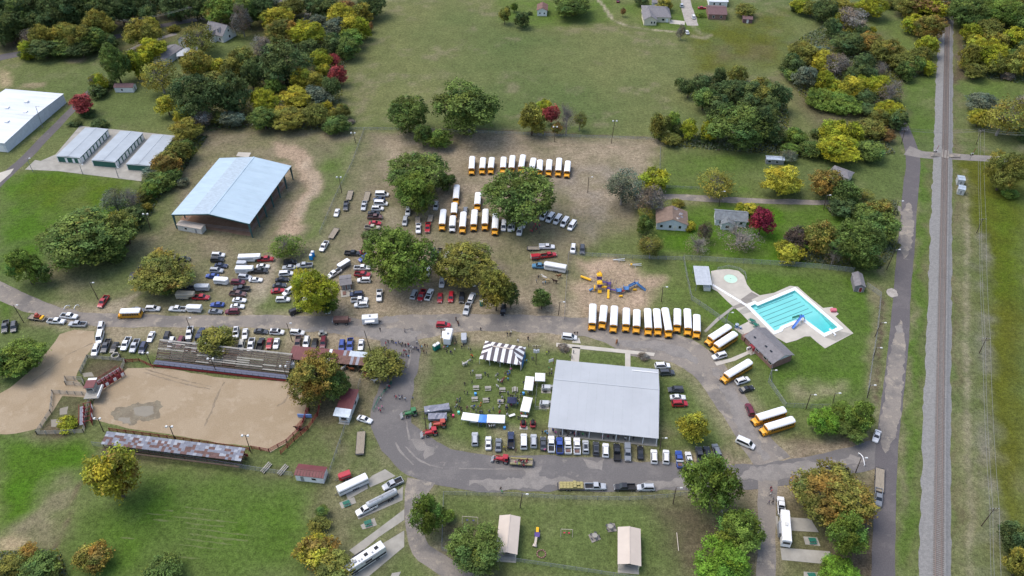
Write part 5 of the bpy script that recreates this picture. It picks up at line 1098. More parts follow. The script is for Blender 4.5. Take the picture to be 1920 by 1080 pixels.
T4(0, 0, A_WOOD, [(-60,60,260,300,'T','dk'),(60,40,250,260,'T','dk'),(200,90,230,260,'T','dk',.4),(330,30,220,240,'T','dk'),(430,100,240,260,'T','dk'),(560,60,250,280,'T','dk'),(690,40,220,260,'T','dg'),(760,110,200,220,'T','dk'),
 (900,60,220,220,'T','dk'),(1010,40,180,200,'T','dk'),(1110,115,130,150,'T','dk'),(1230,20,170,160,'T','dk'),(1330,50,190,180,'T','dk'),(1460,50,160,180,'T','dk'),(60,200,220,220,'T','dk'),(150,150,200,220,'T','dg'),(290,190,160,190,'T','dk'),
 (380,190,130,120,'T','dk'),(-20,240,160,180,'T','dk'),(240,120,120,240,'B','br'),(600,110,100,200,'B','br'),(1000,80,100,180,'B','br'),(700,60,120,200,'X','br'),
 (1580,40,150,150,'T','ol'),(1660,90,230,190,'T','g',.3),(1760,20,160,120,'T','yo'),(1850,80,170,200,'T','dg'),(1810,160,130,190,'X','br'),(1890,10,200,160,'T','dk')])
T4(0, 0, A_ROW, [(195,370,110,120,'T','yg'),(240,295,120,130,'X','br'),(330,280,170,170,'T','yo'),(330,365,220,120,'T','dk'),(470,260,170,160,'T','yo'),(480,350,200,120,'T','dg'),(530,160,90,80,'T','yo'),(600,290,180,190,'T','ol'),(610,365,190,100,'T','dk'),
 (740,200,190,200,'T','yo'),(700,290,200,160,'T','dg'),(820,315,110,110,'T','dk'),(190,410,100,70,'bush','dk'),(480,400,120,60,'bush','dk')])
T4(0, 0, A_HOUSE, [(1060,250,220,200,'T','yo'),(1130,195,110,120,'T','yg'),(1140,375,190,150,'T','yg'),(860,480,180,250,'T','dg',.3),(1000,480,130,200,'T','yg',.2),(1090,440,110,110,'T','yg'),(1200,580,210,210,'X','yo'),(740,610,110,120,'T','yg'),
 (735,690,120,100,'bush','dk'),(820,630,70,50,'bush','dk'),(650,850,100,60,'bush','dk'),(1500,300,240,190,'X','ol',.4),(1300,220,70,50,'bush','yo'),(570,920,80,50,'bush','dk'),(745,930,110,60,'bush','dk'),(700,620,80,120,'B','br')])
tree(155.5, 194, 42, 38, 'T', 're', 0, None, 'round red autumn tree beside the long white warehouse')
T4(0, 0, A_GROVE, [(1470,480,200,170,'T','yo'),(1480,510,130,120,'T','ye'),(1640,495,130,110,'T','ye'),(1740,520,150,150,'T','ol'),(1800,500,60,60,'S','re'),(1470,720,330,320,'T','dk'),(1720,700,250,280,'T','dk'),(1250,790,130,130,'T','ye'),(1370,870,120,140,'T','ye'),
 (1380,980,220,160,'T','yo'),(1500,890,140,130,'X','br'),(1640,890,130,90,'T','ol'),(1740,890,160,110,'T','gg'),(1830,450,170,190,'T','ol'),(1880,560,130,190,'T','dk'),(1600,590,140,100,'T','ol',.5)])
T4(480, 0, A_GROVE, [(40,60,150,190,'T','dk'),(110,40,150,150,'T','gg'),(270,50,180,140,'T','ol'),(170,140,210,160,'T','ye'),(200,240,200,170,'T','ol',.55),(380,250,220,170,'T','yg',.2),(430,40,130,120,'T','dk'),(520,60,180,140,'T','dk'),(640,130,210,170,'T','ye'),
 (650,60,170,80,'T','ru'),(800,90,140,140,'T','yo'),(860,40,180,150,'T','dk'),(700,210,150,140,'T','ye'),(600,210,150,130,'T','gg'),(470,170,120,110,'T','gg'),(790,210,130,150,'T','yg'),(850,200,50,60,'S','ru'),(720,290,160,130,'T','g'),(580,330,150,150,'T','dk'),
 (680,360,150,140,'T','dg'),(200,480,330,290,'T','dk'),(480,450,150,130,'T','yg'),(580,450,80,80,'T','re'),(610,560,130,130,'T','re',.3),(500,530,90,90,'T','ye'),(340,590,140,160,'T','ye'),(440,620,120,130,'T','yo'),(560,650,130,170,'C','dk'),(450,720,180,130,'T','gg'),
 (290,740,240,130,'T','ye'),(365,745,40,60,'S','re'),(60,760,190,160,'T','yg'),(60,890,200,150,'T','dg'),(250,880,230,160,'T','yo',.2),(440,860,160,150,'T','ol'),(530,800,60,90,'S','ye'),(570,850,80,60,'S','yo'),(600,930,190,90,'T','dg'),(50,370,120,200,'X','br'),
 (0,490,100,190,'T','dk'),(640,830,100,100,'T','ol'),(705,915,60,40,'bush','br'),(410,370,150,120,'T','dk'),(130,660,120,120,'T','g')])
T4(480, 0, A_FIELD, [(1140,850,290,270,'T','dg'),(1250,1010,130,150,'T','dg'),(1380,1035,190,140,'T','g')])
tree(870, 206, 122, 96, 'T', 'dg', 0, None, 'huge round dark oak tree behind the far row of buses')
T4(480, 0, A_TOP, [(1865,110,80,110,'T','ol')])
T4(960, 0, A_TOP, [(80,145,100,105,'T','dk'),(15,55,45,55,'T','g'),(460,40,250,140,'T','dg'),(135,100,32,30,'bush','dk'),(835,85,40,120,'C','ru'),(1145,35,110,80,'T','yo'),(975,10,90,50,'T','dk'),(1270,240,60,90,'X','br'),(1750,75,130,85,'T','ol',.3),(1415,115,50,32,'bush','g'),(395,90,60,60,'T','ol')])
T4(960, 0, A_FIELD, [(150,890,200,220,'T','yo'),(240,800,110,100,'T','yg'),(410,890,150,220,'B','br'),(510,900,90,130,'X','ol'),(340,960,70,80,'T','ol',.7),(1110,940,150,190,'T','ol'),(1200,920,120,150,'T','g'),(1240,970,80,110,'T','dk'),(1325,970,120,140,'T','yg'),(1190,1040,140,80,'T','ol')])
tree(960+295/4, 855/4, 24, 34, 'T', 're', 0, None, 'red autumn tree between golden and bare trees behind the buses')
T4(960, 0, A_CLUMP, [(1330,650,120,140,'C','dk'),(1270,630,70,80,'T','dk'),(1430,620,150,110,'T','dk'),(1440,740,160,150,'T','dg'),(1540,790,170,150,'T','dk'),(1560,570,90,110,'T','dk'),(1700,560,120,120,'T','ol'),(1650,680,180,150,'T','dk',.2),(1560,680,130,120,'T','dk'),(1780,680,160,140,'T','dk'),
 (1860,640,150,120,'T','ol'),(1890,740,160,150,'T','ol'),(1800,770,150,120,'T','dk'),(1690,940,370,290,'T','dg'),(1490,980,120,150,'T','yg'),(1880,930,200,240,'T','dk'),(1450,1040,120,60,'bush','dk')])
T4(1440, 0, A_CLUMP, [(70,720,160,190,'T','dk'),(40,990,160,150,'T','dk'),(10,800,140,140,'T','dk')])
T4(1440, 0, A_RW, [(250,40,140,90,'T','yg'),(330,65,110,100,'T','ol'),(200,60,60,50,'bush','dk'),(430,75,160,150,'T','dk'),(560,40,170,100,'T','yo'),(770,50,200,140,'T','yg',.2),(920,20,110,50,'T','ol'),(490,210,110,140,'T','dk'),(550,130,130,100,'T','ye'),(630,150,180,160,'X','br'),(640,215,120,80,'T','yo'),
 (700,235,110,90,'T','dk'),(780,225,50,55,'S','yg'),(600,320,200,140,'T','dk'),(780,320,200,130,'T','ol',.7),(900,390,210,170,'T','ol',.3),(1000,460,160,140,'T','ol'),(1030,530,130,120,'T','dg',.3),(270,400,210,160,'T','ol'),(400,395,130,70,'T','gg'),(420,460,190,140,'T','ye'),(180,480,150,140,'T','dk'),
 (190,560,120,80,'T','dg'),(290,580,150,140,'T','gg'),(420,610,120,140,'T','yg'),(520,490,180,140,'X','br'),(720,470,160,140,'T','dk'),(740,545,130,110,'T','dk'),(850,515,100,110,'B','br'),(500,650,150,110,'T','yg'),(620,665,160,150,'T','ye'),(700,610,110,80,'T','yg'),(840,640,150,140,'T','yg',.2),
 (920,690,160,170,'B','br'),(400,745,220,80,'bush','g'),(560,775,240,70,'bush','g'),(720,725,160,110,'T','dk'),(760,825,140,90,'T','dk'),(900,825,190,130,'T','yg'),(830,875,130,110,'T','ol'),(980,895,120,130,'T','dk'),(960,765,70,55,'bush','dk'),(900,1015,90,80,'T','ru'),(780,965,180,130,'T','ol',.4),
 (640,1000,150,150,'T','yg'),(490,990,190,170,'T','yg'),(200,1020,160,110,'T','g'),(380,1005,80,70,'bush','dk'),(1060,40,190,130,'T','ol',.4),(1230,60,220,140,'T','yg',.2),(1100,180,150,120,'T','yg'),(1220,205,200,170,'T','ol',.6),(1200,345,140,130,'T','yg'),(1150,415,140,120,'T','ol'),(1190,505,120,90,'T','yg'),
 (1120,490,100,110,'T','dg'),(1040,425,90,80,'T','yg'),(1180,0,300,120,'T','ru'),(620,560,110,100,'T','dk')])
T4(1440, 0, A_RR, [(1500,100,240,200,'T','dg'),(1420,30,160,120,'T','dk'),(1780,100,270,200,'T','g'),(1650,40,200,140,'T','dg'),(1900,30,180,150,'T','ol'),(1520,245,120,120,'T','yg'),(1660,215,160,130,'T','ol'),(1640,400,230,200,'T','yg'),(1520,425,130,180,'T','yo'),(1560,320,110,100,'T','ye'),(1720,300,160,120,'T','yo'),
 (1850,280,160,130,'T','yg'),(1830,430,110,110,'T','dg'),(1700,480,150,140,'T','ol'),(1560,535,150,110,'T','ol'),(1880,490,150,160,'T','yo'),(1920,350,110,100,'T','dk'),(1790,570,90,60,'bush','br'),(1600,760,180,110,'T','gg'),(1770,880,290,260,'X','yo',.4),(1590,880,140,120,'T','ye'),(1910,780,110,110,'X','br'),(1910,1000,120,90,'T','dk'),
 (2000,140,260,220,'T','dg'),(2020,420,260,220,'T','ol')])
T4(0, 270, A_HEDGE, [(640,720,540,390,'T','dg',.22),(930,620,170,240,'T','ol'),(840,810,180,140,'T','dg'),(1000,550,170,140,'T','dk'),(180,920,220,250,'P','g'),(310,970,100,130,'T','dg'),(1250,150,180,160,'T','ol',.75),(1340,60,160,150,'T','ol'),(1400,30,120,120,'T','dg'),(1150,220,150,100,'T','gg'),(1190,285,200,120,'T','dg'),
 (1120,345,120,110,'T','g'),(1080,385,100,90,'T','ol'),(980,400,120,160,'B','br'),(860,430,180,150,'X','gg'),(1020,495,120,80,'T','dk'),(1300,235,130,100,'T','dg'),(1100,470,58,62,'S','yo'),(1370,290,70,65,'bush','gg')])
T4(0, 270, A_LOT, [(1220,960,420,280,'T','ol',.4,'wide golden-green oak shading cars beside the pale gravel track'),(1250,1070,180,110,'T','dg',0,'small deep green tree at the foot of the golden-green oak')])
T4(480, 270, A_LOT, [(240,770,240,180,'X','g',0,'thin green tree standing in the grass track near the blue toilets'),(1210,215,450,250,'T','dg',0,'spreading dark oak behind the rounder green oak and white vans'),(1430,280,120,130,'T','dg',0,'small dark tree touching the spreading oak near the buses'),(1200,350,300,280,'T','g',0,'round mid-green oak between the white vans and the buses'),(1070,860,500,440,'T','g',0,'massive bright green oak with cars tucked under both sides'),(850,690,90,70,'T','dk',0,'small dark tree peeking out behind the massive green oak'),(1560,910,450,300,'T','ol',0,'broad olive oak with pale cars visible through its crown')])
tree(586, 545, 80, 84, 'T', 'yg', .2, A_LOT, 'yellow-green oak beside the small grey restroom'); tree(615, 570, 36, 34, 'T', 'g', 0, A_LOT, 'small green tree under the yellow-green oak by the restroom')
tree(973, 368, 128, 104, 'T', 'dg', 0, A_LOT, 'large dark oak standing in the middle of the school buses'); tree(930, 545, 58, 72, 'T', 'yo', .2, A_LOT, 'golden tree beside the single green toilet'); tree(957, 552, 34, 60, 'T', 'dk', 0, A_LOT, 'dark tree merging with the golden tree by the road'); tree(1016, 560, 38, 38, 'T', 'dg', 0, A_LOT, 'small lone green tree on bare ground near the playground')
T4(960, 270, A_YARD, [(830,330,230,240,'X','gg'),(1070,275,200,160,'T','yg'),(1040,420,200,170,'X','br'),(1000,605,110,130,'T','dg'),(1250,450,80,50,'bush','yo'),(1540,290,250,200,'X','yo'),(1020,740,90,85,'T','ru'),(1040,775,170,160,'X','ol'),(1400,755,180,130,'B','br'),(1450,660,100,120,'X','db'),(1700,680,280,140,'B','br'),
 (1790,490,110,75,'T','ye'),(1710,475,60,55,'T','yg'),(1335,620,55,70,'bush','ye'),(1000,520,100,90,'X','yo')])
tree(960+1875/4, 270+578/4, 40, 46, 'T', 'cr', 0, None, 'dense crimson tree beside the grey-roofed white house')
T4(1440, 270, A_YARD, [(90,270,270,210,'T','ye'),(440,290,200,190,'T','ol',.75),(590,370,200,180,'T','dg'),(560,475,180,140,'T','dk'),(490,205,60,45,'T','dg'),(720,380,110,80,'X','ol'),(840,480,170,130,'T','ol',.4),(700,515,200,80,'bush','dg'),(210,710,150,160,'T','db'),(390,700,220,230,'T','ol',.5),(150,800,200,110,'T','ye'),
 (500,820,120,150,'B','br'),(660,740,330,310,'T','dg'),(860,640,220,210,'T','dg',.2),(740,860,190,130,'T','dg'),(160,90,120,60,'X','gg')])
T4(1440, 270, A_RW, [(520,40,280,110,'T','yg'),(760,50,200,100,'T','dg'),(440,85,80,60,'bush','g'),(170,40,120,80,'T','g'),(330,40,160,90,'T','dg')])
T4(1440, 270, A_RR, [(1780,200,240,270,'T','ol',.2),(1890,160,100,150,'T','ol',.6),(1810,375,110,60,'bush','g')])
T4(0, 540, A_ARENA, [(140,530,340,260,'T','g',.1),(20,560,160,180,'T','dg'),(1620,410,270,220,'T','ol',.2),(500,1020,130,90,'bush','yg')])
tree(595, 708, 98, 92, 'T', 'ol', .62, A_ARENA); tree(632, 722, 46, 48, 'T', 'dg', 0, A_ARENA); tree(719, 682, 74, 56, 'T', 'ol', .1, None, 'spreading grey-green oak tree by the end of the red stable roof')
tree(1302, 800, 57, 56, 'T', 'ye', .0, None, 'round yellow tree on the lawn beside the hall')
T4(960, 540, A_PARK, [(385,450,70,44,'bush','br',0,'low bare shrub at the end of the hall pavement'),(980,512,70,40,'bush','br',0,'low bare shrub beside the hall pavement near the white SUV')])
T4(1440, 540, A_CAMP, [(420,1000,220,200,'P','bg'),(560,930,200,170,'P','g'),(690,960,220,230,'P','g'),(620,1070,220,180,'P','dg')])
T4(0, 810, A_LOW, [(840,320,360,400,'T','ye',.5),(700,920,240,220,'T','yo',.7),(60,1020,200,170,'T','ol'),(300,1030,260,170,'T','dg'),(215,900,140,100,'T','yo',.7),(1220,1040,270,150,'T','dg')])
T4(480, 810, A_LOW, [(440,900,320,270,'T','ye',.65),(590,1020,280,160,'T','ol'),(490,590,110,100,'C','dg'),(470,690,120,100,'T','ol')])
T4(480, 810, A_PARK, [(1280,620,260,300,'P','g',0,'green pine at the park fence corner by the side road'),(1440,630,110,75,'P','g',0,'low pine bough clump beside the corner pine'),(1650,870,400,360,'P','dg',0,'dark pine overhanging a tan pavilion roof')])
T4(960, 810, A_PARK, [(1500,380,420,460,'P','g',0,'tall pine at the road edge shading the last parked cars'),(1710,740,360,330,'P','g',0,'middle green pine between the tall pine and the bright one'),(1560,970,400,300,'P','bg',0,'bright green pine at the lower end of the park')])
T4(1440, 810, A_CAMP, [(500,480,560,370,'T','ol',.62),(600,770,280,320,'P','g'),(540,1060,300,160,'P','bg')])
T4(1440, 810, A_RR, [(1860,780,200,210,'T','dk'),(1890,990,170,190,'T','yo'),(1980,880,200,210,'T','dk')])
# low undergrowth below the woods: leaves nobody could count
def undergrowth(poly, n, hmax, cols, seed):
    pl = [tuple(P(*q).xy) for q in poly]; a = np.array(pl); r = np.random.default_rng(seed)
    x = r.uniform(a[:, 0].min(), a[:, 0].max(), n*4); y = r.uniform(a[:, 1].min(), a[:, 1].max(), n*4)
    k = sdist(pl, x, y) > 0; x = x[k][:n]; y = y[k][:n]; n = len(x)
    e = np.clip(sdist(pl, x, y)/4, 0, 1); z = hmax*e*(.25+.75*fbm(x, y, 5, seed))*r.uniform(.5, 1, n)+.1
    p = np.stack([x, y, z], 1); nr = r.normal(size=(n, 3)); nr[:, 2] = np.abs(nr[:, 2])+.6; nr /= np.linalg.norm(nr, axis=1)[:, None]
    u = np.cross(nr, r.normal(size=(n, 3))); u /= np.linalg.norm(u, axis=1)[:, None]; v = np.cross(nr, u); s = r.uniform(.25, .6, (n, 1))
    V = np.stack([p-u*s, p-v*s*.7, p+u*s, p+v*s*.7], 1).reshape(-1, 3)
    me = bpy.data.meshes.new('undergrowth'); me.from_pydata(V.tolist(), [], np.arange(n*4).reshape(-1, 4).tolist())
    c = np.array(cols); q = (fbm(x, y, 9, seed+3)*.8+r.random(n)*.3)*len(c); t = c[np.clip(q.astype(int), 0, len(c)-1)]*r.uniform(.7, 1.3, (n, 1))
    at = me.attributes.new('tint', 'FLOAT_VECTOR', 'FACE'); at.data.foreach_set('vector', t.astype(np.float32).ravel()); me.materials.append(MATS['leaves'])
    put('undergrowth', me, color=(1, 1, 1, 0), kind='stuff')
_u = [LEAF['dk'], LEAF['dg'], LEAF['ol'], LEAF['gg'], LEAF['dk'], LEAF['db']]
undergrowth([(1470,130),(1500,70),(1560,40),(1600,70),(1690,110),(1750,100),(1745,140),(1690,150),(1690,250),(1640,210),(1560,205),(1500,180)], 15000, 2.6, _u, 1)
undergrowth([(1275,165),(1320,150),(1400,150),(1475,190),(1480,225),(1470,280),(1400,270),(1330,210)], 7000, 2.4, _u, 2)
undergrowth([(1220,250),(1300,250),(1480,270),(1660,255),(1680,290),(1560,300),(1460,290),(1250,275)], 7000, 2.0, _u, 3)
undergrowth([(490,20),(700,0),(700,40),(650,120),(640,190),(655,240),(560,245),(440,240),(370,250),(350,200),(420,120),(500,100)], 16000, 2.4, _u, 4)
undergrowth([(40,95),(120,85),(210,60),(215,85),(140,100),(45,108)], 5000, 2.2, _u, 5)
undergrowth([(-60,-10),(440,-10),(400,15),(250,35),(150,55),(-60,90)], 15000, 2.0, _u+[LEAF['db']], 6)
undergrowth([(370,255),(390,255),(345,320),(310,350),(285,400),(250,450),(215,485),(130,490),(180,450),(240,390),(280,330),(320,290)], 9000, 2.4, _u, 7)
undergrowth([(1800,20),(1930,20),(1930,160),(1870,150),(1810,140)], 9000, 2.4, _u, 8)
undergrowth([(1545,385),(1680,375),(1685,405),(1560,405)], 3000, 1.6, _u, 9)
undergrowth([(1470,445),(1520,470),(1640,490),(1660,440),(1690,460),(1650,505),(1500,490)], 4000, 1.5, _u, 10)
undergrowth([(1690,5),(1772,5),(1768,50),(1700,55)], 3500, 2.0, _u, 11)
undergrowth([(-10,1035),(110,1030),(130,1090),(-10,1090)], 2500, 2.0, _u, 12)
# ------------------------------------------------------------------ vehicles (x forward, origin on the ground)
def ring8(x, hw, z0, z1): return [(x, -hw, z0+.12), (x, -hw*.9, z0), (x, hw*.9, z0), (x, hw, z0+.12), (x, hw, z1-.16), (x, hw*.86, z1), (x, -hw*.86, z1), (x, -hw, z1-.16)]
def inset_face(c, k=.1, off=.02, kb=None):
    c = [Vector(p) for p in c]; m = sum(c, Vector())/4; n = (c[1]-c[0]).cross(c[3]-c[0]).normalized()
    return [p.lerp(m, k)+n*off for p in c]
def wheel_mesh(r, w):
    mb = MB(); mb.tube((0, -w/2, 0), (0, w/2, 0), r, r, 12, 0); mb.tube((0, -w/2-.01, 0), (0, w/2+.01, 0), r*.58, r*.58, 10, 1); return mb.mesh('wheel', ['tyre', 'rim'])
WHEEL = wheel_mesh(.36, .24); WHEEL_B = wheel_mesh(.5, .3)
class Veh:
    def __init__(s): s.parts = []; s.wheels = []
    def add(s, nm, mb, m, painted=False, sub=()): s.parts.append((nm, mb.mesh(nm, m, False), painted, list(sub))); return s
    def cab(s, xb0, xb1, xt0, xt1, zb, zt, hw, hwt, body, split=True):
        """greenhouse: painted shell into body, glass as parts"""
        b = [(xb0, -hw, zb), (xb1, -hw, zb), (xb1, hw, zb), (xb0, hw, zb)]; t = [(xt0, -hwt, zt), (xt1, -hwt, zt), (xt1, hwt, zt), (xt0, hwt, zt)]
        body.hexa(b+t)
        F = dict(right=[b[0], b[1], t[1], t[0]], front=[b[1], b[2], t[2], t[1]], left=[b[2], b[3], t[3], t[2]], rear=[b[3], b[0], t[0], t[3]])
        for nm, f in (('windshield', 'front'), ('rear_window', 'rear'), ('side_window', 'left'), ('side_window', 'right')):
            q = inset_face(F[f], .13); s.add(nm, MB().quad(*q), 'glass')
    def done(s, x1, x0, yw, mesh=None, r=.36):
        s.wh = [(x1, yw), (x1, -yw), (x0, yw), (x0, -yw)]; s.wm = mesh or WHEEL; s.r = r; return s
VEH = {}
def sedan():
    v = Veh(); b = MB(); b.loft([ring8(-2.35, .78, .35, .85), ring8(-2.2, .88, .25, .98), ring8(-1.2, .91, .22, 1.02), ring8(.9, .91, .22, 1.0), ring8(2.0, .87, .24, .88), ring8(2.38, .72, .34, .74)])
    v.cab(-1.75, 1.05, -.95, .2, .96, 1.46, .84, .66, b); v.parts.insert(0, ('body', b.mesh('body', 'paint'), True, []))
    for y in (-.6, .6): v.add('headlight', MB().box(2.18, 2.4, y-.16, y+.16, .6, .76), 'lamp_glass')
    return v.done(1.42, -1.4, .82)
def suv(L=2.4, H=1.78, nm='suv'):
    v = Veh(); b = MB(); b.loft([ring8(-L, .84, .4, 1.0), ring8(-L+.12, .94, .32, 1.12), ring8(-1.2, .96, .28, 1.12), ring8(.9, .96, .28, 1.12), ring8(L-.4, .93, .3, 1.02), ring8(L, .8, .4, .85)])
    v.cab(-L+.08, 1.3, -L+.35, .5, 1.08, H, .9, .72, b); v.parts.insert(0, ('body', b.mesh('body', 'paint'), True, []))
    mb = MB(); mb.box(-L+.6, .2, -.62, -.57, H, H+.07); mb.box(-L+.6, .2, .57, .62, H, H+.07); v.add('roof_rack', mb, 'black')
    for y in (-.65, .65): v.add('headlight', MB().box(L-.2, L+.01, y-.16, y+.16, .68, .84), 'lamp_glass')
    return v.done(1.45, -1.4, .86)
def sunroof_suv():
    v = suv(); v.add('sunroof', MB().box(-1.5, .1, -.5, .5, 1.78, 1.8), 'glass'); return v
def van():
    v = Veh(); b = MB(); b.loft([ring8(-2.75, .9, .42, 1.15), ring8(-2.6, 1.0, .35, 1.25), ring8(1.2, 1.0, .32, 1.25), ring8(2.2, .97, .34, 1.1), ring8(2.75, .85, .42, .9)])
    v.cab(-2.68, 1.95, -2.5, 1.05, 1.2, 2.1, .97, .82, b); v.parts.insert(0, ('body', b.mesh('body', 'paint'), True, []))
    return v.done(1.75, -1.7, .92)
def minivan():
    v = Veh(); b = MB(); b.loft([ring8(-2.5, .86, .4, 1.0), ring8(-2.35, .96, .3, 1.1), ring8(1.0, .96, .26, 1.1), ring8(2.0, .92, .28, .95), ring8(2.5, .78, .38, .8)])
    v.cab(-2.42, 1.6, -2.15, .6, 1.05, 1.75, .92, .74, b); v.parts.insert(0, ('body', b.mesh('body', 'paint'), True, []))
    return v.done(1.5, -1.5, .88)
def pickup(bed='black', crew=True):
    v = Veh(); b = MB(); b.loft([ring8(-.75, .98, .38, 1.18), ring8(1.3, .98, .38, 1.18), ring8(2.5, .95, .4, 1.1), ring8(2.85, .84, .48, .95)])
    # load bed: floor, sides and tailgate
    b.box(-2.95, -.75, -.97, .97, .45, .72); b.box(-2.95, -.75, -.97, -.84, .72, 1.18); b.box(-2.95, -.75, .84, .97, .72, 1.18); b.box(-2.95, -2.84, -.84, .84, .72, 1.15)
    v.cab(-.74 if crew else -.2, 1.5, -.55 if crew else 0, .75, 1.14, 1.84, .92, .74, b); v.parts.insert(0, ('body', b.mesh('body', 'paint'), True, []))
    v.add('bed_liner', MB().box(-2.84, -.76, -.84, .84, .72, .76), bed)
    v.add('bumper', MB().box(2.8, 2.95, -.9, .9, .45, .7), 'chrome')
    for y in (-.68, .68): v.add('headlight', MB().box(2.66, 2.88, y-.16, y+.16, .78, .95), 'lamp_glass')
    return v.done(1.85, -1.85, .9)
def camper_pickup():
    v = pickup(); v.add('camper_shell', MB().box(-2.93, -.75, -.95, .95, 1.16, 1.8, 0, .08, .14), 'paint', True); return v
def tool_pickup():
    v = pickup('greymetal'); v.add('tool_box', MB().box(-1.3, -.85, -.95, .95, 1.1, 1.4), 'alum'); v.add('load', MB().box(-2.6, -1.6, -.6, .6, .76, 1.15, 0, .1, .1), 'rust'); return v
def utility_pickup():
    v = pickup('white'); mb = MB(); mb.box(-2.95, -.78, -1.04, -.72, .7, 1.5); mb.box(-2.95, -.78, .72, 1.04, .7, 1.5); v.add('tool_locker', mb, 'white'); return v
def bus(L=10.6, short=False):
    v = Veh(); hw = 1.22; hood = 1.35 if not short else 1.1; xr = -L/2; xf = L/2-hood; b = MB()
    b.loft([[(x, -hw, .45), (x, hw, .45), (x, hw, 2.55), (x, -hw, 2.55)] for x in (xr, xf)])
    b.loft([ring8(xf-.02, 1.08, .5, 1.62), ring8(xf+hood*.6, 1.02, .5, 1.52), ring8(L/2, .88, .6, 1.3)])
    for y in (-1.0, 1.0): b.box(xf+.1, L/2-.1, y-.24, y+.24, .45, 1.1, 0, .2, .08)
    v.add('body', b, 'bus_yellow')
    pr = []
    for x, k in ((xr, .9), (xr+.25, 1), (xf-.3, 1), (xf, .93)):
        pr.append([(x, -hw*1.01*k, 2.5), (x, -hw*.98*k, 2.78), (x, -hw*.7*k, 3.02), (x, 0, 3.1), (x, hw*.7*k, 3.02), (x, hw*.98*k, 2.78), (x, hw*1.01*k, 2.5)])
    v.add('roof', MB().loft(pr), 'bus_roof')
    v.add('windshield', MB().box(xf, xf+.04, -1.02, 1.02, 1.66, 2.5), 'glass')
    v.add('warning_light_bar', MB().box(xf-.05, xf+.08, -.8, .8, 2.56, 2.86), 'bus_yellow')
    v.add('rear_window', MB().box(xr-.04, xr, -.9, .9, 1.7, 2.4), 'glass')
    n = int((xf-xr-.8)/.78)
    for y in (-hw-.02, hw+.02):
        mb = MB()
        for k in range(n): x = xr+.5+k*.78; mb.box(x, x+.64, y-.02, y+.02, 1.62, 2.32)
        v.add('side_window_row', mb, 'glass')
        mb = MB()
        for z in (.7, 1.1, 1.48): mb.box(xr+.05, xf-.05, y-.025, y+.025, z, z+.08)
        v.add('rub_rail', mb, 'black')
    v.add('grille', MB().box(L/2, L/2+.05, -.55, .55, .65, 1.2), 'black'); v.add('bumper', MB().box(L/2, L/2+.2, -1.15, 1.15, .42, .68), 'black')
    v.add('roof_hatch', MB().box(-L*.2-.35, -L*.2+.35, -.35, .35, 3.08, 3.15), 'bus_roof')
    for y in (-1.25, 1.25): v.add('mirror', MB().box(L/2-.5, L/2-.38, y-.14, y+.14, 1.5, 1.8), 'black')
    return v.done(xf+.55, xr+L*.22, 1.05, WHEEL_B, .5)
def white_bus():
    v = bus(7.4, True); w = []
    for nm, me, pt, sub in v.parts:
        me = me.copy(); me.materials.clear(); me.materials.append(MATS['white' if nm in ('body', 'roof', 'roof_hatch', 'warning_light_bar') else ('glass' if 'window' in nm or nm == 'windshield' else 'black')]); w.append((nm, me, pt, sub))
    v.parts = w; return v
def box_trailer(L=5.0, W=1.05, H=2.3, ribs=True, nose=True, z0=.55, pale_roof=False):
    v = Veh(); b = MB(); f = .55 if nose else .05
    b.loft([[(x, -W*k, z0), (x, W*k, z0), (x, W*k, H), (x, -W*k, H)] for x, k in ((-L/2, 1), (L/2-f, 1), (L/2, .55 if nose else .98))]); v.add('box', b, 'paint', True)
    pr = [[(x, -W*k*1.01, H-.03), (x, -W*k*.8, H+.12), (x, W*k*.8, H+.12), (x, W*k*1.01, H-.03)] for x, k in ((-L/2-.02, 1), (L/2-f, 1), (L/2, .57 if nose else .98))]; v.add('roof', MB().loft(pr), 'bus_roof' if pale_roof else 'paint', not pale_roof)
    mb = MB(); mb.bar((L/2-.2, -.5, .5), (L/2+1.0, 0, .5), .1); mb.bar((L/2-.2, .5, .5), (L/2+1.0, 0, .5), .1); v.add('tow_bar', mb, 'darkmetal')
    v.add('rear_door', MB().box(-L/2-.04, -L/2, -W*.92, W*.92, z0+.1, H-.1), 'offwhite')
    for y in (-W-.02, W+.02): v.add('fender', MB().box(-1.3, .5, y-.12, y+.12, .62, .8), 'darkmetal')
    if ribs:
        for y in (-W-.015, W+.015): v.add('side_trim', MB().box(-L/2+.1, L/2-f-.1, y-.01, y+.01, z0+(H-z0)*.55, z0+(H-z0)*.75), 'greymetal')
    return v.done(.0, -.8, W*.98, r=.36)
def goose_trailer(L=8.0):
    v = Veh(); b = MB(); W = 1.1; b.box(-L/2, L/2-2.2, -W, W, .55, 2.5); v.add('box', b, 'paint', True); v.add('nose', MB().hexa([(L/2-2.2, -W, 1.35), (L/2, -W*.6, 1.6), (L/2, W*.6, 1.6), (L/2-2.2, W, 1.35), (L/2-2.2, -W, 2.5), (L/2-.1, -W*.6, 2.5), (L/2-.1, W*.6, 2.5), (L/2-2.2, W, 2.5)]), 'paint', True)
    v.add('roof', MB().box(-L/2-.03, L/2-.1, -W*.97, W*.97, 2.5, 2.62, 0, .1, .1), 'paint', True)
    for y in (-W-.015, W+.015): v.add('slat_opening', MB().box(-L/2+.2, L/2-2.6, y-.01, y+.01, 1.6, 1.9), 'greymetal')
    v.add('rear_door', MB().box(-L/2-.04, -L/2, -W*.92, W*.92, .7, 2.4), 'alum'); v.add('hitch_post', MB().box(L/2-.5, L/2-.3, -.1, .1, .9, 1.6), 'darkmetal')
    return v.done(-1.0, -1.9, 1.0)
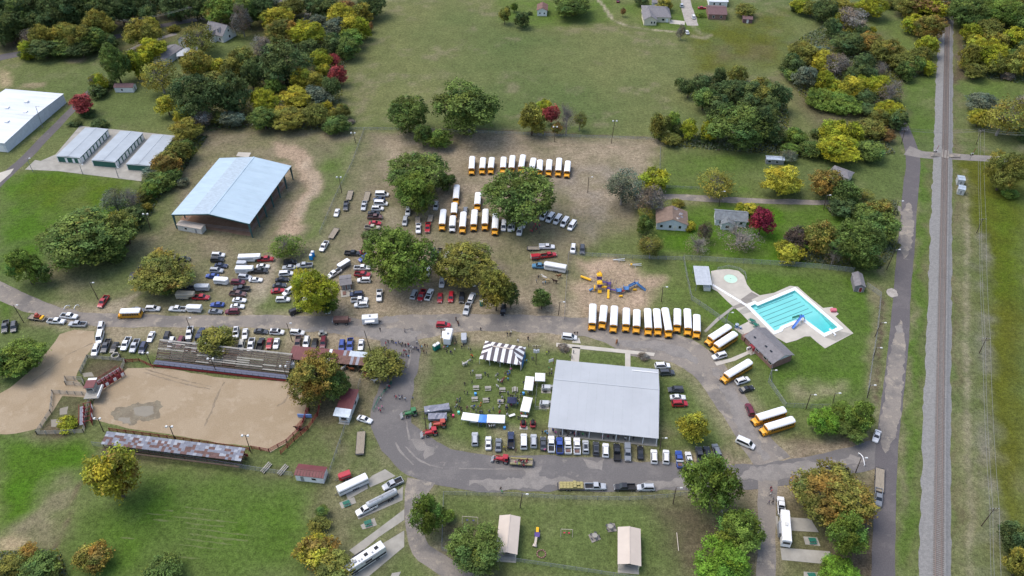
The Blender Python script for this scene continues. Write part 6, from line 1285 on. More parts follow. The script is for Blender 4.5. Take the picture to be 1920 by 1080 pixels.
def flat_trailer(L=6.2, W=1.05, deck='deck_wood'):
    v = Veh(); n = 7
    for k in range(n): y0 = -W+2*W*k/n; v.add('deck_board', MB().box(-L/2, L/2, y0+.02, y0+2*W/n-.02, .72, .8), deck)
    mb = MB(); mb.box(-L/2, L/2, -W-.06, -W, .6, .84); mb.box(-L/2, L/2, W, W+.06, .6, .84); mb.box(-L/2-.06, -L/2, -W, W, .6, .84); mb.bar((L/2, -.7, .66), (L/2+1.4, 0, .6), .12); mb.bar((L/2, .7, .66), (L/2+1.4, 0, .6), .12); v.add('frame', mb, 'darkmetal')
    v.add('ramp', MB().box(-L/2-.35, -L/2-.06, -W, W, .55, .72), 'darkmetal')
    return v.done(-.4, -1.3, W+.02, r=.36)
def hay_trailer(L=7.0):
    v = flat_trailer(L, 1.15); r = random.Random(5)
    for i in range(7):
        for j in range(3): v.add('hay_bale', MB().box(-L/2+.3+i*.92, -L/2+1.15+i*.92, -1.05+j*.72, -.38+j*.72, .8, 1.25+(.45 if 3 < i < 6 and r.random() < .8 else 0)), 'hay')
    return v
def tarp_trailer(L=7.4, W=1.15):
    v = Veh(); b = MB(); b.box(-L/2, L/2, -W, W, .6, 1.5); v.add('box', b, 'greymetal'); rings = []; r = random.Random(int(L*10))
    for k in range(9):
        x = -L/2-.05+(L+.1)*k/8; s = r.uniform(-.08, .1); rings.append([(x, -W-.05, 1.3), (x, -W-.02, 1.62+s), (x, -W*.4, 1.78+s*2), (x, W*.4, 1.72-s*2), (x, W+.02, 1.62-s), (x, W+.05, 1.3)])
    v.add('tarpaulin', MB().loft(rings), 'galv_dull'); mb = MB(); mb.bar((L/2, 0, .7), (L/2+1.6, 0, .6), .14); v.add('tow_bar', mb, 'darkmetal'); return v.done(-.6, -1.6, W)
def tank_trailer(L=9.0):
    v = Veh(); n = 12; rings = [[(x, r*math.cos(6.2832*i/n), 1.75+r*math.sin(6.2832*i/n)) for i in range(n)] for x, r in ((-L/2, .55), (-L/2+.25, .9), (L/2-.25, .9), (L/2, .55))]; v.add('tank', MB().loft(rings), 'alum')
    mb = MB(); mb.box(-L/2, L/2+.3, -.9, -.75, .7, .9); mb.box(-L/2, L/2+.3, .75, .9, .7, .9); mb.box(-L/2, -L/2+.2, -.9, .9, .6, .9); v.add('frame', mb, 'darkmetal'); v.add('hatch', MB().tube((0, 0, 2.6), (0, 0, 2.8), .35, .35, 10), 'greymetal'); v.add('catwalk', MB().box(-L/2+.8, L/2-.8, -.25, .25, 2.66, 2.7), 'greymetal')
    return v.done(-1.6, -2.6, 1.0)
def wagon():
    v = Veh(); b = MB(); b.hexa([(-2.6, -.85, .9), (2.2, -.85, .9), (2.2, .85, .9), (-2.6, .85, .9), (-2.7, -1.1, 2.3), (2.3, -1.1, 2.3), (2.3, 1.1, 2.3), (-2.7, 1.1, 2.3)]); v.add('box', b, 'rust'); v.add('tailboard', MB().box(-3.2, -2.7, -1.0, 1.0, .8, 1.6), 'greymetal')
    v.add('seat', MB().box(2.3, 3.0, -.8, .8, 1.3, 1.5), 'rust'); v.add('top_cover', MB().box(-2.65, 2.25, -1.05, 1.05, 2.3, 2.38), 'rust'); mb = MB(); mb.bar((3.0, 0, .7), (4.0, 0, .6), .12); v.add('tow_bar', mb, 'darkmetal'); return v.done(1.6, -1.7, 1.0, WHEEL_B, .5)
def tractor(front='paint'):
    v = Veh(); b = MB(); b.loft([ring8(.1, .42, .75, 1.6), ring8(1.9, .38, .75, 1.5), ring8(2.15, .3, .85, 1.35)]); b.box(-1.0, .1, -.5, .5, .7, 1.2); v.add('hood', b, 'paint', True)
    mb = MB(); mb.box(-1.3, -.2, -1.05, -.6, 1.35, 1.5); mb.box(-1.3, -.2, .6, 1.05, 1.35, 1.5); v.add('fender', mb, 'paint', True)
    v.add('canopy', MB().box(-1.3, .2, -.8, .8, 2.5, 2.62, 0, .1, .1), 'paint', True)
    for x in (-1.15, .05):
        for y in (-.65, .65): v.add('canopy_post', MB().box(x-.04, x+.04, y-.04, y+.04, 1.4, 2.5), 'black')
    v.add('seat', MB().box(-.9, -.4, -.3, .3, 1.25, 1.4).box(-1.0, -.88, -.3, .3, 1.4, 1.9), 'black')
    mb = MB()
    for y in (-.6, .6): mb.bar((.1, y, 1.35), (1.9, y, 1.75), .12, .18); mb.bar((1.9, y, 1.75), (3.0, y, .7), .12, .18)
    v.add('loader_arms', mb, 'paint', True); v.add('bucket', MB().hexa([(2.8, -1.0, .3), (3.6, -1.0, .3), (3.6, 1.0, .3), (2.8, 1.0, .3), (2.8, -1.0, 1.0), (3.0, -1.0, 1.0), (3.0, 1.0, 1.0), (2.8, 1.0, 1.0)]), 'greymetal')
    v.big = True; return v.done(1.55, -.75, .8, WHEEL_B, .5)
def utv():
    v = Veh(); b = MB(); b.loft([ring8(-1.4, .65, .4, .95), ring8(.3, .68, .35, .8), ring8(1.3, .55, .4, .8)]); v.add('body', b, 'paint', True); v.add('roof', MB().box(-.9, .5, -.62, .62, 1.75, 1.82, 0, .05, .05), 'greymetal'); mb = MB()
    for x in (-.85, .5):
        for y in (-.58, .58): mb.bar((x, y, .8), (x*.95, y, 1.76), .05)
    v.add('roll_cage', mb, 'black'); v.add('seat', MB().box(-.6, -.1, -.55, .55, .8, 1.0).box(-.75, -.6, -.55, .55, .9, 1.4), 'black'); return v.done(.95, -.95, .6, None, .36)
def motorhome(L=11.2):
    v = Veh(); b = MB(); W = 1.25; b.loft([[(x, -W*k, .45), (x, W*k, .45), (x, W*k, zt), (x, -W*k, zt)] for x, k, zt in ((-L/2, 1, 3.4), (L/2-.5, 1, 3.4), (L/2, .96, 3.0))]); v.add('body', b, 'offwhite')
    v.add('roof', MB().box(-L/2, L/2-.4, -W*.98, W*.98, 3.4, 3.52, 0, .1, .08), 'white'); v.add('windshield', MB().quad((L/2+.03, -1.1, 1.5), (L/2+.03, 1.1, 1.5), (L/2-.08+.05, 1.1, 2.7), (L/2-.08+.05, -1.1, 2.7)), 'glass'); v.add('rear_wall', MB().box(-L/2-.06, -L/2, -W, W, .6, 3.3), 'greymetal')
    for y, s in ((-W-.02, -1), (W+.02, 1)):
        v.add('dark_stripe', MB().box(-L/2+.1, L/2-.6, y-.02, y+.02, .9, 1.6), 'black'); v.add('side_window', MB().box(L/2-2.4, L/2-.8, y-.03, y+.03, 1.9, 2.7), 'glass'); v.add('side_window', MB().box(-1.5, .4, y-.03, y+.03, 1.9, 2.7), 'glass')
    v.add('slide_out', MB().box(-1, 2.4, -W-.7, -W, .9, 3.0), 'black'); v.add('awning', MB().box(-3.5, 1.6, W, W+.2, 2.9, 3.15), 'greymetal')
    for x in (-3.6, -.6, 2.6): v.add('roof_unit', MB().box(x-.5, x+.5, -.4, .4, 3.52, 3.82, 0, .08, .06), 'black' if x < 0 else 'greymetal')
    for x in (-2.2, .9, 1.6): v.add('roof_vent', MB().box(x-.22, x+.22, .3, .75, 3.52, 3.66), 'greymetal')
    return v.done(L/2-2.4, -L/2+2.6, 1.1, WHEEL_B, .5)
def camper(L=9.6):
    v = Veh(); b = MB(); W = 1.2; b.box(-L/2, L/2-2.3, -W, W, .55, 3.2); b.hexa([(L/2-2.3, -W, 1.5), (L/2, -W*.8, 1.9), (L/2, W*.8, 1.9), (L/2-2.3, W, 1.5), (L/2-2.3, -W, 3.3), (L/2-.2, -W*.8, 3.3), (L/2-.2, W*.8, 3.3), (L/2-2.3, W, 3.3)]); v.add('body', b, 'white'); v.add('roof', MB().box(-L/2, L/2-.3, -W*.97, W*.97, 3.28, 3.4, 0, .1, .08), 'white')
    v.add('roof_unit', MB().box(-.5, .6, -.4, .4, 3.4, 3.7, 0, .1, .06), 'offwhite'); v.add('rear_window', MB().box(-L/2-.04, -L/2, -.9, .9, 1.8, 2.7), 'glass'); v.add('slide_out', MB().box(-2.5, 1.0, W, W+.6, .9, 2.8), 'greymetal')
    for y in (-W-.02, W+.02): v.add('side_window', MB().box(-3, -1.2, y-.03, y+.03, 1.9, 2.6), 'glass'); v.add('side_stripe', MB().box(-L/2, L/2-2.4, y-.015, y+.015, 1.0, 1.3), 'greymetal')
    return v.done(-1, -2, 1.1)
def food_trailer():
    v = box_trailer(5.2, 1.15, 2.9, False, False); v.add('serving_hatch', MB().box(-1.6, 1.4, -1.2, -1.16, 1.3, 2.2), 'black'); v.add('awning', MB().hexa([(-1.7, -2.2, 2.25), (1.5, -2.2, 2.25), (1.5, -1.17, 2.4), (-1.7, -1.17, 2.4), (-1.7, -2.2, 2.3), (1.5, -2.2, 2.3), (1.5, -1.17, 2.45), (-1.7, -1.17, 2.45)]), 'white'); v.add('roof_fan', MB().box(-.3, .3, -.3, .3, 3.0, 3.3), 'greymetal'); return v
def skid_trailer():
    v = flat_trailer(5.6); v.add('machine_body', MB().box(-.6, 1.2, -.6, .6, .95, 1.7).box(-.3, .7, -.5, .5, 1.7, 2.5, 0, .1, .05), 'paint', True); v.add('machine_track', MB().box(-.8, 1.4, -.8, -.5, .8, 1.25), 'tyre'); v.add('machine_track', MB().box(-.8, 1.4, .5, .8, .8, 1.25), 'tyre'); v.add('machine_bucket', MB().box(1.5, 2.2, -.9, .9, .82, 1.3), 'yellow_plastic'); return v
def people_wagon():
    v = flat_trailer(6.4, 1.2); mb = MB(); mb.box(-3.1, 3.1, -1.15, -.75, .8, 1.2); mb.box(-3.1, 3.1, .75, 1.15, .8, 1.2); v.add('hay_seat', mb, 'hay'); mb = MB()
    for y in (-1.22, 1.22): mb.box(-3.1, 3.1, y-.03, y+.03, 1.5, 1.6)
    v.add('side_rail', mb, 'grey_wood'); return v
BUILD = dict(sedan=sedan, suv=suv, sunsuv=sunroof_suv, van=van, minivan=minivan, pickup=pickup, camperpickup=camper_pickup, toolpickup=tool_pickup, utilpickup=utility_pickup, bus=bus, busL=lambda: bus(12.0), busS=lambda: bus(7.6, True), busM=lambda: bus(9.2), whitebus=white_bus,
             box=box_trailer, boxL=lambda: box_trailer(8.0, 1.15, 2.6), stock=lambda: box_trailer(5.0, 1.0, 2.2), stockL=lambda: box_trailer(8.6, 1.15, 2.5, True, False), boxS=lambda: box_trailer(3.4, .9, 1.9), boxD=lambda: box_trailer(5.0, 1.05, 2.3, pale_roof=True), goose=goose_trailer, gooseS=lambda: goose_trailer(6.4), flat=flat_trailer, flatL=lambda: flat_trailer(8.0, 1.15), flatS=lambda: flat_trailer(4.4, .95), hay=hay_trailer,
             tarp=tarp_trailer, tarpS=lambda: tarp_trailer(5.4, 1.1), tank=tank_trailer, wagon=wagon, tractor=tractor, utv=utv, motorhome=motorhome, camper=camper, food=food_trailer, skid=skid_trailer, peoplewagon=people_wagon)
NAME = dict(sedan=('parked_car', 'sedan', 'car'), suv=('parked_suv', 'SUV', 'car'), sunsuv=('parked_suv', 'SUV with glass sunroof', 'car'), van=('passenger_van', 'passenger van', 'van'), minivan=('minivan', 'minivan', 'van'), pickup=('pickup_truck', 'pickup truck', 'pickup truck'),
            camperpickup=('pickup_truck', 'pickup truck with bed cover', 'pickup truck'), toolpickup=('pickup_truck', 'pickup truck with loaded bed', 'pickup truck'), utilpickup=('pickup_truck', 'utility pickup with side lockers', 'pickup truck'))
HGT = dict(bus=3.0, busL=3.0, busS=3.0, busM=3.0, whitebus=3.0, motorhome=3.5, camper=3.3, goose=2.6, gooseS=2.6, box=2.3, boxD=2.3, boxL=2.6, stock=2.2, stockL=2.5, food=3.0, tank=2.6, flat=.8, flatL=.8, flatS=.8, tractor=2.0)
CARCOL = dict(w=((.80,.80,.79),'white'), s=((.46,.48,.50),'silver'), g=((.19,.205,.225),'grey'), dg=((.06,.065,.075),'dark grey'), k=((.018,.019,.023),'black'), r=((.42,.018,.03),'red'), m=((.15,.018,.035),'maroon'), b=((.04,.085,.33),'blue'), n=((.022,.035,.085),'navy blue'), lb=((.08,.21,.33),'light blue'),
              t=((.42,.37,.28),'tan'), be=((.58,.55,.45),'beige'), br=((.14,.07,.06),'brown'), gn=((.03,.16,.05),'green'), o=((.42,.06,.035),'orange-red'), y=((.6,.4,.03),'yellow'))
def vehicle(kind, c, px, py, a, label=None, group=None, name=None, cat=None, area=None):
    if kind not in VEH:
        v = BUILD[kind]()
        VEH[kind] = v
    v = VEH[kind]; h = HGT.get(kind, 1.5); p = P(px, py, h*.45); rz = HEAD(px, py, a); col, word = CARCOL.get(c, ((.8, .8, .8), ''))
    if kind in NAME: nm, w, ct = NAME[kind]; name = name or nm; cat = cat or ct; label = label or f'{word} {w} {area[0]}'; group = group or (area[1] if area else None)
    f = RNG.uniform(.9, 1.06); col = tuple(min(x*f, .84) for x in col)
    t = spawn(v.parts, name, label, cat, (p.x, p.y, 0), rz, group, col)
    for i, (x, y) in enumerate(v.wh):
        w = put('wheel', v.wm, t, (x, y, v.r))
        if kind == 'tractor' and i > 1: w.scale = (1.6, 1.3, 1.6); w.location.z = .8
    return t
V_LOT = ('in the grass lot below the covered arena', 'vehicles in the grass lot below the covered arena')
V_MID = ('in the rows between the oaks and the covered arena', 'vehicles parked between the oaks and covered arena')
V_OAK = ('under the oaks along the main road', 'vehicles under the oaks')
V_BLE = ('behind the wooden bleachers', 'vehicles parked behind the bleachers')
V_PEN = ('at the roadside above the cattle pens', 'vehicles above the cattle pens')
V_HALL = ('in the row below the hall', 'vehicles in the row below the hall')
V_LAWN = ('on the lawn beside the hall', 'vehicles on the lawn beside the hall')
V_BUS = ('near the school buses in the dirt lot', 'vehicles near the dirt lot buses')
V_LOOP = ('beside the angled buses on the loop road', 'vehicles by the loop road')
V_ROAD = ('driving on the lower loop road', 'vehicles on the lower loop road')
V_CAMP = ('among the trailer pads', 'vehicles among the trailer pads')
V_FAR = ('near the houses beyond the pasture', 'vehicles near the far houses')
def VV(ox, oy, k, area, rows):
    for r in rows:
        kind, c, x, y, a = r[:5]; vehicle(kind, c, ox+x/k, oy+y/k, a, area=area)
VV(240, 460, 8, V_LOT, [('suv','w',1355,148,0),('suv','k',1340,218,0),('sedan','n',1395,302,-4),('suv','s',1330,378,-3),('sedan','b',1265,458,178),('suv','m',1650,555,-2),('pickup','dg',1700,650,178),('pickup','br',1650,730,-4),('sedan','w',1670,822,-2),('sedan','w',1640,915,0),('suv','m',1565,995,180),('sedan','b',1340,888,180),('sedan','g',1310,992,-2),
 ('pickup','dg',895,645,180),('pickup','r',1100,782,-2),('suv','w',375,950,0),('pickup','w',745,955,178),('sedan','g',150,965,-5),('sedan','dg',62,470,247),('pickup','k',1975,385,0),('suv','s',1755,480,-5),('sedan','w',1915,518,0),('sedan','s',700,200,0),('suv','dg',830,208,0),('suv','r',670,340,-10),('sedan','dg',255,325,-10),('sedan','k',480,450,-10)])
VV(480, 460, 8, V_LOT, [('pickup','r',150,208,2),('sedan','w',105,315,0),('suv','k',510,255,8),('sedan','s',495,330,180),('pickup','s',725,302,183),('minivan','w',450,425,4),('sedan','k',390,515,4),('sedan','dg',350,602,4),('sedan','r',325,682,6),('suv','w',490,690,215),('suv','w',405,815,2),('suv','k',600,985,22),('suv','s',625,605,215),('suv','w',715,545,190),('suv','w',1083,948,268),('sedan','w',800,785,190)])
VV(480, 460, 8, V_OAK, [('pickup','w',1170,425,212),('pickup','k',1450,120,-2),('sedan','r',1640,105,0),('suv','b',1625,190,210),('pickup','w',1595,340,0),('pickup','r',1600,438,-4),('suv','w',1620,525,180),('suv','n',1510,735,182),('pickup','w',1555,820,2),('suv','w',1580,895,182),('pickup','w',1850,755,267)])
VV(720, 460, 8, V_OAK, [('suv','s',450,735,68),('pickup','r',565,750,248),('pickup','w',680,738,66),('sedan','r',840,785,265),('suv','r',1005,780,262),('suv','k',1165,790,266),('minivan','w',1315,785,68),('pickup','s',1245,955,252),('suv','k',1790,975,262),('suv','w',655,400,250),('suv','k',545,420,255),('suv','dg',740,125,262),('pickup','k',832,128,262),('suv','w',950,180,265),('suv','s',1150,165,265),('suv','w',1350,545,260),('suv','w',870,560,262)])
VV(480, 270, 4, V_MID, [('pickup','w',510,768,238),('sedan','w',606,515,252),('pickup','dg',675,465,262),('pickup','s',810,465,258),('van','w',945,380,0),('sedan','n',925,415,180),('van','w',937,447,-2),('suv','w',912,485,0),('sedan','k',885,517,-2),('pickup','br',893,548,0),('sedan','r',893,593,0),('pickup','t',873,627,-3),('suv','s',1350,467,258),('suv','w',1140,507,262),('minivan','s',1118,580,258)])
VV(480, 270, 4, V_BUS, [('pickup','w',1218,635,268),('pickup','r',1288,628,264),('suv','g',1571,500,85),('van','w',1858,617,264),('van','w',1908,622,264)])
VV(960, 270, 4, V_BUS, [('van','w',4,617,264),('van','w',58,652,258),('pickup','w',88,597,250),('van','w',240,540,232),('van','w',287,557,232),('van','w',342,570,233),('van','w',395,590,234),('van','w',450,615,235),('utilpickup','w',262,772,0),('pickup','r',275,835,8),('pickup','lb',210,917,177),('suv','w',458,787,262),('suv','dg',527,792,268)])
VV(240, 590, 8, V_BLE, [('sedan','w',345,330,247),('suv','k',582,345,250),('suv','w',650,430,248),('suv','m',785,415,245),('pickup','w',922,280,258),('camperpickup','n',1085,290,68),('sedan','k',890,465,250),('sedan','g',1005,485,252),('suv','dg',1370,275,258),('suv','g',1475,310,256),('suv','s',1140,525,250),('suv','s',1250,540,250),('suv','n',1420,450,255),('sunsuv','w',1620,275,262),('sedan','w',1755,285,262),('suv','be',1700,465,256),('pickup','w',1845,455,258)])
VV(480, 590, 8, V_BLE, [('sedan','dg',75,250,-4),('sunsuv','w',315,262,-2),('suv','w',620,270,-4),('pickup','k',65,445,72),('sedan','r',200,430,258),('sedan','w',305,430,258),('pickup','br',630,420,262),('suv','w',755,418,258),('sedan','k',880,435,256),('suv','m',1010,420,258),('suv','b',1288,470,262),('pickup','b',1410,455,265),('sedan','w',1575,450,262)])
VV(0, 540, 4, V_PEN, [('pickup','dg',40,290,260),('suv','dg',105,293,262),('pickup','w',425,250,-3),('pickup','w',520,212,-5),('pickup','s',582,272,178),('suv','w',757,298,258),('van','w',750,370,256),('suv','w',718,467,248),('pickup','dg',795,435,246),('sedan','k',858,445,244),('pickup','w',945,420,244),('pickup','s',1010,435,245),('suv','n',1073,450,246),('pickup','r',775,103,235)])
VV(960, 540, 4, V_LAWN, [('suv','w',1128,583,2),('suv','dg',1160,635,2),('suv','dg',1228,763,180),('sedan','w',1243,820,0),('suv','r',1257,868,2)])
VV(960, 540, 4, V_LOOP, [('minivan','w',430,367,-6),('suv','w',1555,510,195),('suv','w',1728,695,18),('sedan','k',1760,757,16),('suv','m',1783,913,110)])
VV(480, 810, 4, V_HALL, [('suv','s',1642,53,90),('sedan','w',1743,83,90),('sedan','g',1818,98,88),('pickup','n',1912,60,90)])
VV(880, 790, 9.6, V_HALL, [('van','w',980,365,90),('suv','s',1158,355,90),('sedan','dg',1330,400,92),('pickup','w',1475,410,90),('pickup','b',1625,435,92),('toolpickup','w',1775,435,92)])
VV(960, 810, 4, V_HALL, [('toolpickup','w',487,105,92),('sunsuv','s',552,112,92),('sunsuv','dg',630,125,90),('suv','w',702,137,90),('pickup','k',787,152,92),('camperpickup','g',867,155,272),('sedan','k',963,155,92),('suv','w',1065,185,92),('suv','w',1155,187,90),('toolpickup','b',1255,205,98),('sedan','w',1328,200,102),('pickup','dg',1408,175,100),('suv','k',1465,160,100),('suv','g',1535,142,110)])
VV(960, 810, 4, V_ROAD, [('pickup','s',625,410,0),('pickup','k',845,415,180),('suv','s',1003,417,180),('van','w',1750,85,-24)])
VV(1440, 810, 4, V_ROAD, [('pickup','k',527,288,172),('sedan','w',815,30,252)])
VV(1440, 810, 4, V_CAMP, [('pickup','w',98,555,94),('pickup','g',828,490,268)])
VV(480, 810, 4, V_CAMP, [('pickup','s',1025,390,205),('pickup','w',828,578,207)])
VV(960, 0, 4, V_FAR, [('sedan','r',1425,58,0),('suv','w',1360,125,105),('sedan','w',1312,240,118),('suv','s',1272,40,95),('sedan','m',795,4,90)])
vehicle('suv', 'r', 480+1405/4, 540+278/4, -2, 'long bright red SUV standing at the road junction near the food trailer', name='red_suv', cat='car', group=None)
vehicle('sedan', 'w', 480+815/4, 540+985/4, -18, 'white sedan stopped at the curve beside the white booth', name='parked_car', cat='car')
# school buses
def buses(ox, oy, k, group, phrase, rows):
    for kind, x, y, a in rows:
        s = {'busL': 'extra long', 'busS': 'short', 'busM': 'medium-length', 'bus': 'full-length'}[kind]
        vehicle(kind, '', ox+x/k, oy+y/k, a, f'{s} yellow school bus with white roof {phrase}', group, 'school_bus', 'school bus')
buses(480, 270, 4, 'school buses in the far dirt lot row', 'in the far row of the dirt lot', [('bus',1620,167,266),('busM',1700,170,264),('busM',1765,168,263),('busM',1855,165,266),('bus',1920,160,264),('bus',1995,155,260),('busM',2073,173,258),('busM',2128,187,266),('busM',2197,185,265),('bus',2270,180,265),('busM',2335,195,264)])
buses(480, 270, 4, 'school buses between the oaks', 'in the rows between the oaks', [('bus',1503,387,265),('busS',1487,507,266),('bus',1401,575,264),('bus',1553,595,265),('busM',1663,437,265),('bus',1637,578,265),('bus',1720,573,266),('bus',1795,608,266)])
vehicle('whitebus', 'w', 480+1475/4, 270+605/4, 265, 'plain white shuttle bus between two yellow school buses', name='shuttle_bus', cat='bus')
buses(960, 540, 4, 'school buses along the loop road', 'lined up beside the playground', [('bus',603,225,268),('busM',682,225,264),('bus',763,240,267),('busM',855,245,269),('busM',933,257,269),('bus',1018,260,273),('bus',1088,262,275),('busL',1160,266,280),('busM',1237,250,270),('bus',1315,262,273),('busM',1383,295,271)])
buses(960, 540, 4, 'school buses angled on the loop lawn', 'parked aslant on the lawn by the bathhouse', [('bus',1545,358,213),('bus',1590,413,213),('busL',1682,630,211)])
buses(1410, 765, 1, 'pair of school buses by the pines', 'in the pair beside the pine trees', [('bus',31,16.5,197),('bus',47,35,197)])
vehicle('busS', '', 243.5, 588, 182, 'short yellow school bus driving past the grass lot', name='school_bus', cat='school bus')
# trailers and farm vehicles, one by one
def tr(kind, c, px, py, a, nm, cat, lab): vehicle(kind, c, px, py, a, lab, None, nm, cat)
tr('box','w',240+1405/8,460+540/8,-4,'cargo_trailer','trailer','white enclosed trailer hitched behind a maroon SUV')
tr('stock','s',240+1112/8,460+640/8,180,'horse_trailer','trailer','silver horse trailer behind a dark grey pickup under the tree')
tr('gooseS','t',240+870/8,460+755/8,-2,'gooseneck_trailer','trailer','tan gooseneck trailer hitched to a red pickup')
tr('box','w',240+995/8,460+955/8,178,'cargo_trailer','trailer','white enclosed trailer behind a white pickup beside the road')
tr('goose','w',240+1830/8,460+195/8,2,'gooseneck_trailer','trailer','long white gooseneck trailer hitched to a red pickup in the grass lot')
tr('boxS','s',240+1712/8,460+288/8,0,'horse_trailer','trailer','small grey stock trailer between two white gooseneck trailers')
tr('gooseS','w',240+1755/8,460+372/8,0,'gooseneck_trailer','trailer','white and grey gooseneck trailer hitched to a black pickup')
tr('boxD','g',480+1315/8,460+300/8,212,'horse_trailer','trailer','dark-sided stock trailer with white roof behind a white pickup')
tr('flat','',480+583/4,270+675/4,238,'flatbed_trailer','trailer','wooden flatbed trailer behind the white pickup on the grass')
tr('flat','',480+703/4,270+390/4,255,'flatbed_trailer','trailer','flatbed trailer behind a dark grey pickup near the fence')
tr('flat','',480+832/4,270+398/4,255,'flatbed_trailer','trailer','flatbed trailer behind a silver pickup beside the white vans')
tr('flatS','',480+1213/4,270+578/4,268,'flatbed_trailer','trailer','short flatbed trailer behind a white pickup near the buses')
tr('flatS','',480+1308/4,270+562/4,258,'flatbed_trailer','trailer','short dark flatbed trailer behind a red pickup near the buses')
tr('boxS','r',960+177/4,270+852/4,6,'cargo_trailer','trailer','small red enclosed trailer behind the red pickup')
tr('boxL','w',960+323/4,270+928/4,170,'cargo_trailer','trailer','long white trailer behind the light blue pickup')
tr('flatS','',960+163/4,270+787/4,0,'utility_trailer','trailer','small dark utility trailer beside the white utility pickup')
tr('skid','o',280/4,540+222/4,-8,'equipment_trailer','trailer','trailer carrying a small loader behind a white pickup')
tr('wagon','',480+1290/8,590+105/8,0,'parade_wagon','wagon','rusty brown parade wagon standing on the main road')
tr('food','w',480+1715/8,590+78/8,4,'concession_trailer','trailer','white concession trailer with blue lettering panel on the main road')
tr('food','w',720+965/8,590+340/8,255,'food_trailer','trailer','white food trailer with a queue of people beside the green toilets')
tr('boxS','s',720+1200/8,590+370/8,270,'cargo_trailer','trailer','small silver trailer on the grass beside the food trailer')
tr('utv','be',480+1000/8,590+282/8,10,'utility_vehicle','utility vehicle','small tan off-road utility vehicle behind the red stable')
tr('tractor','gn',720+420/8,700+595/8,192,'farm_tractor','tractor','green tractor hitched to the tarp-covered trailer')
tr('tarp','',720+795/8,700+545/8,188,'tarp_trailer','trailer','long tarp-covered trailer behind the green tractor')
tr('tarpS','',720+805/8,700+668/8,182,'tarp_trailer','trailer','shorter tarp-covered trailer beside the orange tractor')
tr('tractor','o',720+855/8,700+765/8,185,'farm_tractor','tractor','orange-red loader tractor beside the shorter tarp trailer')
tr('tractor','r',720+725/8,700+885/8,190,'farm_tractor','tractor','small red tractor standing alone on the grass corner')
tr('tractor','r',880+615/9.6,790+690/9.6,172,'farm_tractor','tractor','red tractor pulling the hay ride wagon on the road')
tr('peoplewagon','',880+935/9.6,790+735/9.6,176,'hay_ride_wagon','wagon','hay ride wagon full of passengers behind the red tractor')
tr('hay','',960+445/4,810+405/4,0,'hay_trailer','trailer','trailer loaded with hay bales behind the silver pickup')
tr('flatL','',480+785/4,810+85/4,86,'flatbed_trailer','trailer','long wooden flatbed trailer on the grass beside the curve')
tr('flatL','',1440+836/4,810+365/4,268,'flatbed_trailer','trailer','wooden flatbed trailer behind the grey pickup on the highway')
tr('stockL','w',480+725/4,810+400/4,205,'livestock_trailer','trailer','long white livestock trailer on a concrete pad')
tr('tank','',480+945/4,810+505/4,207,'tank_trailer','trailer','grey gooseneck tank trailer behind the white pickup on a pad')
tr('boxS','r',480+665/4,810+335/4,200,'cargo_trailer','trailer','small faded red trailer above the livestock trailer')
tr('motorhome','',480+815/4,810+960/4,213,'motorhome','motorhome','large white and black motorhome on the lowest concrete pad')
tr('camper','w',1440+126/4,810+725/4,94,'camper_trailer','camper','white fifth-wheel camper hitched to a white pickup')
# ------------------------------------------------------------------ people and horses (one continuous skin each)
def skin_mesh(name, pts, edges, radii, root=0, sub=1):
    me = bpy.data.meshes.new(name); me.from_pydata(pts, edges, []); o = bpy.data.objects.new(name, me); COL.objects.link(o)
    sm = o.modifiers.new('skin', 'SKIN'); sm.use_smooth_shade = True
    for i, r in enumerate(radii): me.skin_vertices[0].data[i].radius = r if isinstance(r, tuple) else (r, r)
    me.skin_vertices[0].data[root].use_root = True
    if sub: o.modifiers.new('sub', 'SUBSURF').levels = sub
    dg = bpy.context.evaluated_depsgraph_get(); dg.update(); out = bpy.data.meshes.new_from_object(o.evaluated_get(dg)); out.name = name
    bpy.data.objects.remove(o); return out
def person_mesh(pose):
    sit = pose == 'sit'; w = .16 if pose == 'walk' else 0.0
    hz = .95 if not sit else .5
    p = [(0,0,hz), (0,0,hz+.25), (0,0,hz+.5), (.02,0,hz+.62), (.04,0,hz+.72), (.05,0,hz+.82)]; e = [(0,1),(1,2),(2,3),(3,4),(4,5)]; r = [(.15,.12),(.15,.11),(.18,.11),.06,.10,.085]
    for s in (-1, 1):
        k = len(p); a = .12 if pose != 'walk' else .25*s
        p += [(0, .2*s, hz+.5), (-.02+a*.4, .26*s, hz+.25), (.1+a, .25*s, hz+.02), (.15+a*1.2, .24*s, hz-.08)]; r += [.075, .055, .045, .045]; e += [(2, k), (k, k+1), (k+1, k+2), (k+2, k+3)]
        k = len(p)
        if sit: p += [(.05, .1*s, hz), (.42, .11*s, hz+.02), (.45, .11*s, .1), (.58, .11*s, .05)]
        else: p += [(0, .1*s, hz-.08), (.03+w*s, .11*s, .5), (-.02+w*1.6*s, .11*s, .09), (.13+w*1.6*s, .12*s, .05)]
        r += [.1, .075, .055, .045]; e += [(0, k), (k, k+1), (k+1, k+2), (k+2, k+3)]
    me = skin_mesh('person', p, e, r)
    for m in ('cloth_any', 'denim', 'skin', 'hair'): me.materials.append(MATS[m])
    for f in me.polygons:
        c = f.center; z = c.z-hz
        if z > .76 or (z > .66 and c.x < .03): f.material_index = 3
        elif z > .58: f.material_index = 2
        elif abs(c.y) > .17 and z < .05 and z > -.3: f.material_index = 2
        elif z < .02: f.material_index = 1
        else: f.material_index = 0
    return me
PERSON = [person_mesh('stand'), person_mesh('walk')]; SITTER = person_mesh('sit')
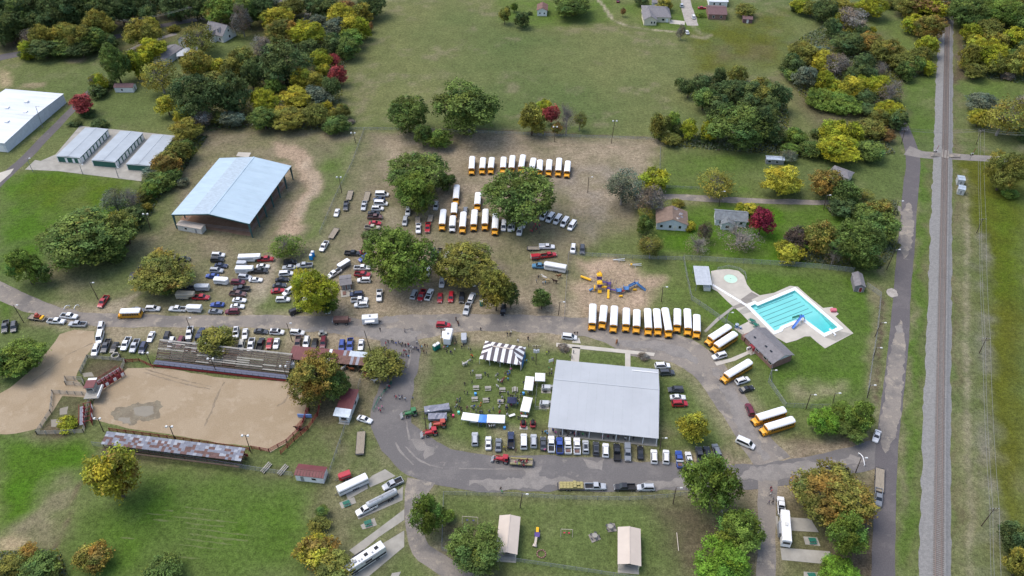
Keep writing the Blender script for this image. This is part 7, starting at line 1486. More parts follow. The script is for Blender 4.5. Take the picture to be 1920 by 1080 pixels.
SHIRT = dict(k=((.03,.03,.035),'black'), w=((.75,.74,.72),'white'), r=((.5,.03,.06),'red'), b=((.05,.12,.5),'blue'), n=((.03,.05,.13),'navy'), g=((.28,.29,.31),'grey'), lb=((.1,.4,.65),'light blue'), br=((.2,.1,.06),'brown'), t=((.42,.34,.22),'tan'), o=((.75,.18,.03),'orange'), p=((.8,.2,.4),'pink'), y=((.75,.6,.05),'yellow'),
             be=((.6,.55,.4),'beige'), m=((.22,.02,.06),'maroon'), gn=((.08,.4,.12),'green'), h=((.7,.85,.05),'neon yellow'))
def people(ox, oy, k, where, group, s, sit=False, z0=0.0):
    for tok in s.split():
        x, y, c = tok.split(','); px, py = ox+float(x)/k, oy+float(y)/k; p = P(px, py, z0+.9); col, w = SHIRT[c]; i = RNG.randrange(2)
        put('person', SITTER if sit else PERSON[i], None, (p.x, p.y, z0-(0.0)), RNG.random()*6.28, RNG.uniform(.92, 1.05), col, f'person in {w} top {"sitting" if sit else ("standing" if i == 0 else "walking")} {where}', 'person', group)
people(720, 590, 8, 'in the crowd on the road by the oak', 'crowd on the road junction', '30,430,r 60,400,k 110,385,be 135,400,k 180,430,b 215,410,n 240,420,w 275,435,k 320,450,k 365,450,r 400,480,w 435,495,w 462,490,n 488,500,n 545,475,k 570,485,lb 490,410,w 300,545,r 325,525,w 375,548,k 235,590,g 262,590,k 288,600,k 335,600,m 365,620,lb 310,230,g 515,530,n 355,430,be 255,450,t 405,530,g 20,470,be')
people(720, 590, 8, 'on the grass verge by the toilets', 'people by the green toilets', '610,460,br 650,460,br 595,555,br 635,560,t')
people(720, 590, 8, 'near the white food trailer', 'people near the food trailer', '1060,520,w 945,555,k 1000,560,n 1022,570,k 1070,370,k 1085,410,k 1060,440,br 1165,480,k 1192,450,k 900,490,p 930,500,n 955,480,lb 1270,500,g 1300,525,k')
people(720, 590, 8, 'on the main road above the striped tent', 'people on the main road', '1080,60,k 1105,110,br 1120,135,k 1450,215,k 1850,290,k 1890,290,k 1905,260,w')
people(720, 590, 8, 'on the lawn below the striped tent', 'people below the striped tent', '1310,610,o 1328,622,o 1290,680,w 1318,690,k 1180,720,w 1213,738,g 1240,720,k 1300,875,k 1330,845,w 1515,880,n 1560,905,k 1680,915,w 1705,890,g 1710,985,w 1750,995,w 1780,980,p 1800,960,r 1832,940,y 1860,895,b 1888,880,b 1880,850,lb 1905,820,p 1815,880,br 1860,965,lb 1770,1010,m 1210,1030,k 1320,1005,k 1845,860,n')
people(720, 700, 8, 'walking on the curving road', 'people on the curving road', '90,135,k 60,185,g 75,195,r 20,245,k 155,325,g 182,352,r 225,340,n 238,370,w 270,345,n 315,380,w 430,370,g')
people(720, 700, 8, 'among the picnic tables', 'people among the picnic tables', '1205,275,k 1250,290,k 1690,180,w 1715,195,w 1740,295,k 1775,355,w 1860,290,g 1835,490,w 1845,520,n 1900,340,k 1575,380,k 1635,530,g 1580,565,g 1725,510,w 1738,490,w')
people(720, 700, 8, 'by the white and blue canopy', 'people by the white and blue canopy', '1100,395,g 1140,380,n 1135,420,n 1085,440,br 1095,475,w 1075,510,g 1130,505,k 1155,525,k 1240,520,br 1255,505,t 1318,500,w 1340,520,g 1355,495,b 1410,500,g 1455,450,o 1445,490,o 1440,580,n 1475,580,n 1458,565,g 1010,560,k 1005,620,k 1455,775,n 1580,795,w 1612,790,w 1650,790,w 1570,760,r 1380,560,g 1300,575,t 1165,560,k')
people(900, 700, 10.667, 'around the navy canopy', 'people around the navy canopy', '405,395,k 560,385,g 440,475,w 490,525,k 615,445,k 650,460,k 690,460,g 755,480,k 805,440,g 822,400,k 790,545,be 750,560,n 645,610,w 600,625,k 750,605,lb 525,640,w 548,680,n 515,690,k 395,572,b 265,700,g 190,750,g 400,760,r 385,790,r 535,770,k 540,825,w 765,880,k 800,880,n 710,400,g 628,640,m 680,620,n')
people(900, 700, 10.667, 'around the white tents beside the hall', 'people around the white tents', '830,810,r 950,830,m 960,380,w 870,180,n 1100,190,k 1140,185,k 1035,560,k 990,390,k 905,800,lb 1080,180,r')
people(900, 620, 10.667, 'on the lawn between striped tent and hall', 'people between striped tent and hall', '1335,440,h 1378,420,k 1040,550,g 1072,560,k 760,200,w 965,150,k 890,600,be 932,600,lb 1800,490,be 1340,870,k 1385,860,k 1430,860,n 1435,780,w 1380,740,gn 975,290,k')
people(880, 790, 9.6, 'between the cars below the hall', 'people between the parked cars', '625,475,y 652,500,k 688,480,k 790,490,w 835,520,br 1362,515,p')
people(880, 790, 9.6, 'under the porch edge of the hall', 'people along the hall porch', '1310,190,k 1370,190,lb 1400,175,w 1405,225,lb 1550,200,p 1600,265,k 1640,212,k 1500,150,b 1515,170,n 1690,152,n 1768,250,k 1790,215,k 1822,205,w 1858,200,n 1900,205,r 1720,160,k 1750,180,k')
people(960, 810, 4, 'under the porch edge of the hall', 'people along the hall porch', '470,20,m 500,18,n 530,15,gn 560,20,k 680,38,r 720,36,m 760,40,k 800,42,br 850,50,w 910,46,k')
people(960, 270, 4, 'in the red-shirted group beside the white vans', 'red-shirted group by the vans', '150,655,r 165,620,r 182,640,r 175,605,r 205,612,r 205,658,k 138,650,r 160,640,m 190,622,k')
people(980, 440, 10.8, 'with the horses below the long white trailer', 'people with the horses by the trailer', '315,850,k 460,960,lb 280,930,g 415,975,w 345,830,be')
people(960, 540, 4, 'on the pavement in front of the hall', 'people in front of the hall', '470,340,k 490,338,k 120,375,k 462,478,g 450,520,g')
people(1440, 810, 4, 'near the white camper', 'people near the camper', '28,440,r 20,465,w 42,490,g 8,525,n 36,525,k 300,325,n 22,420,m')
people(480, 810, 4, 'at the park fence beside the road', 'people at the park fence', '1835,425,k 1846,448,gn')
people(480, 540, 4, 'on the road near the red stable', 'people near the red stable', '930,310,k 1115,318,g 1500,230,k 1518,268,br 1005,715,k 985,735,g 965,765,k 935,830,w 895,695,w 920,905,p 945,890,p 935,920,r')
people(880, 790, 9.6, 'on the hay ride wagon', 'passengers of the hay ride', '835,725,p 868,690,w 895,690,k 900,745,h 925,700,m 945,690,r 962,715,g 985,695,k 1000,745,k 1020,735,br 1030,700,r 1045,680,br 870,740,g 940,755,n 970,770,r', True, .75)
def horse_mesh():
    p = [(0,0,1.25), (.5,0,1.27), (.75,0,1.35), (1.05,0,1.75), (1.2,0,1.95), (1.42,0,1.75), (1.6,0,1.6), (-.5,0,1.28), (-.75,0,1.25), (-.95,0,1.05), (-1.0,0,.7)]
    e = [(0,1),(1,2),(2,3),(3,4),(4,5),(5,6),(0,7),(7,8),(8,9),(9,10)]; r = [.3,.32,.25,.17,.14,.12,.08,.31,.22,.06,.05]
    for s in (-1, 1):
        k = len(p); p += [(.55,.2*s,1.0), (.57,.2*s,.55), (.55,.2*s,.08), (.62,.2*s,.05)]; r += [.12,.07,.055,.06]; e += [(1,k),(k,k+1),(k+1,k+2),(k+2,k+3)]
        k = len(p); p += [(-.5,.2*s,1.0), (-.45,.2*s,.72), (-.66,.2*s,.5), (-.62,.2*s,.08), (-.55,.2*s,.05)]; r += [.15,.1,.065,.055,.06]; e += [(7,k),(k,k+1),(k+1,k+2),(k+2,k+3),(k+3,k+4)]
    me = skin_mesh('horse', p, e, r); me.materials.append(MATS['cloth_any']); return me
HORSE = horse_mesh()
HC = dict(w=(.62,.58,.52), b=(.20,.085,.035), d=(.05,.03,.02), t=(.5,.36,.17), r=(.26,.09,.04))
for px, py, a, c, lab in ((480+1205/8,590+785/8,200,'w','white horse tied under the stable eave next to the rust sheets'), (480+1310/8,590+800/8,30,'w','pale horse turned away beside the tied white horse'), (480+1435/8,590+815/8,175,'r','chestnut horse tied under the rusty end of the stable'), (480+1565/8,590+832/8,250,'d','dark horse at the end post of the stable'),
        (480+1665/8,590+915/8,10,'r','chestnut horse standing at the rail below the stable'), (480+1795/8,590+985/8,200,'w','white horse beside the path under the spreading oak'), (480+1860/8,590+980/8,100,'t','palomino horse beside the path under the spreading oak'),
        (960+785/4,540+405/4,260,'b','brown horse on the road before the hall pavement'), (980+740/10.8,440+835/10.8,200,'b','brown and white horse behind the long white trailer'), (980+655/10.8,440+940/10.8,170,'d','dark brown horse lowest of the group by the trailer'), (980+500/10.8,440+925/10.8,180,'t','tan horse held by a person in light blue'), (980+445/10.8,440+868/10.8,160,'w','white horse among the horses below the trailer'),
        (480+315/4,540+1048/4,180,'d','black cow in the red return alley nearest the arena'), (480+350/4,540+1050/4,10,'d','black cow in the red return alley beside another cow'), (720+1215/8,590+735/8,20,'w','grey pony on the lawn left of the striped tent')):
    p = P(px, py, .9); n = 'cow' if 'cow' in lab else 'horse'; put(n, HORSE, None, (p.x, p.y, 0), HEAD(px, py, a), (1, 1, 1) if n == 'horse' else (.9, 1.3, .8), HC[c], lab, n)
# ------------------------------------------------------------------ tents
def striped_tent():
    h = 2.4; loc, rz, L, W = frame((898.8,672.5), (976.4,684.7), (909,638.8), h); t = thing('striped_tent', 'large grey and white striped marquee on the lawn', 'tent', loc, rz); e = L*.26; rise = 2.3; n = 12
    def strip(flip, pts3, i): MB().poly(pts3 if not flip else pts3[::-1]).build('canvas_stripe', 'tent_white' if i % 2 == 0 else 'tent_grey', t)
    ym = lambda x: min(W/2, x*(W/2)/e, (L-x)*(W/2)/e); zz = lambda d, D: h+rise*d/D+.25*math.sin(min(d/D, 1)*math.pi)*-1
    for side in (0, 1):
        for i in range(n):
            x0, x1 = L*i/n, L*(i+1)/n; xs = [x0]+[b for b in (e, L-e) if x0 < b < x1]+[x1]
            top = [(x, ym(x)) for x in xs]; pts = [(x0, 0), (x1, 0)]+top[::-1]; q = []
            for x, y in pts:
                z = h+rise*y/(W/2); q.append((x, y if side == 0 else W-y, z))
            q = [a for k, a in enumerate(q) if k == 0 or (Vector(a)-Vector(q[k-1])).length > .02]
            if len(q) >= 3: strip(side == 1, q, i)
    m = 7
    for side in (0, 1):
        for i in range(m):
            y0, y1 = W*i/m, W*(i+1)/m; ys = [y0]+([W/2] if y0 < W/2 < y1 else [])+[y1]; xm = lambda y: e*min(y, W-y)/(W/2)
            pts = [(0, y1), (0, y0)]+[(xm(y), y) for y in ys]; q = [(x if side == 0 else L-x, y, h+rise*x/e) for x, y in pts]
            q = [a for k, a in enumerate(q) if k == 0 or (Vector(a)-Vector(q[k-1])).length > .02]
            if len(q) >= 3: strip(side == 1, q, i)
    MB().bar((e, W/2, h+rise+.03), (L-e, W/2, h+rise+.03), .5, .06).build('ridge_band', 'tan_roof', t)
    for x in (0, L*.25, L*.5, L*.75, L):
        for y in (0, W): MB().tube((x, y, 0), (x, y, h), .05).build('pole', 'white', t)
    for x in (e, L-e): MB().tube((x, W/2, 0), (x, W/2, h+rise-.1), .07).build('mast', 'white', t)
    MB().quad((L+.3, W*.12, 0), (L+.3, W*.8, 0), (L+.02, W*.8, h-.1), (L+.02, W*.12, h-.1)).build('side_curtain', 'blue_plastic', t)
    MB().quad((L*.995, -.3, 0), (L+.2, W*.1, 0), (L+.01, W*.1, h-.1), (L*.99, .02, h-.1)).build('side_curtain', 'tan_roof', t)
    for i in range(4): MB().box(L*(.1+.22*i), L*(.22+.22*i), W*.2, W*.2+.8, .7, .76).box(L*(.1+.22*i)+.2, L*(.1+.22*i)+.3, W*.2, W*.2+.8, 0, .7).box(L*(.22+.22*i)-.3, L*(.22+.22*i)-.2, W*.2, W*.2+.8, 0, .7).build('table', 'white', t)
striped_tent()
def canopy(lab, A, B, D, m, h=2.4, rise=.35, name='canopy_tent', posts=(2, 2)):
    loc, rz, L, W = frame(A, B, D, h); t = thing(name, lab, 'canopy', loc, rz); c = (L/2, W/2, h+rise); cr = [(0, 0, h), (L, 0, h), (L, W, h), (0, W, h)]; d = min(L, W)*.35
    r = [(d, W/2, h+rise), (L-d, W/2, h+rise)] if L >= W else [(L/2, d, h+rise), (L/2, W-d, h+rise)]
    F = ([cr[0], cr[1], r[1], r[0]], [cr[1], cr[2], r[1]], [cr[2], cr[3], r[0], r[1]], [cr[3], cr[0], r[0]]) if L >= W else ([cr[0], cr[1], r[0]], [cr[1], cr[2], r[1], r[0]], [cr[2], cr[3], r[1]], [cr[3], cr[0], r[0], r[1]])
    mb = MB()
    for f in F: mb.poly(f)
    for i in range(4): a, b = cr[i], cr[(i+1) % 4]; mb.quad((*a[:2], h-.25), (*b[:2], h-.25), b, a)
    mb.build('canopy_top', m, t)
    for i in range(posts[0]):
        for j in range(posts[1]): x = .05+(L-.1)*i/(posts[0]-1); y = .05+(W-.1)*j/(posts[1]-1); MB().tube((x, y, 0), (x, y, h-.02), .04).build('leg', 'greymetal', t)
    return t
canopy('long white canopy nearest the hall fence, beside the pop-up', (982,730.5), (998.4,732), (984.4,705), 'tent_white', posts=(2, 3))
canopy('long white canopy standing next to the navy canopy', (975,770), (992,772.7), (980,743), 'tent_white', posts=(2, 3))
canopy('square white pop-up canopy at the hall air units', (1003,713.8), (1021.9,714.5), (1003.6,699), 'tent_white', rise=.6)
canopy('white canopy at the end of the row, left of the blue canopy', (864.4,786.3), (896.3,790.6), (867,772.5), 'tent_white', posts=(3, 2))
canopy('bright blue canopy between two white ones', (897,791.3), (911.9,792), (899.4,777), 'tent_blue')
canopy('white canopy right of the bright blue canopy', (912.5,792), (946.3,793.2), (913.8,777), 'tent_white', posts=(3, 2))
canopy('navy blue canopy ringed by people', (950.6,755.3), (968,756.3), (954.4,744), 'navy_cloth', rise=.7)
def folding_table(px, py, a, lab, m='white'):
    p = P(px, py, .7); t = thing('folding_table', lab, 'table', (p.x, p.y, 0), HEAD(px, py, a)); MB().box(-.95, .95, -.38, .38, .72, .76).build('table_top', m, t)
    for x in (-.8, .8): MB().bar((x, -.3, 0), (x, -.3, .72), .04).bar((x, .3, 0), (x, .3, .72), .04).build('leg_frame', 'greymetal', t)
folding_table(959.9, 778.5, 18, 'white folding table standing alone between canopies'); folding_table(982.8, 780, -4, 'white folding table below the long white canopy'); folding_table(888, 790.5, -5, 'white table with yellow box in front of the white canopy'); 
p = P(1014, 699); 
def picnic(px, py, a, lab, m='grey_wood', group='wooden picnic tables on the lawn'):
    p = P(px, py, .4); t = thing('picnic_table', lab, 'picnic table', (p.x, p.y, 0), HEAD(px, py, a), group)
    for k in range(3): MB().box(-.95, .95, -.4+k*.27, -.16+k*.27, .72, .77).build('top_plank', m, t)
    for y in (-.75, .75): MB().box(-.95, .95, y-.14, y+.14, .42, .47).build('bench', m, t)
    for x in (-.65, .65): MB().bar((x, -.8, 0), (x, -.2, .72), .08).bar((x, .8, 0), (x, .2, .72), .08).bar((x, -.8, .4), (x, .8, .4), .08).build('trestle', m, t)
for x, y, a, lab in ((1420,45,2,'wooden picnic table nearest the striped tent'), (1380,215,2,'wooden picnic table beside the blue drum, upper one'), (1560,225,2,'empty wooden picnic table in the middle of the lawn'), (1775,245,2,'wooden picnic table near the people in white'), (1360,385,4,'empty wooden picnic table below the blue drum'), (1528,402,4,'wooden picnic table with a person in black at its end'), (1748,422,0,'wooden picnic table next to the navy canopy')):
    picnic(720+x/8, 700+y/8, a, lab)
picnic(900+698/10.667, 700+325/10.667, 92, 'wooden picnic table turned lengthwise near the white canopy')
for px, py, lab in ((649.8,944,'green picnic table on the pad below the livestock trailer'), (690,981,'green picnic table on the pad below the tank trailer'), (1523.5,1014,'green picnic table on the pad under the rust-coloured tree'), (1522,1080,'green picnic table on the lowest pad')): picnic(px, py, 20 if px < 1000 else 0, lab, 'green_paint', 'green picnic tables on camp pads')
for px, py, lab in ((1144,990,'stone hexagon table set on the pad touching the pavilion'), (1115,1007,'stone hexagon table on the tilted pad')):
    p = P(px, py); t = thing('hexagon_table', lab, 'table', (p.x, p.y, .08)); MB().tube((0, 0, .7), (0, 0, .78), .75, .75, 6).build('table_top', 'concrete', t); MB().tube((0, 0, 0), (0, 0, .7), .15).build('pedestal', 'darkmetal', t)
    for k in range(5): a = 1.25*k-2.4; MB().box(-.35, .35, -.15, .15, .4, .46).build('curved_bench', 'darkmetal', t, loc=(1.15*math.cos(a), 1.15*math.sin(a), 0), rotz=a+1.57)
for px, py, c, lab in ((891.5,738.5,(.06,.32,.7),'blue drum between picnic tables in the middle of the lawn'), (946,802,(.06,.32,.7),'blue drum below the white canopy row'), (981.6,737.5,(.06,.32,.7),'blue drum between the two long white canopies'), (849.7,779.5,(.6,.03,.12),'red drum left of the white canopy row'), (860,773.5,(.15,.6,.45),'mint green drum at the canopy corner'), (1000,0,(0,0,0),None)):
    if lab: p = P(px, py, .5); t = thing('barrel', lab, 'barrel', (p.x, p.y, 0)); MB().tube((0, 0, 0), (0, 0, .9), .36, .36, 12).build('drum', 'plain_any', t, color=c); MB().tube((0, 0, .9), (0, 0, .94), .38, .3, 12).build('rim', 'plain_any', t, color=tuple(min(1, q*1.3+.05) for q in c))
def toilet(px, py, a, c, lab, group):
    p = P(px, py, 1.1); t = thing('portable_toilet', lab, 'toilet', (p.x, p.y, 0), HEAD(px, py, a), group); MB().box(-.55, .55, -.55, .55, .1, 2.1).build('cabin', 'plain_any', t, color=c); MB().box(-.57, .57, -.57, .57, 2.1, 2.3, 0, .12, .12).build('roof', 'white', t); MB().box(-.35, .35, -.6, -.55, .2, 2.0).build('door', 'plain_any', t, color=tuple(q*.8 for q in c)); MB().box(-.6, .6, -.6, .6, 0, .1).build('skid', 'black', t)
toilet(583.2,482,70,(.02,.33,.75),'bright blue portable toilet of a pair by the grass track','blue portable toilets'); toilet(586.3,476,70,(.02,.33,.75),'bright blue portable toilet of a pair by the grass track','blue portable toilets')
toilet(815.5,651.5,35,(.01,.20,.15),'dark green portable toilet of a pair beside the food trailer','green portable toilets'); toilet(821.3,648,35,(.01,.20,.15),'dark green portable toilet of a pair beside the food trailer','green portable toilets'); toilet(903,568,10,(.02,.2,.16),'single green portable toilet under the golden tree','green portable toilets')
# air units beside the hall, fenced yard and cookers
for px, py, lab in ((1024,726.5,'silver roof-duct air unit nearer the pop-up canopy'), (1020.5,756,'silver air unit with duct farther from the pop-up canopy')):
    p = P(px, py, 1); t = thing('air_unit', lab, 'air conditioner', (p.x, p.y, 0), -.02); MB().box(-1.3, 1.3, -.75, .75, .3, 1.5).build('cabinet', 'alum', t); MB().box(1.3, 2.8, -.4, .5, .5, 1.7).build('duct', 'greymetal', t); MB().box(-1.5, 1.5, -1.5, .9, 0, .12).build('pad', 'concrete', t); MB().box(-.9, .2, -1.3, -.8, .12, .9).build('compressor', 'darkmetal', t)
    for y in (-.35, .35): MB().tube((-.85, y, 1.5), (-.85, y, 1.56), .3, .3, 12).build('fan', 'black', t)
for px, py, lab in ((981,795,'black smoker cooker on a maroon trailer, on the concrete slab'), (999,795,'black smoker cooker on a maroon trailer, on the grass')):
    p = P(px, py, .6); t = thing('smoker_trailer', lab, 'cooker', (p.x, p.y, 0), 1.55); MB().tube((-.6, 0, 1.1), (.9, 0, 1.1), .55, .55, 10).build('smoker_drum', 'black', t); MB().box(-1.1, 1.2, -.8, .8, .45, .6).build('trailer_bed', 'red_paint', t); MB().tube((.7, 0, 1.5), (.7, 0, 2.4), .09).build('chimney', 'darkmetal', t); MB().box(-1.4, -1.0, -.6, .6, .6, 1.0).build('firebox', 'red_paint', t)
    for y in (-.85, .85): put('wheel', WHEEL, t, (0, y, .36))
slab('cooker_slab', [(974.5,799),(989,800),(989,806),(974,805)], 'concrete_pale', .1)
p = P(1033.5, 675, 2); t = thing('sign_board', 'white sign board on a red post at the hall corner', 'sign', (p.x, p.y, 0), .4); MB().box(-.8, .8, -.05, .05, 1.2, 2.4).build('panel', 'white', t); MB().box(.82, .95, -.07, .07, 0, 2.5).build('post', 'red_paint', t)
# ------------------------------------------------------------------ playground
def playground():
    o = P(1060+690/10.667, 480+560/10.667); t = thing('playground_structure', 'yellow, purple and blue climbing structure with slides on bare clay', 'playground', (o.x, o.y, 0))
    Q = lambda x, y, z=0: P(1060+x/10.667, 480+y/10.667, z)-Vector((o.x, o.y, 0))
    def deck(x, y, z, m, s=.75, roof=None, posts='purple_plastic'):
        q = Q(x, y, z); MB().box(q.x-s, q.x+s, q.y-s, q.y+s, z-.1, z).build('deck', m, t)
        for dx in (-s, s):
            for dy in (-s, s): MB().tube((q.x+dx, q.y+dy, 0), (q.x+dx, q.y+dy, (roof or z+1.2)), .06).build('post', posts, t)
        for dx in (-s, s): MB().box(q.x+dx-.03, q.x+dx+.03, q.y-s, q.y+s, z+.1, z+.8).build('guard_panel', m, t)
        if roof: MB().box(q.x-s-.2, q.x+s+.2, q.y-s-.2, q.y+s+.2, roof, roof+.5, 0, .35, .35).build('roof', 'yellow_plastic', t)
    deck(680, 440, 1.5, 'purple_plastic', roof=3.0); deck(685, 600, 1.5, 'purple_plastic', roof=3.0); deck(680, 330, 1.2, 'yellow_plastic', .5); deck(870, 545, 1.3, 'purple_plastic', .7); deck(860, 640, 1.3, 'purple_plastic', .6); deck(1065, 680, 1.2, 'blue_plastic', .9); deck(1215, 640, 1.2, 'blue_plastic', .9); deck(1420, 540, 1.4, 'blue_plastic', .6)
    def beam(a, b, w, h, m, nm): MB().bar(a, b, w, h).build(nm, m, t)
    beam(Q(720, 510, 1.4), Q(840, 530, 1.3), .7, .12, 'purple_plastic', 'bridge'); beam(Q(900, 665, 1.2), Q(1010, 685, 1.2), .7, .12, 'purple_plastic', 'bridge'); beam(Q(1120, 715, 1.1), Q(1180, 680, 1.2), .7, .15, 'red_paint', 'bridge'); beam(Q(1270, 610, 1.25), Q(1400, 545, 1.4), 1.0, .15, 'blue_plastic', 'ramp'); beam(Q(1450, 560, 1.4), Q(1600, 680, .2), 1.0, .15, 'blue_plastic', 'ramp')
    for s in (-.5, .5): beam(Q(1270, 610, 1.6)+Vector((0, s, .2)), Q(1400, 545, 1.8)+Vector((0, s, .2)), .08, .5, 'blue_plastic', 'ramp_rail'); beam(Q(1450, 560, 1.8)+Vector((0, s, 0)), Q(1600, 680, .7)+Vector((0, s, 0)), .08, .5, 'blue_plastic', 'ramp_rail')
    MB().tube(Q(310, 405, .8), Q(515, 480, .8), .42, .42, 10).build('crawl_tube', 'yellow_plastic', t); MB().tube(Q(725, 618, 1.6), Q(835, 620, 1.6), .38, .38, 10).build('tube_bridge', 'yellow_plastic', t)
    beam(Q(862, 670, 1.5), Q(858, 800, .5), .75, .15, 'yellow_plastic', 'slide'); beam(Q(858, 800, .5), Q(856, 845, .3), .8, .2, 'yellow_plastic', 'slide_end'); beam(Q(690, 680, 1.2), Q(685, 740, .3), 1.3, .3, 'yellow_plastic', 'double_slide'); beam(Q(585, 600, 1.0), Q(585, 670, 1.0), .35, 1.2, 'yellow_plastic', 'climbing_panel')
    MB().tube(Q(480, 690, .5), Q(555, 650, 1.0), .4, .35, 10).build('spiral_slide', 'blue_plastic', t); beam(Q(480, 400, 1.2), Q(640, 455, 1.6), .1, .1, 'purple_plastic', 'monkey_bar')
    for x, y in ((965,520),(1015,530),(910,500),(830,500)): q = Q(x, y+30); MB().tube((q.x, q.y, 0), (q.x, q.y, 1.9), .06).build('climbing_pole', 'purple_plastic', t)
    def single(nm, lab, x, y, fn):
        q = P(1060+x/10.667, 480+y/10.667); k = thing(nm, lab, 'play equipment', (q.x, q.y, 0)); fn(k)
    def rider(k): MB().box(-.7, .7, -.3, .3, .3, .75, 0, .2, .1).build('seat_body', 'yellow_plastic', k); MB().tube((0, 0, 0), (0, 0, .3), .12).build('spring', 'darkmetal', k)
    single('spring_rider', 'yellow spring rider under the blue ramp', 1390, 690, rider); single('spring_rider', 'yellow spring rider below the blue decks', 1110, 820, rider)
    def seesaw(k): MB().bar((-2.2, 0, .9), (2.2, .2, .5), .25, .1).build('plank', 'alum', k); MB().tube((0, -.5, .0), (0, 0, .7), .06).tube((0, .7, 0), (0, .1, .7), .06).build('stand', 'galv', k); MB().bar((-2.0, .6, .5), (2.2, .7, .9), .25, .1).build('plank', 'alum', k)
    single('seesaw', 'pale metal seesaw at the top edge of the play area', 1070, 115, seesaw)
    def seesaw2(k): seesaw(k); MB().box(-1.9, -1.2, -.2, .4, .9, 1.2).build('seat', 'yellow_plastic', k)
    single('seesaw', 'pale metal seesaw with a yellow seat on the grass', 1400, 215, seesaw2)
playground()
def park_toys():
    q = P(1007, 1007); t = thing('park_slide_set', 'small play set with yellow slide and tan slide in the park', 'play equipment', (q.x, q.y, 0), 1.5); MB().box(-.7, .7, -.7, .7, 1.1, 1.2).build('deck', 'purple_plastic', t)
    for dx in (-.65, .65):
        for dy in (-.65, .65): MB().tube((dx, dy, 0), (dx, dy, 2.0), .06).build('post', 'purple_plastic', t)
    MB().bar((.7, 0, 1.2), (2.7, 0, .3), .7, .15).build('slide', 'yellow_plastic', t); MB().bar((-.7, .2, 1.2), (-2.6, .4, .5), .6, .15).build('slide', 'tan_roof', t); MB().tube((-3.0, .5, .25), (-2.4, .4, .5), .6, .55, 10).build('slide_end', 'tan_roof', t)
    for (a, b), lab, c in ((((1052,992),(1074,993)),'swing frame with red seat on the park lawn',(.6,.02,.08)), (((867,968),(896,970)),'wooden swing frame beside the dark pine',(.1,.1,.25))):
        p0, p1 = P(*a, 2.2), P(*b, 2.2); L = (p1-p0).length; t = thing('swing_set', lab, 'swing', (p0.x, p0.y, 0), math.atan2(p1.y-p0.y, p1.x-p0.x)); MB().tube((0, 0, 2.2), (L, 0, 2.2), .06).build('top_bar', 'tan_roof', t)
        for x in (0, L): MB().tube((x, -.9, 0), (x, 0, 2.2), .05).tube((x, .9, 0), (x, 0, 2.2), .05).build('a_frame', 'tan_roof', t)
        for u in (.3, .7): MB().bar((L*u-.25, 0, .6), (L*u+.25, 0, .6), .3, .08).build('seat', 'plain_any', t, color=c); MB().bar((L*u-.25, 0, .6), (L*u-.25, 0, 2.2), .025).bar((L*u+.25, 0, .6), (L*u+.25, 0, 2.2), .025).build('chain', 'greymetal', t)
    p0, p1 = P(1268.5,1000), P(1272,1034); d = p1-p0; t = thing('balance_beam', 'long pale balance beam on the leaf-littered park ground', 'play equipment', (p0.x, p0.y, 0), math.atan2(d.y, d.x)); MB().box(0, d.length, -.08, .08, .3, .42).build('beam', 'tan_roof', t); MB().box(.3, .4, -.06, .06, 0, .3).box(d.length-.4, d.length-.3, -.06, .06, 0, .3).build('foot', 'wood_pole', t)
    q = P(1015, 1039); t = thing('fire_ring', 'low round bed of reddish stones on the park lawn', 'fire ring', (q.x, q.y, 0)); r = random.Random(2)
    for k in range(12): a = 6.2832*k/12; MB().box(-.25, .25, -.17, .17, 0, .25+.05*(k % 3), 0, .05, .04).build('stone', 'brick', t, loc=(1.1*math.cos(a), 1.1*math.sin(a), 0), rotz=a+1.57)
park_toys()
for px, py, lab in ((500,879,'first of two bleacher bench racks on the fence, nearer the grandstand'), (531,883,'second of two bleacher bench racks, beside the red-roofed building')):
    p = P(px, py); t = thing('bench_rack', lab, 'bench', (p.x, p.y, 0), 1.1)
    for k in range(3): MB().box(-1.8, 1.8, -.6+k*.45, -.3+k*.45, .35+k*.2, .42+k*.2).build('seat_plank', 'grey_wood', t)
    MB().box(-1.5, -1.4, -.6, .6, 0, .35).box(1.4, 1.5, -.6, .6, 0, .35).build('frame', 'wood_pole', t)
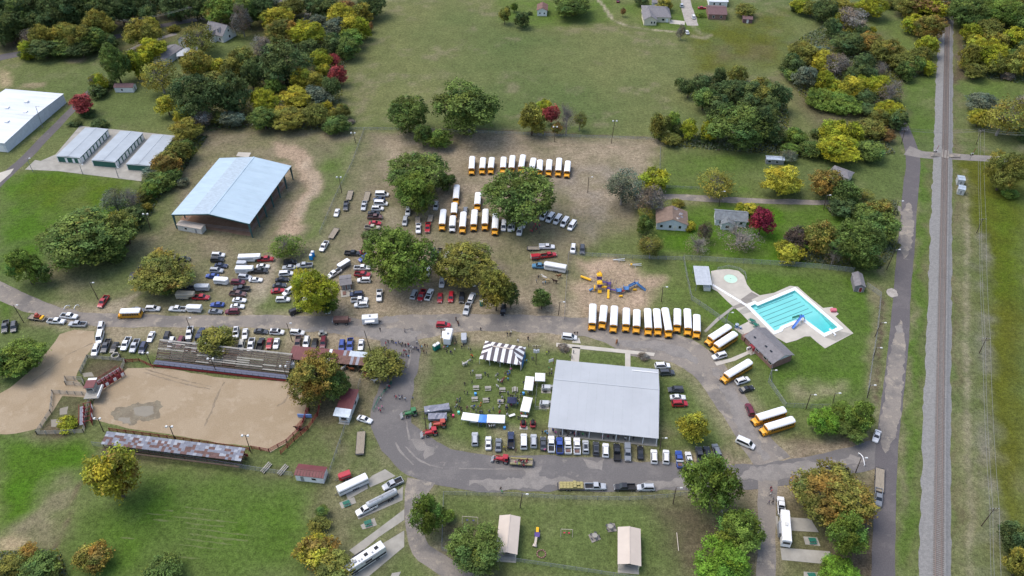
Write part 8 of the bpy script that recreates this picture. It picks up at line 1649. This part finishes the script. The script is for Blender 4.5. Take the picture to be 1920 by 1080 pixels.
# ------------------------------------------------------------------ railway
RAIL = smooth_line([Vector((*P(x, y).xy, 0)) for x, y in ((1757.5,1150),(1761,810),(1766,540),(1771.5,270),(1774,135),(1776.5,30),(1781,-40))], 3.0)
def resample(line, step):
    out = [line[0]]; acc = 0.0
    for a, b in zip(line[:-1], line[1:]):
        d = (b-a).length; t = step-acc
        while t <= d: out.append(a.lerp(b, t/d)); t += step
        acc = d-(t-step)
    return out
def offset(line, o):
    res = []
    for i, p in enumerate(line):
        a = line[max(i-1, 0)]; b = line[min(i+1, len(line)-1)]; t = (b-a).normalized(); res.append(p+Vector((t.y, -t.x, 0))*o)
    return res
def railway():
    ln = resample(RAIL, 2.0); mb = MB(); prof = ((-4.5, .0), (-3.3, .22), (-1.7, .5), (1.7, .5), (2.4, .2), (3.2, .0)); rings = [offset(ln, o) for o, z in prof]
    n = len(ln); a = np.array([(p.x, p.y) for p in ln]); w1 = (fbm(a[:, 0], a[:, 1], 4, 77)-.5)*1.6; w2 = (fbm(a[:, 0]+99, a[:, 1], 4, 78)-.5)*1.2; V = []
    for r, (o, z) in enumerate(prof):
        for i, p in enumerate(rings[r]):
            t = (ln[min(i+1, n-1)]-ln[max(i-1, 0)]).normalized(); s = Vector((t.y, -t.x, 0))*(w1[i] if r == 0 else (w2[i] if r == 5 else 0)); V.append((p.x+s.x, p.y+s.y, z+.01))
    mb.v = V
    for r in range(len(prof)-1):
        for i in range(n-1): mb.f.append((r*n+i, (r+1)*n+i, (r+1)*n+i+1, r*n+i+1)); mb.mi.append(0)
    mb.build('railway_bed', ['ballast', 'ballast_dark'], None, kind='structure')
    t = thing('railway_track', 'single railway track on grey ballast running past the highway', 'railway', (ln[0].x, ln[0].y, 0)); c = Vector((ln[0].x, ln[0].y, 0))
    ties = resample(RAIL, .6); tie = MB().box(-1.3, 1.3, -.115, .115, .44, .60).mesh('tie', 'tie_wood'); far = MB(); k = 0
    for i, p in enumerate(ties[:-1]):
        d = ties[i+1]-p; rz = math.atan2(d.y, d.x)-math.pi/2
        if p.y < 105: far_hit = True
        if p.y >= 105 and k < 300: put('tie', tie, t, (p.x-c.x, p.y-c.y, RNG.uniform(-.02, .01)), rz+RNG.uniform(-.02, .02)); k += 1
        else:
            u = Vector((math.cos(rz), math.sin(rz), 0))*1.3; w = Vector((-math.sin(rz), math.cos(rz), 0))*.115; q = p-c
            far.hexa([q-u-w+Vector((0, 0, .44)), q+u-w+Vector((0, 0, .44)), q+u+w+Vector((0, 0, .44)), q-u+w+Vector((0, 0, .44)), q-u-w+Vector((0, 0, .61)), q+u-w+Vector((0, 0, .61)), q+u+w+Vector((0, 0, .61)), q-u+w+Vector((0, 0, .61))])
    far.build('far_ties', 'tie_wood', t, kind='stuff')
    for o in (-.75, .75):
        r = [p-c for p in offset(ln, o)]; mb = MB(); rings = []
        for i, p in enumerate(r):
            d = (r[min(i+1, n-1)]-r[max(i-1, 0)]).normalized(); s = Vector((d.y, -d.x, 0))*.06; rings.append([p-s+Vector((0, 0, .6)), p+s+Vector((0, 0, .6)), p+s+Vector((0, 0, .78)), p-s+Vector((0, 0, .78))])
        mb.loft(rings).build('rail', 'rail_steel', t)
    # level crossing planks
    for o in (-1.15, 0, 1.15):
        p0, p1 = P(1772.5,284), P(1771,299); q = offset([p0, p1], o); MB().bar(q[0]-c+Vector((0, 0, .66)), q[1]-c+Vector((0, 0, .66)), .95 if o == 0 else .6, .14).build('crossing_panel', 'concrete_dark', t)
railway()
slab('crossing_ramp', [(1745,287),(1800,291),(1800,297),(1745,295)], 'asphalt_worn', .5)
for px, py, lab in ((1750,294,'railway crossing signal mast on the highway side'), (1818,300,'railway crossing signal mast beyond the track')):
    p = P(px, py); t = thing('crossing_signal', lab, 'signal', (p.x, p.y, 0)); MB().tube((0, 0, 0), (0, 0, 3.6), .09).build('mast', 'greymetal', t); MB().bar((-.6, 0, 3.0), (.6, 0, 3.5), .18, .04).bar((-.6, 0, 3.5), (.6, 0, 3.0), .18, .04).build('crossbuck', 'white', t); MB().box(-.7, -.3, -.1, .1, 2.3, 2.7).box(.3, .7, -.1, .1, 2.3, 2.7).build('lamp_pair', 'black', t); MB().bar((0, .1, 1.0), (.6, .1, 5.6), .1, .12).build('gate_arm', 'red_paint', t)
# ------------------------------------------------------------------ poles
TOPS = {}
def pole(base, top, kind, lab, group):
    b = P(*base); th = DEP(base[1]); z = max(4.0, (base[1]-top[1])/(SCL(*base)*math.cos(th))); z = min(z*1.03, 13); e = P(top[0], top[1], z)-b; tilt = Vector((max(-1.2, min(1.2, e.x)), max(-.6, min(.6, e.y)), z))
    t = thing('light_pole' if kind != 'utility' else 'utility_pole', lab, 'pole', (b.x, b.y, 0), 0, group); MB().tube((0, 0, 0), tilt, .15, .1, 7).build('pole', 'wood_pole' if kind != 'steel' else 'greymetal', t); c = tilt
    if kind == 'flood':
        MB().bar(c+Vector((-.9, 0, -.1)), c+Vector((.9, 0, -.1)), .1).build('cross_arm', 'greymetal', t)
        for x in (-.8, .8): q = c+Vector((x, -.2, .1)); MB().hexa([q+Vector(v) for v in ((-.3,-.35,-.2),(.3,-.35,-.2),(.25,.2,-.1),(-.25,.2,-.1),(-.3,-.3,.3),(.3,-.3,.3),(.2,.25,.2),(-.2,.25,.2))]).build('flood_lamp', 'lamp_glass', t)
    elif kind in ('lamp', 'steel'):
        MB().bar(c+Vector((0, 0, -.1)), c+Vector((1.2, -.2, .25)), .07).build('lamp_arm', 'greymetal', t); q = c+Vector((1.3, -.22, .25)); MB().hexa([q+Vector(v) for v in ((-.35,-.2,-.1),(.4,-.2,-.1),(.4,.2,-.1),(-.35,.2,-.1),(-.25,-.12,.12),(.3,-.12,.12),(.3,.12,.12),(-.25,.12,.12))]).build('lamp_head', 'lamp_glass', t)
    elif kind == 'utility':
        for dz in (-.3, -1.1): MB().bar(c+Vector((-1.2, 0, dz)), c+Vector((1.2, 0, dz)), .12, .14).build('cross_arm', 'wood_pole', t)
        for x in (-1.1, -.4, .4, 1.1): MB().tube(c+Vector((x, 0, -.25)), c+Vector((x, 0, .05)), .05).build('insulator', 'white', t)
    TOPS[base] = Vector((b.x, b.y, 0))+c
    return t
GP = 'light poles of the fairground'
for base, top, kind, where in (((184,561),(168,530),'lamp','beside the red pickup above the road'), ((45,605),(25,572),'lamp','beside the two dark vehicles at the sand lane'), ((362,629),(349,596),'lamp','behind the bleachers next to the road'), ((227,672),(217,650),'lamp','beside the round feed ring'),
     ((284,685),(273,661),'flood','at the end of the bleachers by the pens'), ((406,698),(395,672),'flood','in front of the bleachers centre'), ((539,713),(531,686),'flood','at the stable end of the bleachers'), ((194,809),(183,784),'flood','at the corner of the grandstand by the chute'), ((330,829),(318,799),'flood','at the middle of the grandstand'), ((471,849),(460,816),'flood','at the far end of the grandstand'),
     ((695,659),(683,620),'none','leaning by the stable corner'), ((548,640),(537.5,606),'lamp','between cars above the stable'), ((829,644),(827,616),'lamp','next to the food trailer'), ((799,805),(795,770),'lamp','beside the tractors'),
     ((975,952),(979,926),'lamp','inside the park fence near the slide'), ((1262,944),(1268,914),'lamp','inside the park fence beside the big pine'), ((1237,844),(1240,821),'lamp','at the hall corner by the parked cars'), ((1511,767),(1520,740),'lamp','in the pool field fence line'), ((1559,766),(1566,737),'lamp','in the pool field corner by the pines'),
     ((1626,746),(1632,722),'lamp','on the pool fence beside the highway bend'), ((1636,675),(1644,652),'lamp','on the pool fence half way along the highway'), ((1640,632),(1652,605),'lamp','on the pool fence near the deck corner'), ((1604,886),(1615,858),'lamp','at the fairground gate'), ((1447,716),(1447,694),'steel','at the bathhouse end'),
     ((1532,365),(1539,342),'lamp','beside the rusty tree at the house drive'), ((1544,394),(1550,366),'lamp','below the house drive'), ((1675,402),(1686,377),'lamp','at the drive entrance on the highway'), ((1662,506),(1679,468),'lamp','on the highway verge by the dark trees'), ((1102,361),(1104,332),'lamp','alone in the dirt lot'), ((1348,387),(1352,359),'lamp','beside the old house drive'),
     ((1240,566),(1243,538),'lamp','beside the playground'), ((1047,591),(1050,566),'lamp','at the playground fence beside the road'), ((1040,266),(1041,238),'flood','before the red autumn tree'), ((1146,269),(1153,228),'flood','on the far edge of the dirt lot'), ((641,362),(635.5,332),'flood','on the diagonal fence by the covered arena'), ((667,268),(662,249),'flood','at the top of the diagonal fence'),
     ((282,430),(273,401),'flood','by the hedgerow behind the grass lot'), ((155,326),(149,309),'steel','before the first storage shed'), ((222,333),(216,314),'steel','before the middle storage shed'), ((62,322),(50,297),'steel','at the storage lane corner'), ((80,239),(66,201),'steel','beside the white warehouse'), ((1361,604),(1366,586),'steel','on the walk to the pool')):
    w = dict(flood='tall wooden pole with twin white floodlights', lamp='wooden pole with a single street lamp', none='plain leaning wooden pole', steel='slim grey steel lamp pole')[kind]; pole(base, top, kind, f'{w} {where}', GP)
GU = 'utility poles'
UT = [((1690,270),(1697,243),'at the wood end beside the highway'), ((1830,271),(1841,244),'beyond the level crossing'), ((1831,437),(1843,410),'beside the green field across the track, nearer the cabins'), ((1836,662),(1850,634),'in the grey weeds across the track'), ((1840,986),(1865,953),'across the track opposite the grey pickup'),
      ((204,41),(197,17),'in front of the dark wood'), ((237,67),(229,40),'beside the back road near the golden tree'), ((362,50),(355,16),'on the back road behind the dormer house'), ((1005,683),(1006,648),'with transformers beside the striped tent')]
for base, top, where in UT: pole(base, top, 'utility', f'wooden utility pole with cross arms {where}', GU)
tp = TOPS[(1005,683)]; _t = [o for o in COL.objects if o.get('label', '').endswith('beside the striped tent') and 'transformers' in o.get('label', '')][0]
for x, y in ((-.6, -.3), (.6, -.3), (0, -.5)): q = tp-Vector((_t.location.x, _t.location.y, 0)); MB().tube((q.x+x, q.y+y, q.z-2.6), (q.x+x, q.y+y, q.z-1.5), .35, .35, 10).build('transformer', 'alum', _t)
def wires(a, b, lab, xs=(-1.1, .4, 1.1), sag=1.0):
    t = thing('power_line', lab, 'power line', (a.x, a.y, 0), 0, 'power lines')
    d = (b-a); s = Vector((d.y, -d.x, 0)).normalized()
    for x in xs:
        mb = MB(); n = 10; pts = [a.lerp(b, i/n)+s*x+Vector((0, 0, -4*sag*(i/n)*(1-i/n)))-Vector((a.x, a.y, 0)) for i in range(n+1)]
        for p, q in zip(pts[:-1], pts[1:]): mb.tube(p, q, .035, .035, 4, caps=False)
        mb.build('wire', 'sky_wire', t)
k = [TOPS[u[0]] for u in UT]
wires(k[0], k[1], 'power line crossing the railway near the level crossing'); wires(k[1], k[2], 'power line span from the crossing past the signal cabins'); wires(k[2], k[3], 'power line span beside the green field across the track'); wires(k[3], k[4], 'power line span over the grey weeds across the track'); wires(k[4], k[4]+(k[4]-k[3])*.6, 'power line span running on past the last pole')
wires(k[1], P(1960, 250, 9), 'power line running on beyond the crossing to the far field'); wires(k[5], k[6], 'power line between the two poles by the golden tree'); wires(k[6], k[7], 'power line span along the back road to the dormer house'); wires(k[5], P(-60, 60, 9), 'power line span along the dark wood')
# ------------------------------------------------------------------ chain-link fences
def fence(lab, line, h=1.8, step=3.0):
    pts = [P(*q) for q in line]; o = pts[0]; t = thing('chain_link_fence', lab, 'fence', (o.x, o.y, 0), 0, 'chain-link fences')
    post = MB().tube((0, 0, 0), (0, 0, h+.05), .05, .05, 5).mesh('post', 'galv_dull')
    for a, b in zip(pts[:-1], pts[1:]):
        a = a-o; b = b-o; n = max(1, round((b-a).length/step))
        for i in range(n+1 if b == pts[-1]-o else n): q = a.lerp(b, i/n); put('post', post, t, (q.x, q.y, 0))
        MB().tube((a.x, a.y, h), (b.x, b.y, h), .035, .035, 4).build('top_rail', 'galv_dull', t)
        MB().quad((a.x, a.y, .03), (b.x, b.y, .03), (b.x, b.y, h), (a.x, a.y, h)).build('mesh_panel', 'chain_link', t)
fence('tall chain-link fence along the upper side of the pool lawn', [(1281,487),(1360,492),(1460,498),(1540,504),(1600,511)], 2.2)
fence('chain-link fence between playground lawn and pool', [(1281,487),(1289,530),(1296,563),(1325,582),(1372,616),(1392,632)], 2.0)
fence('chain-link fence between pool lawn and highway', [(1624,538),(1650,556),(1644,620),(1634,680),(1625,746)], 2.0)
fence('chain-link fence around the lower pool field', [(1447,692),(1440,717),(1472,764),(1520,766),(1560,766)], 2.0)
fence('chain-link fence on the upper side of the playground', [(1066,478),(1170,484),(1281,488)], 1.6)
fence('chain-link fence on the left side of the playground', [(1066,478),(1062,530),(1058,600)], 1.5)
fence('chain-link fence along the upper side of the fenced park', [(832,928),(960,930),(1060,936),(1180,938),(1250,933),(1300,927)], 1.6)
fence('chain-link fence on the left side of the fenced park', [(832,928),(829,1032),(880,1046)], 1.6)
fence('chain-link fence along the lower side of the fenced park', [(900,1046),(960,1052),(1057,1066),(1150,1080),(1200,1088)], 1.6)
fence('short chain-link fence under the big park pine', [(1348,945),(1356,976)], 1.6)
fence('chain-link fence behind the patchwork grandstand', [(175,836),(250,846),(350,862),(480,883),(549,893)], 1.9)
fence('chain-link fence from the red-roofed building up to the booth', [(616,897),(632,850),(645,812),(652,790)], 1.9)
fence('chain-link fence from the stable to the red shed', [(672,730),(680,705),(684,692)], 1.8)
fence('diagonal chain-link fence between covered arena and dirt lot', [(684,244),(660,310),(630,370),(600,440)], 1.6)
fence('chain-link fence around the air units of the hall', [(1008,715),(1003,768),(1024,771)], 1.6)
fence('wire fence behind the far row of buses', [(655,243),(760,244),(930,250),(1100,258),(1225,262)], 1.2)
fence('curved low chain-link fence round the wading pool', [(1345,506),(1365,502),(1385,506),(1396,514),(1399,526)], 1.2)
fence('wire fence along the house lawn edge', [(1238,280),(1236,352),(1310,355)], 1.2)
# gate arms, white hoops at the entrances
def hoop(lab, a, b, h):
    p, q = P(*a), P(*b); d = q-p; t = thing('entrance_arm', lab, 'gate', (p.x, p.y, 0), math.atan2(d.y, d.x), 'white entrance arms'); L = d.length; pts = [Vector((L*i/8, 0, .6+h*math.sin(math.pi*i/8))) for i in range(9)]; mb = MB()
    for u, v in zip(pts[:-1], pts[1:]): mb.tube(u, v, .13, .13, 6)
    mb.build('arm', 'white', t); MB().tube((0, 0, 0), (0, 0, .7), .12).tube((L, 0, 0), (L, 0, .7), .12).build('post', 'white', t)
hoop('white curved entrance arm across the fairground gate by the highway', (1609,852), (1620,874), 1.0)
hoop('white entrance arm above the road near the sand lane', (121,581), (131,575), .5); hoop('white entrance arm beside the red pickup verge', (140,581), (148,574), .5); hoop('white entrance arm below the road near the parked pickups', (119,609), (125,602), .5)
# parked horse rail, road barrier and small things
for a, b, lab, m in (((715,745),(735,720),'green pipe hitching rail along the curving road','green_paint'), ((700,772),(712,748),'green pipe hitching rail nearer the booth','green_paint'), ((681,705),(695,703),'red pipe hitching rail below the stable','red_paint')):
    p, q = P(*a), P(*b); d = q-p; t = thing('hitching_rail', lab, 'rail', (p.x, p.y, 0), math.atan2(d.y, d.x)); L = d.length
    for z in (.5, 1.0, 1.4): MB().tube((0, 0, z), (L, 0, z), .05, .05, 5).build('rail', m, t)
    for i in range(5): MB().tube((L*i/4, 0, 0), (L*i/4, 0, 1.45), .06).build('post', m, t)
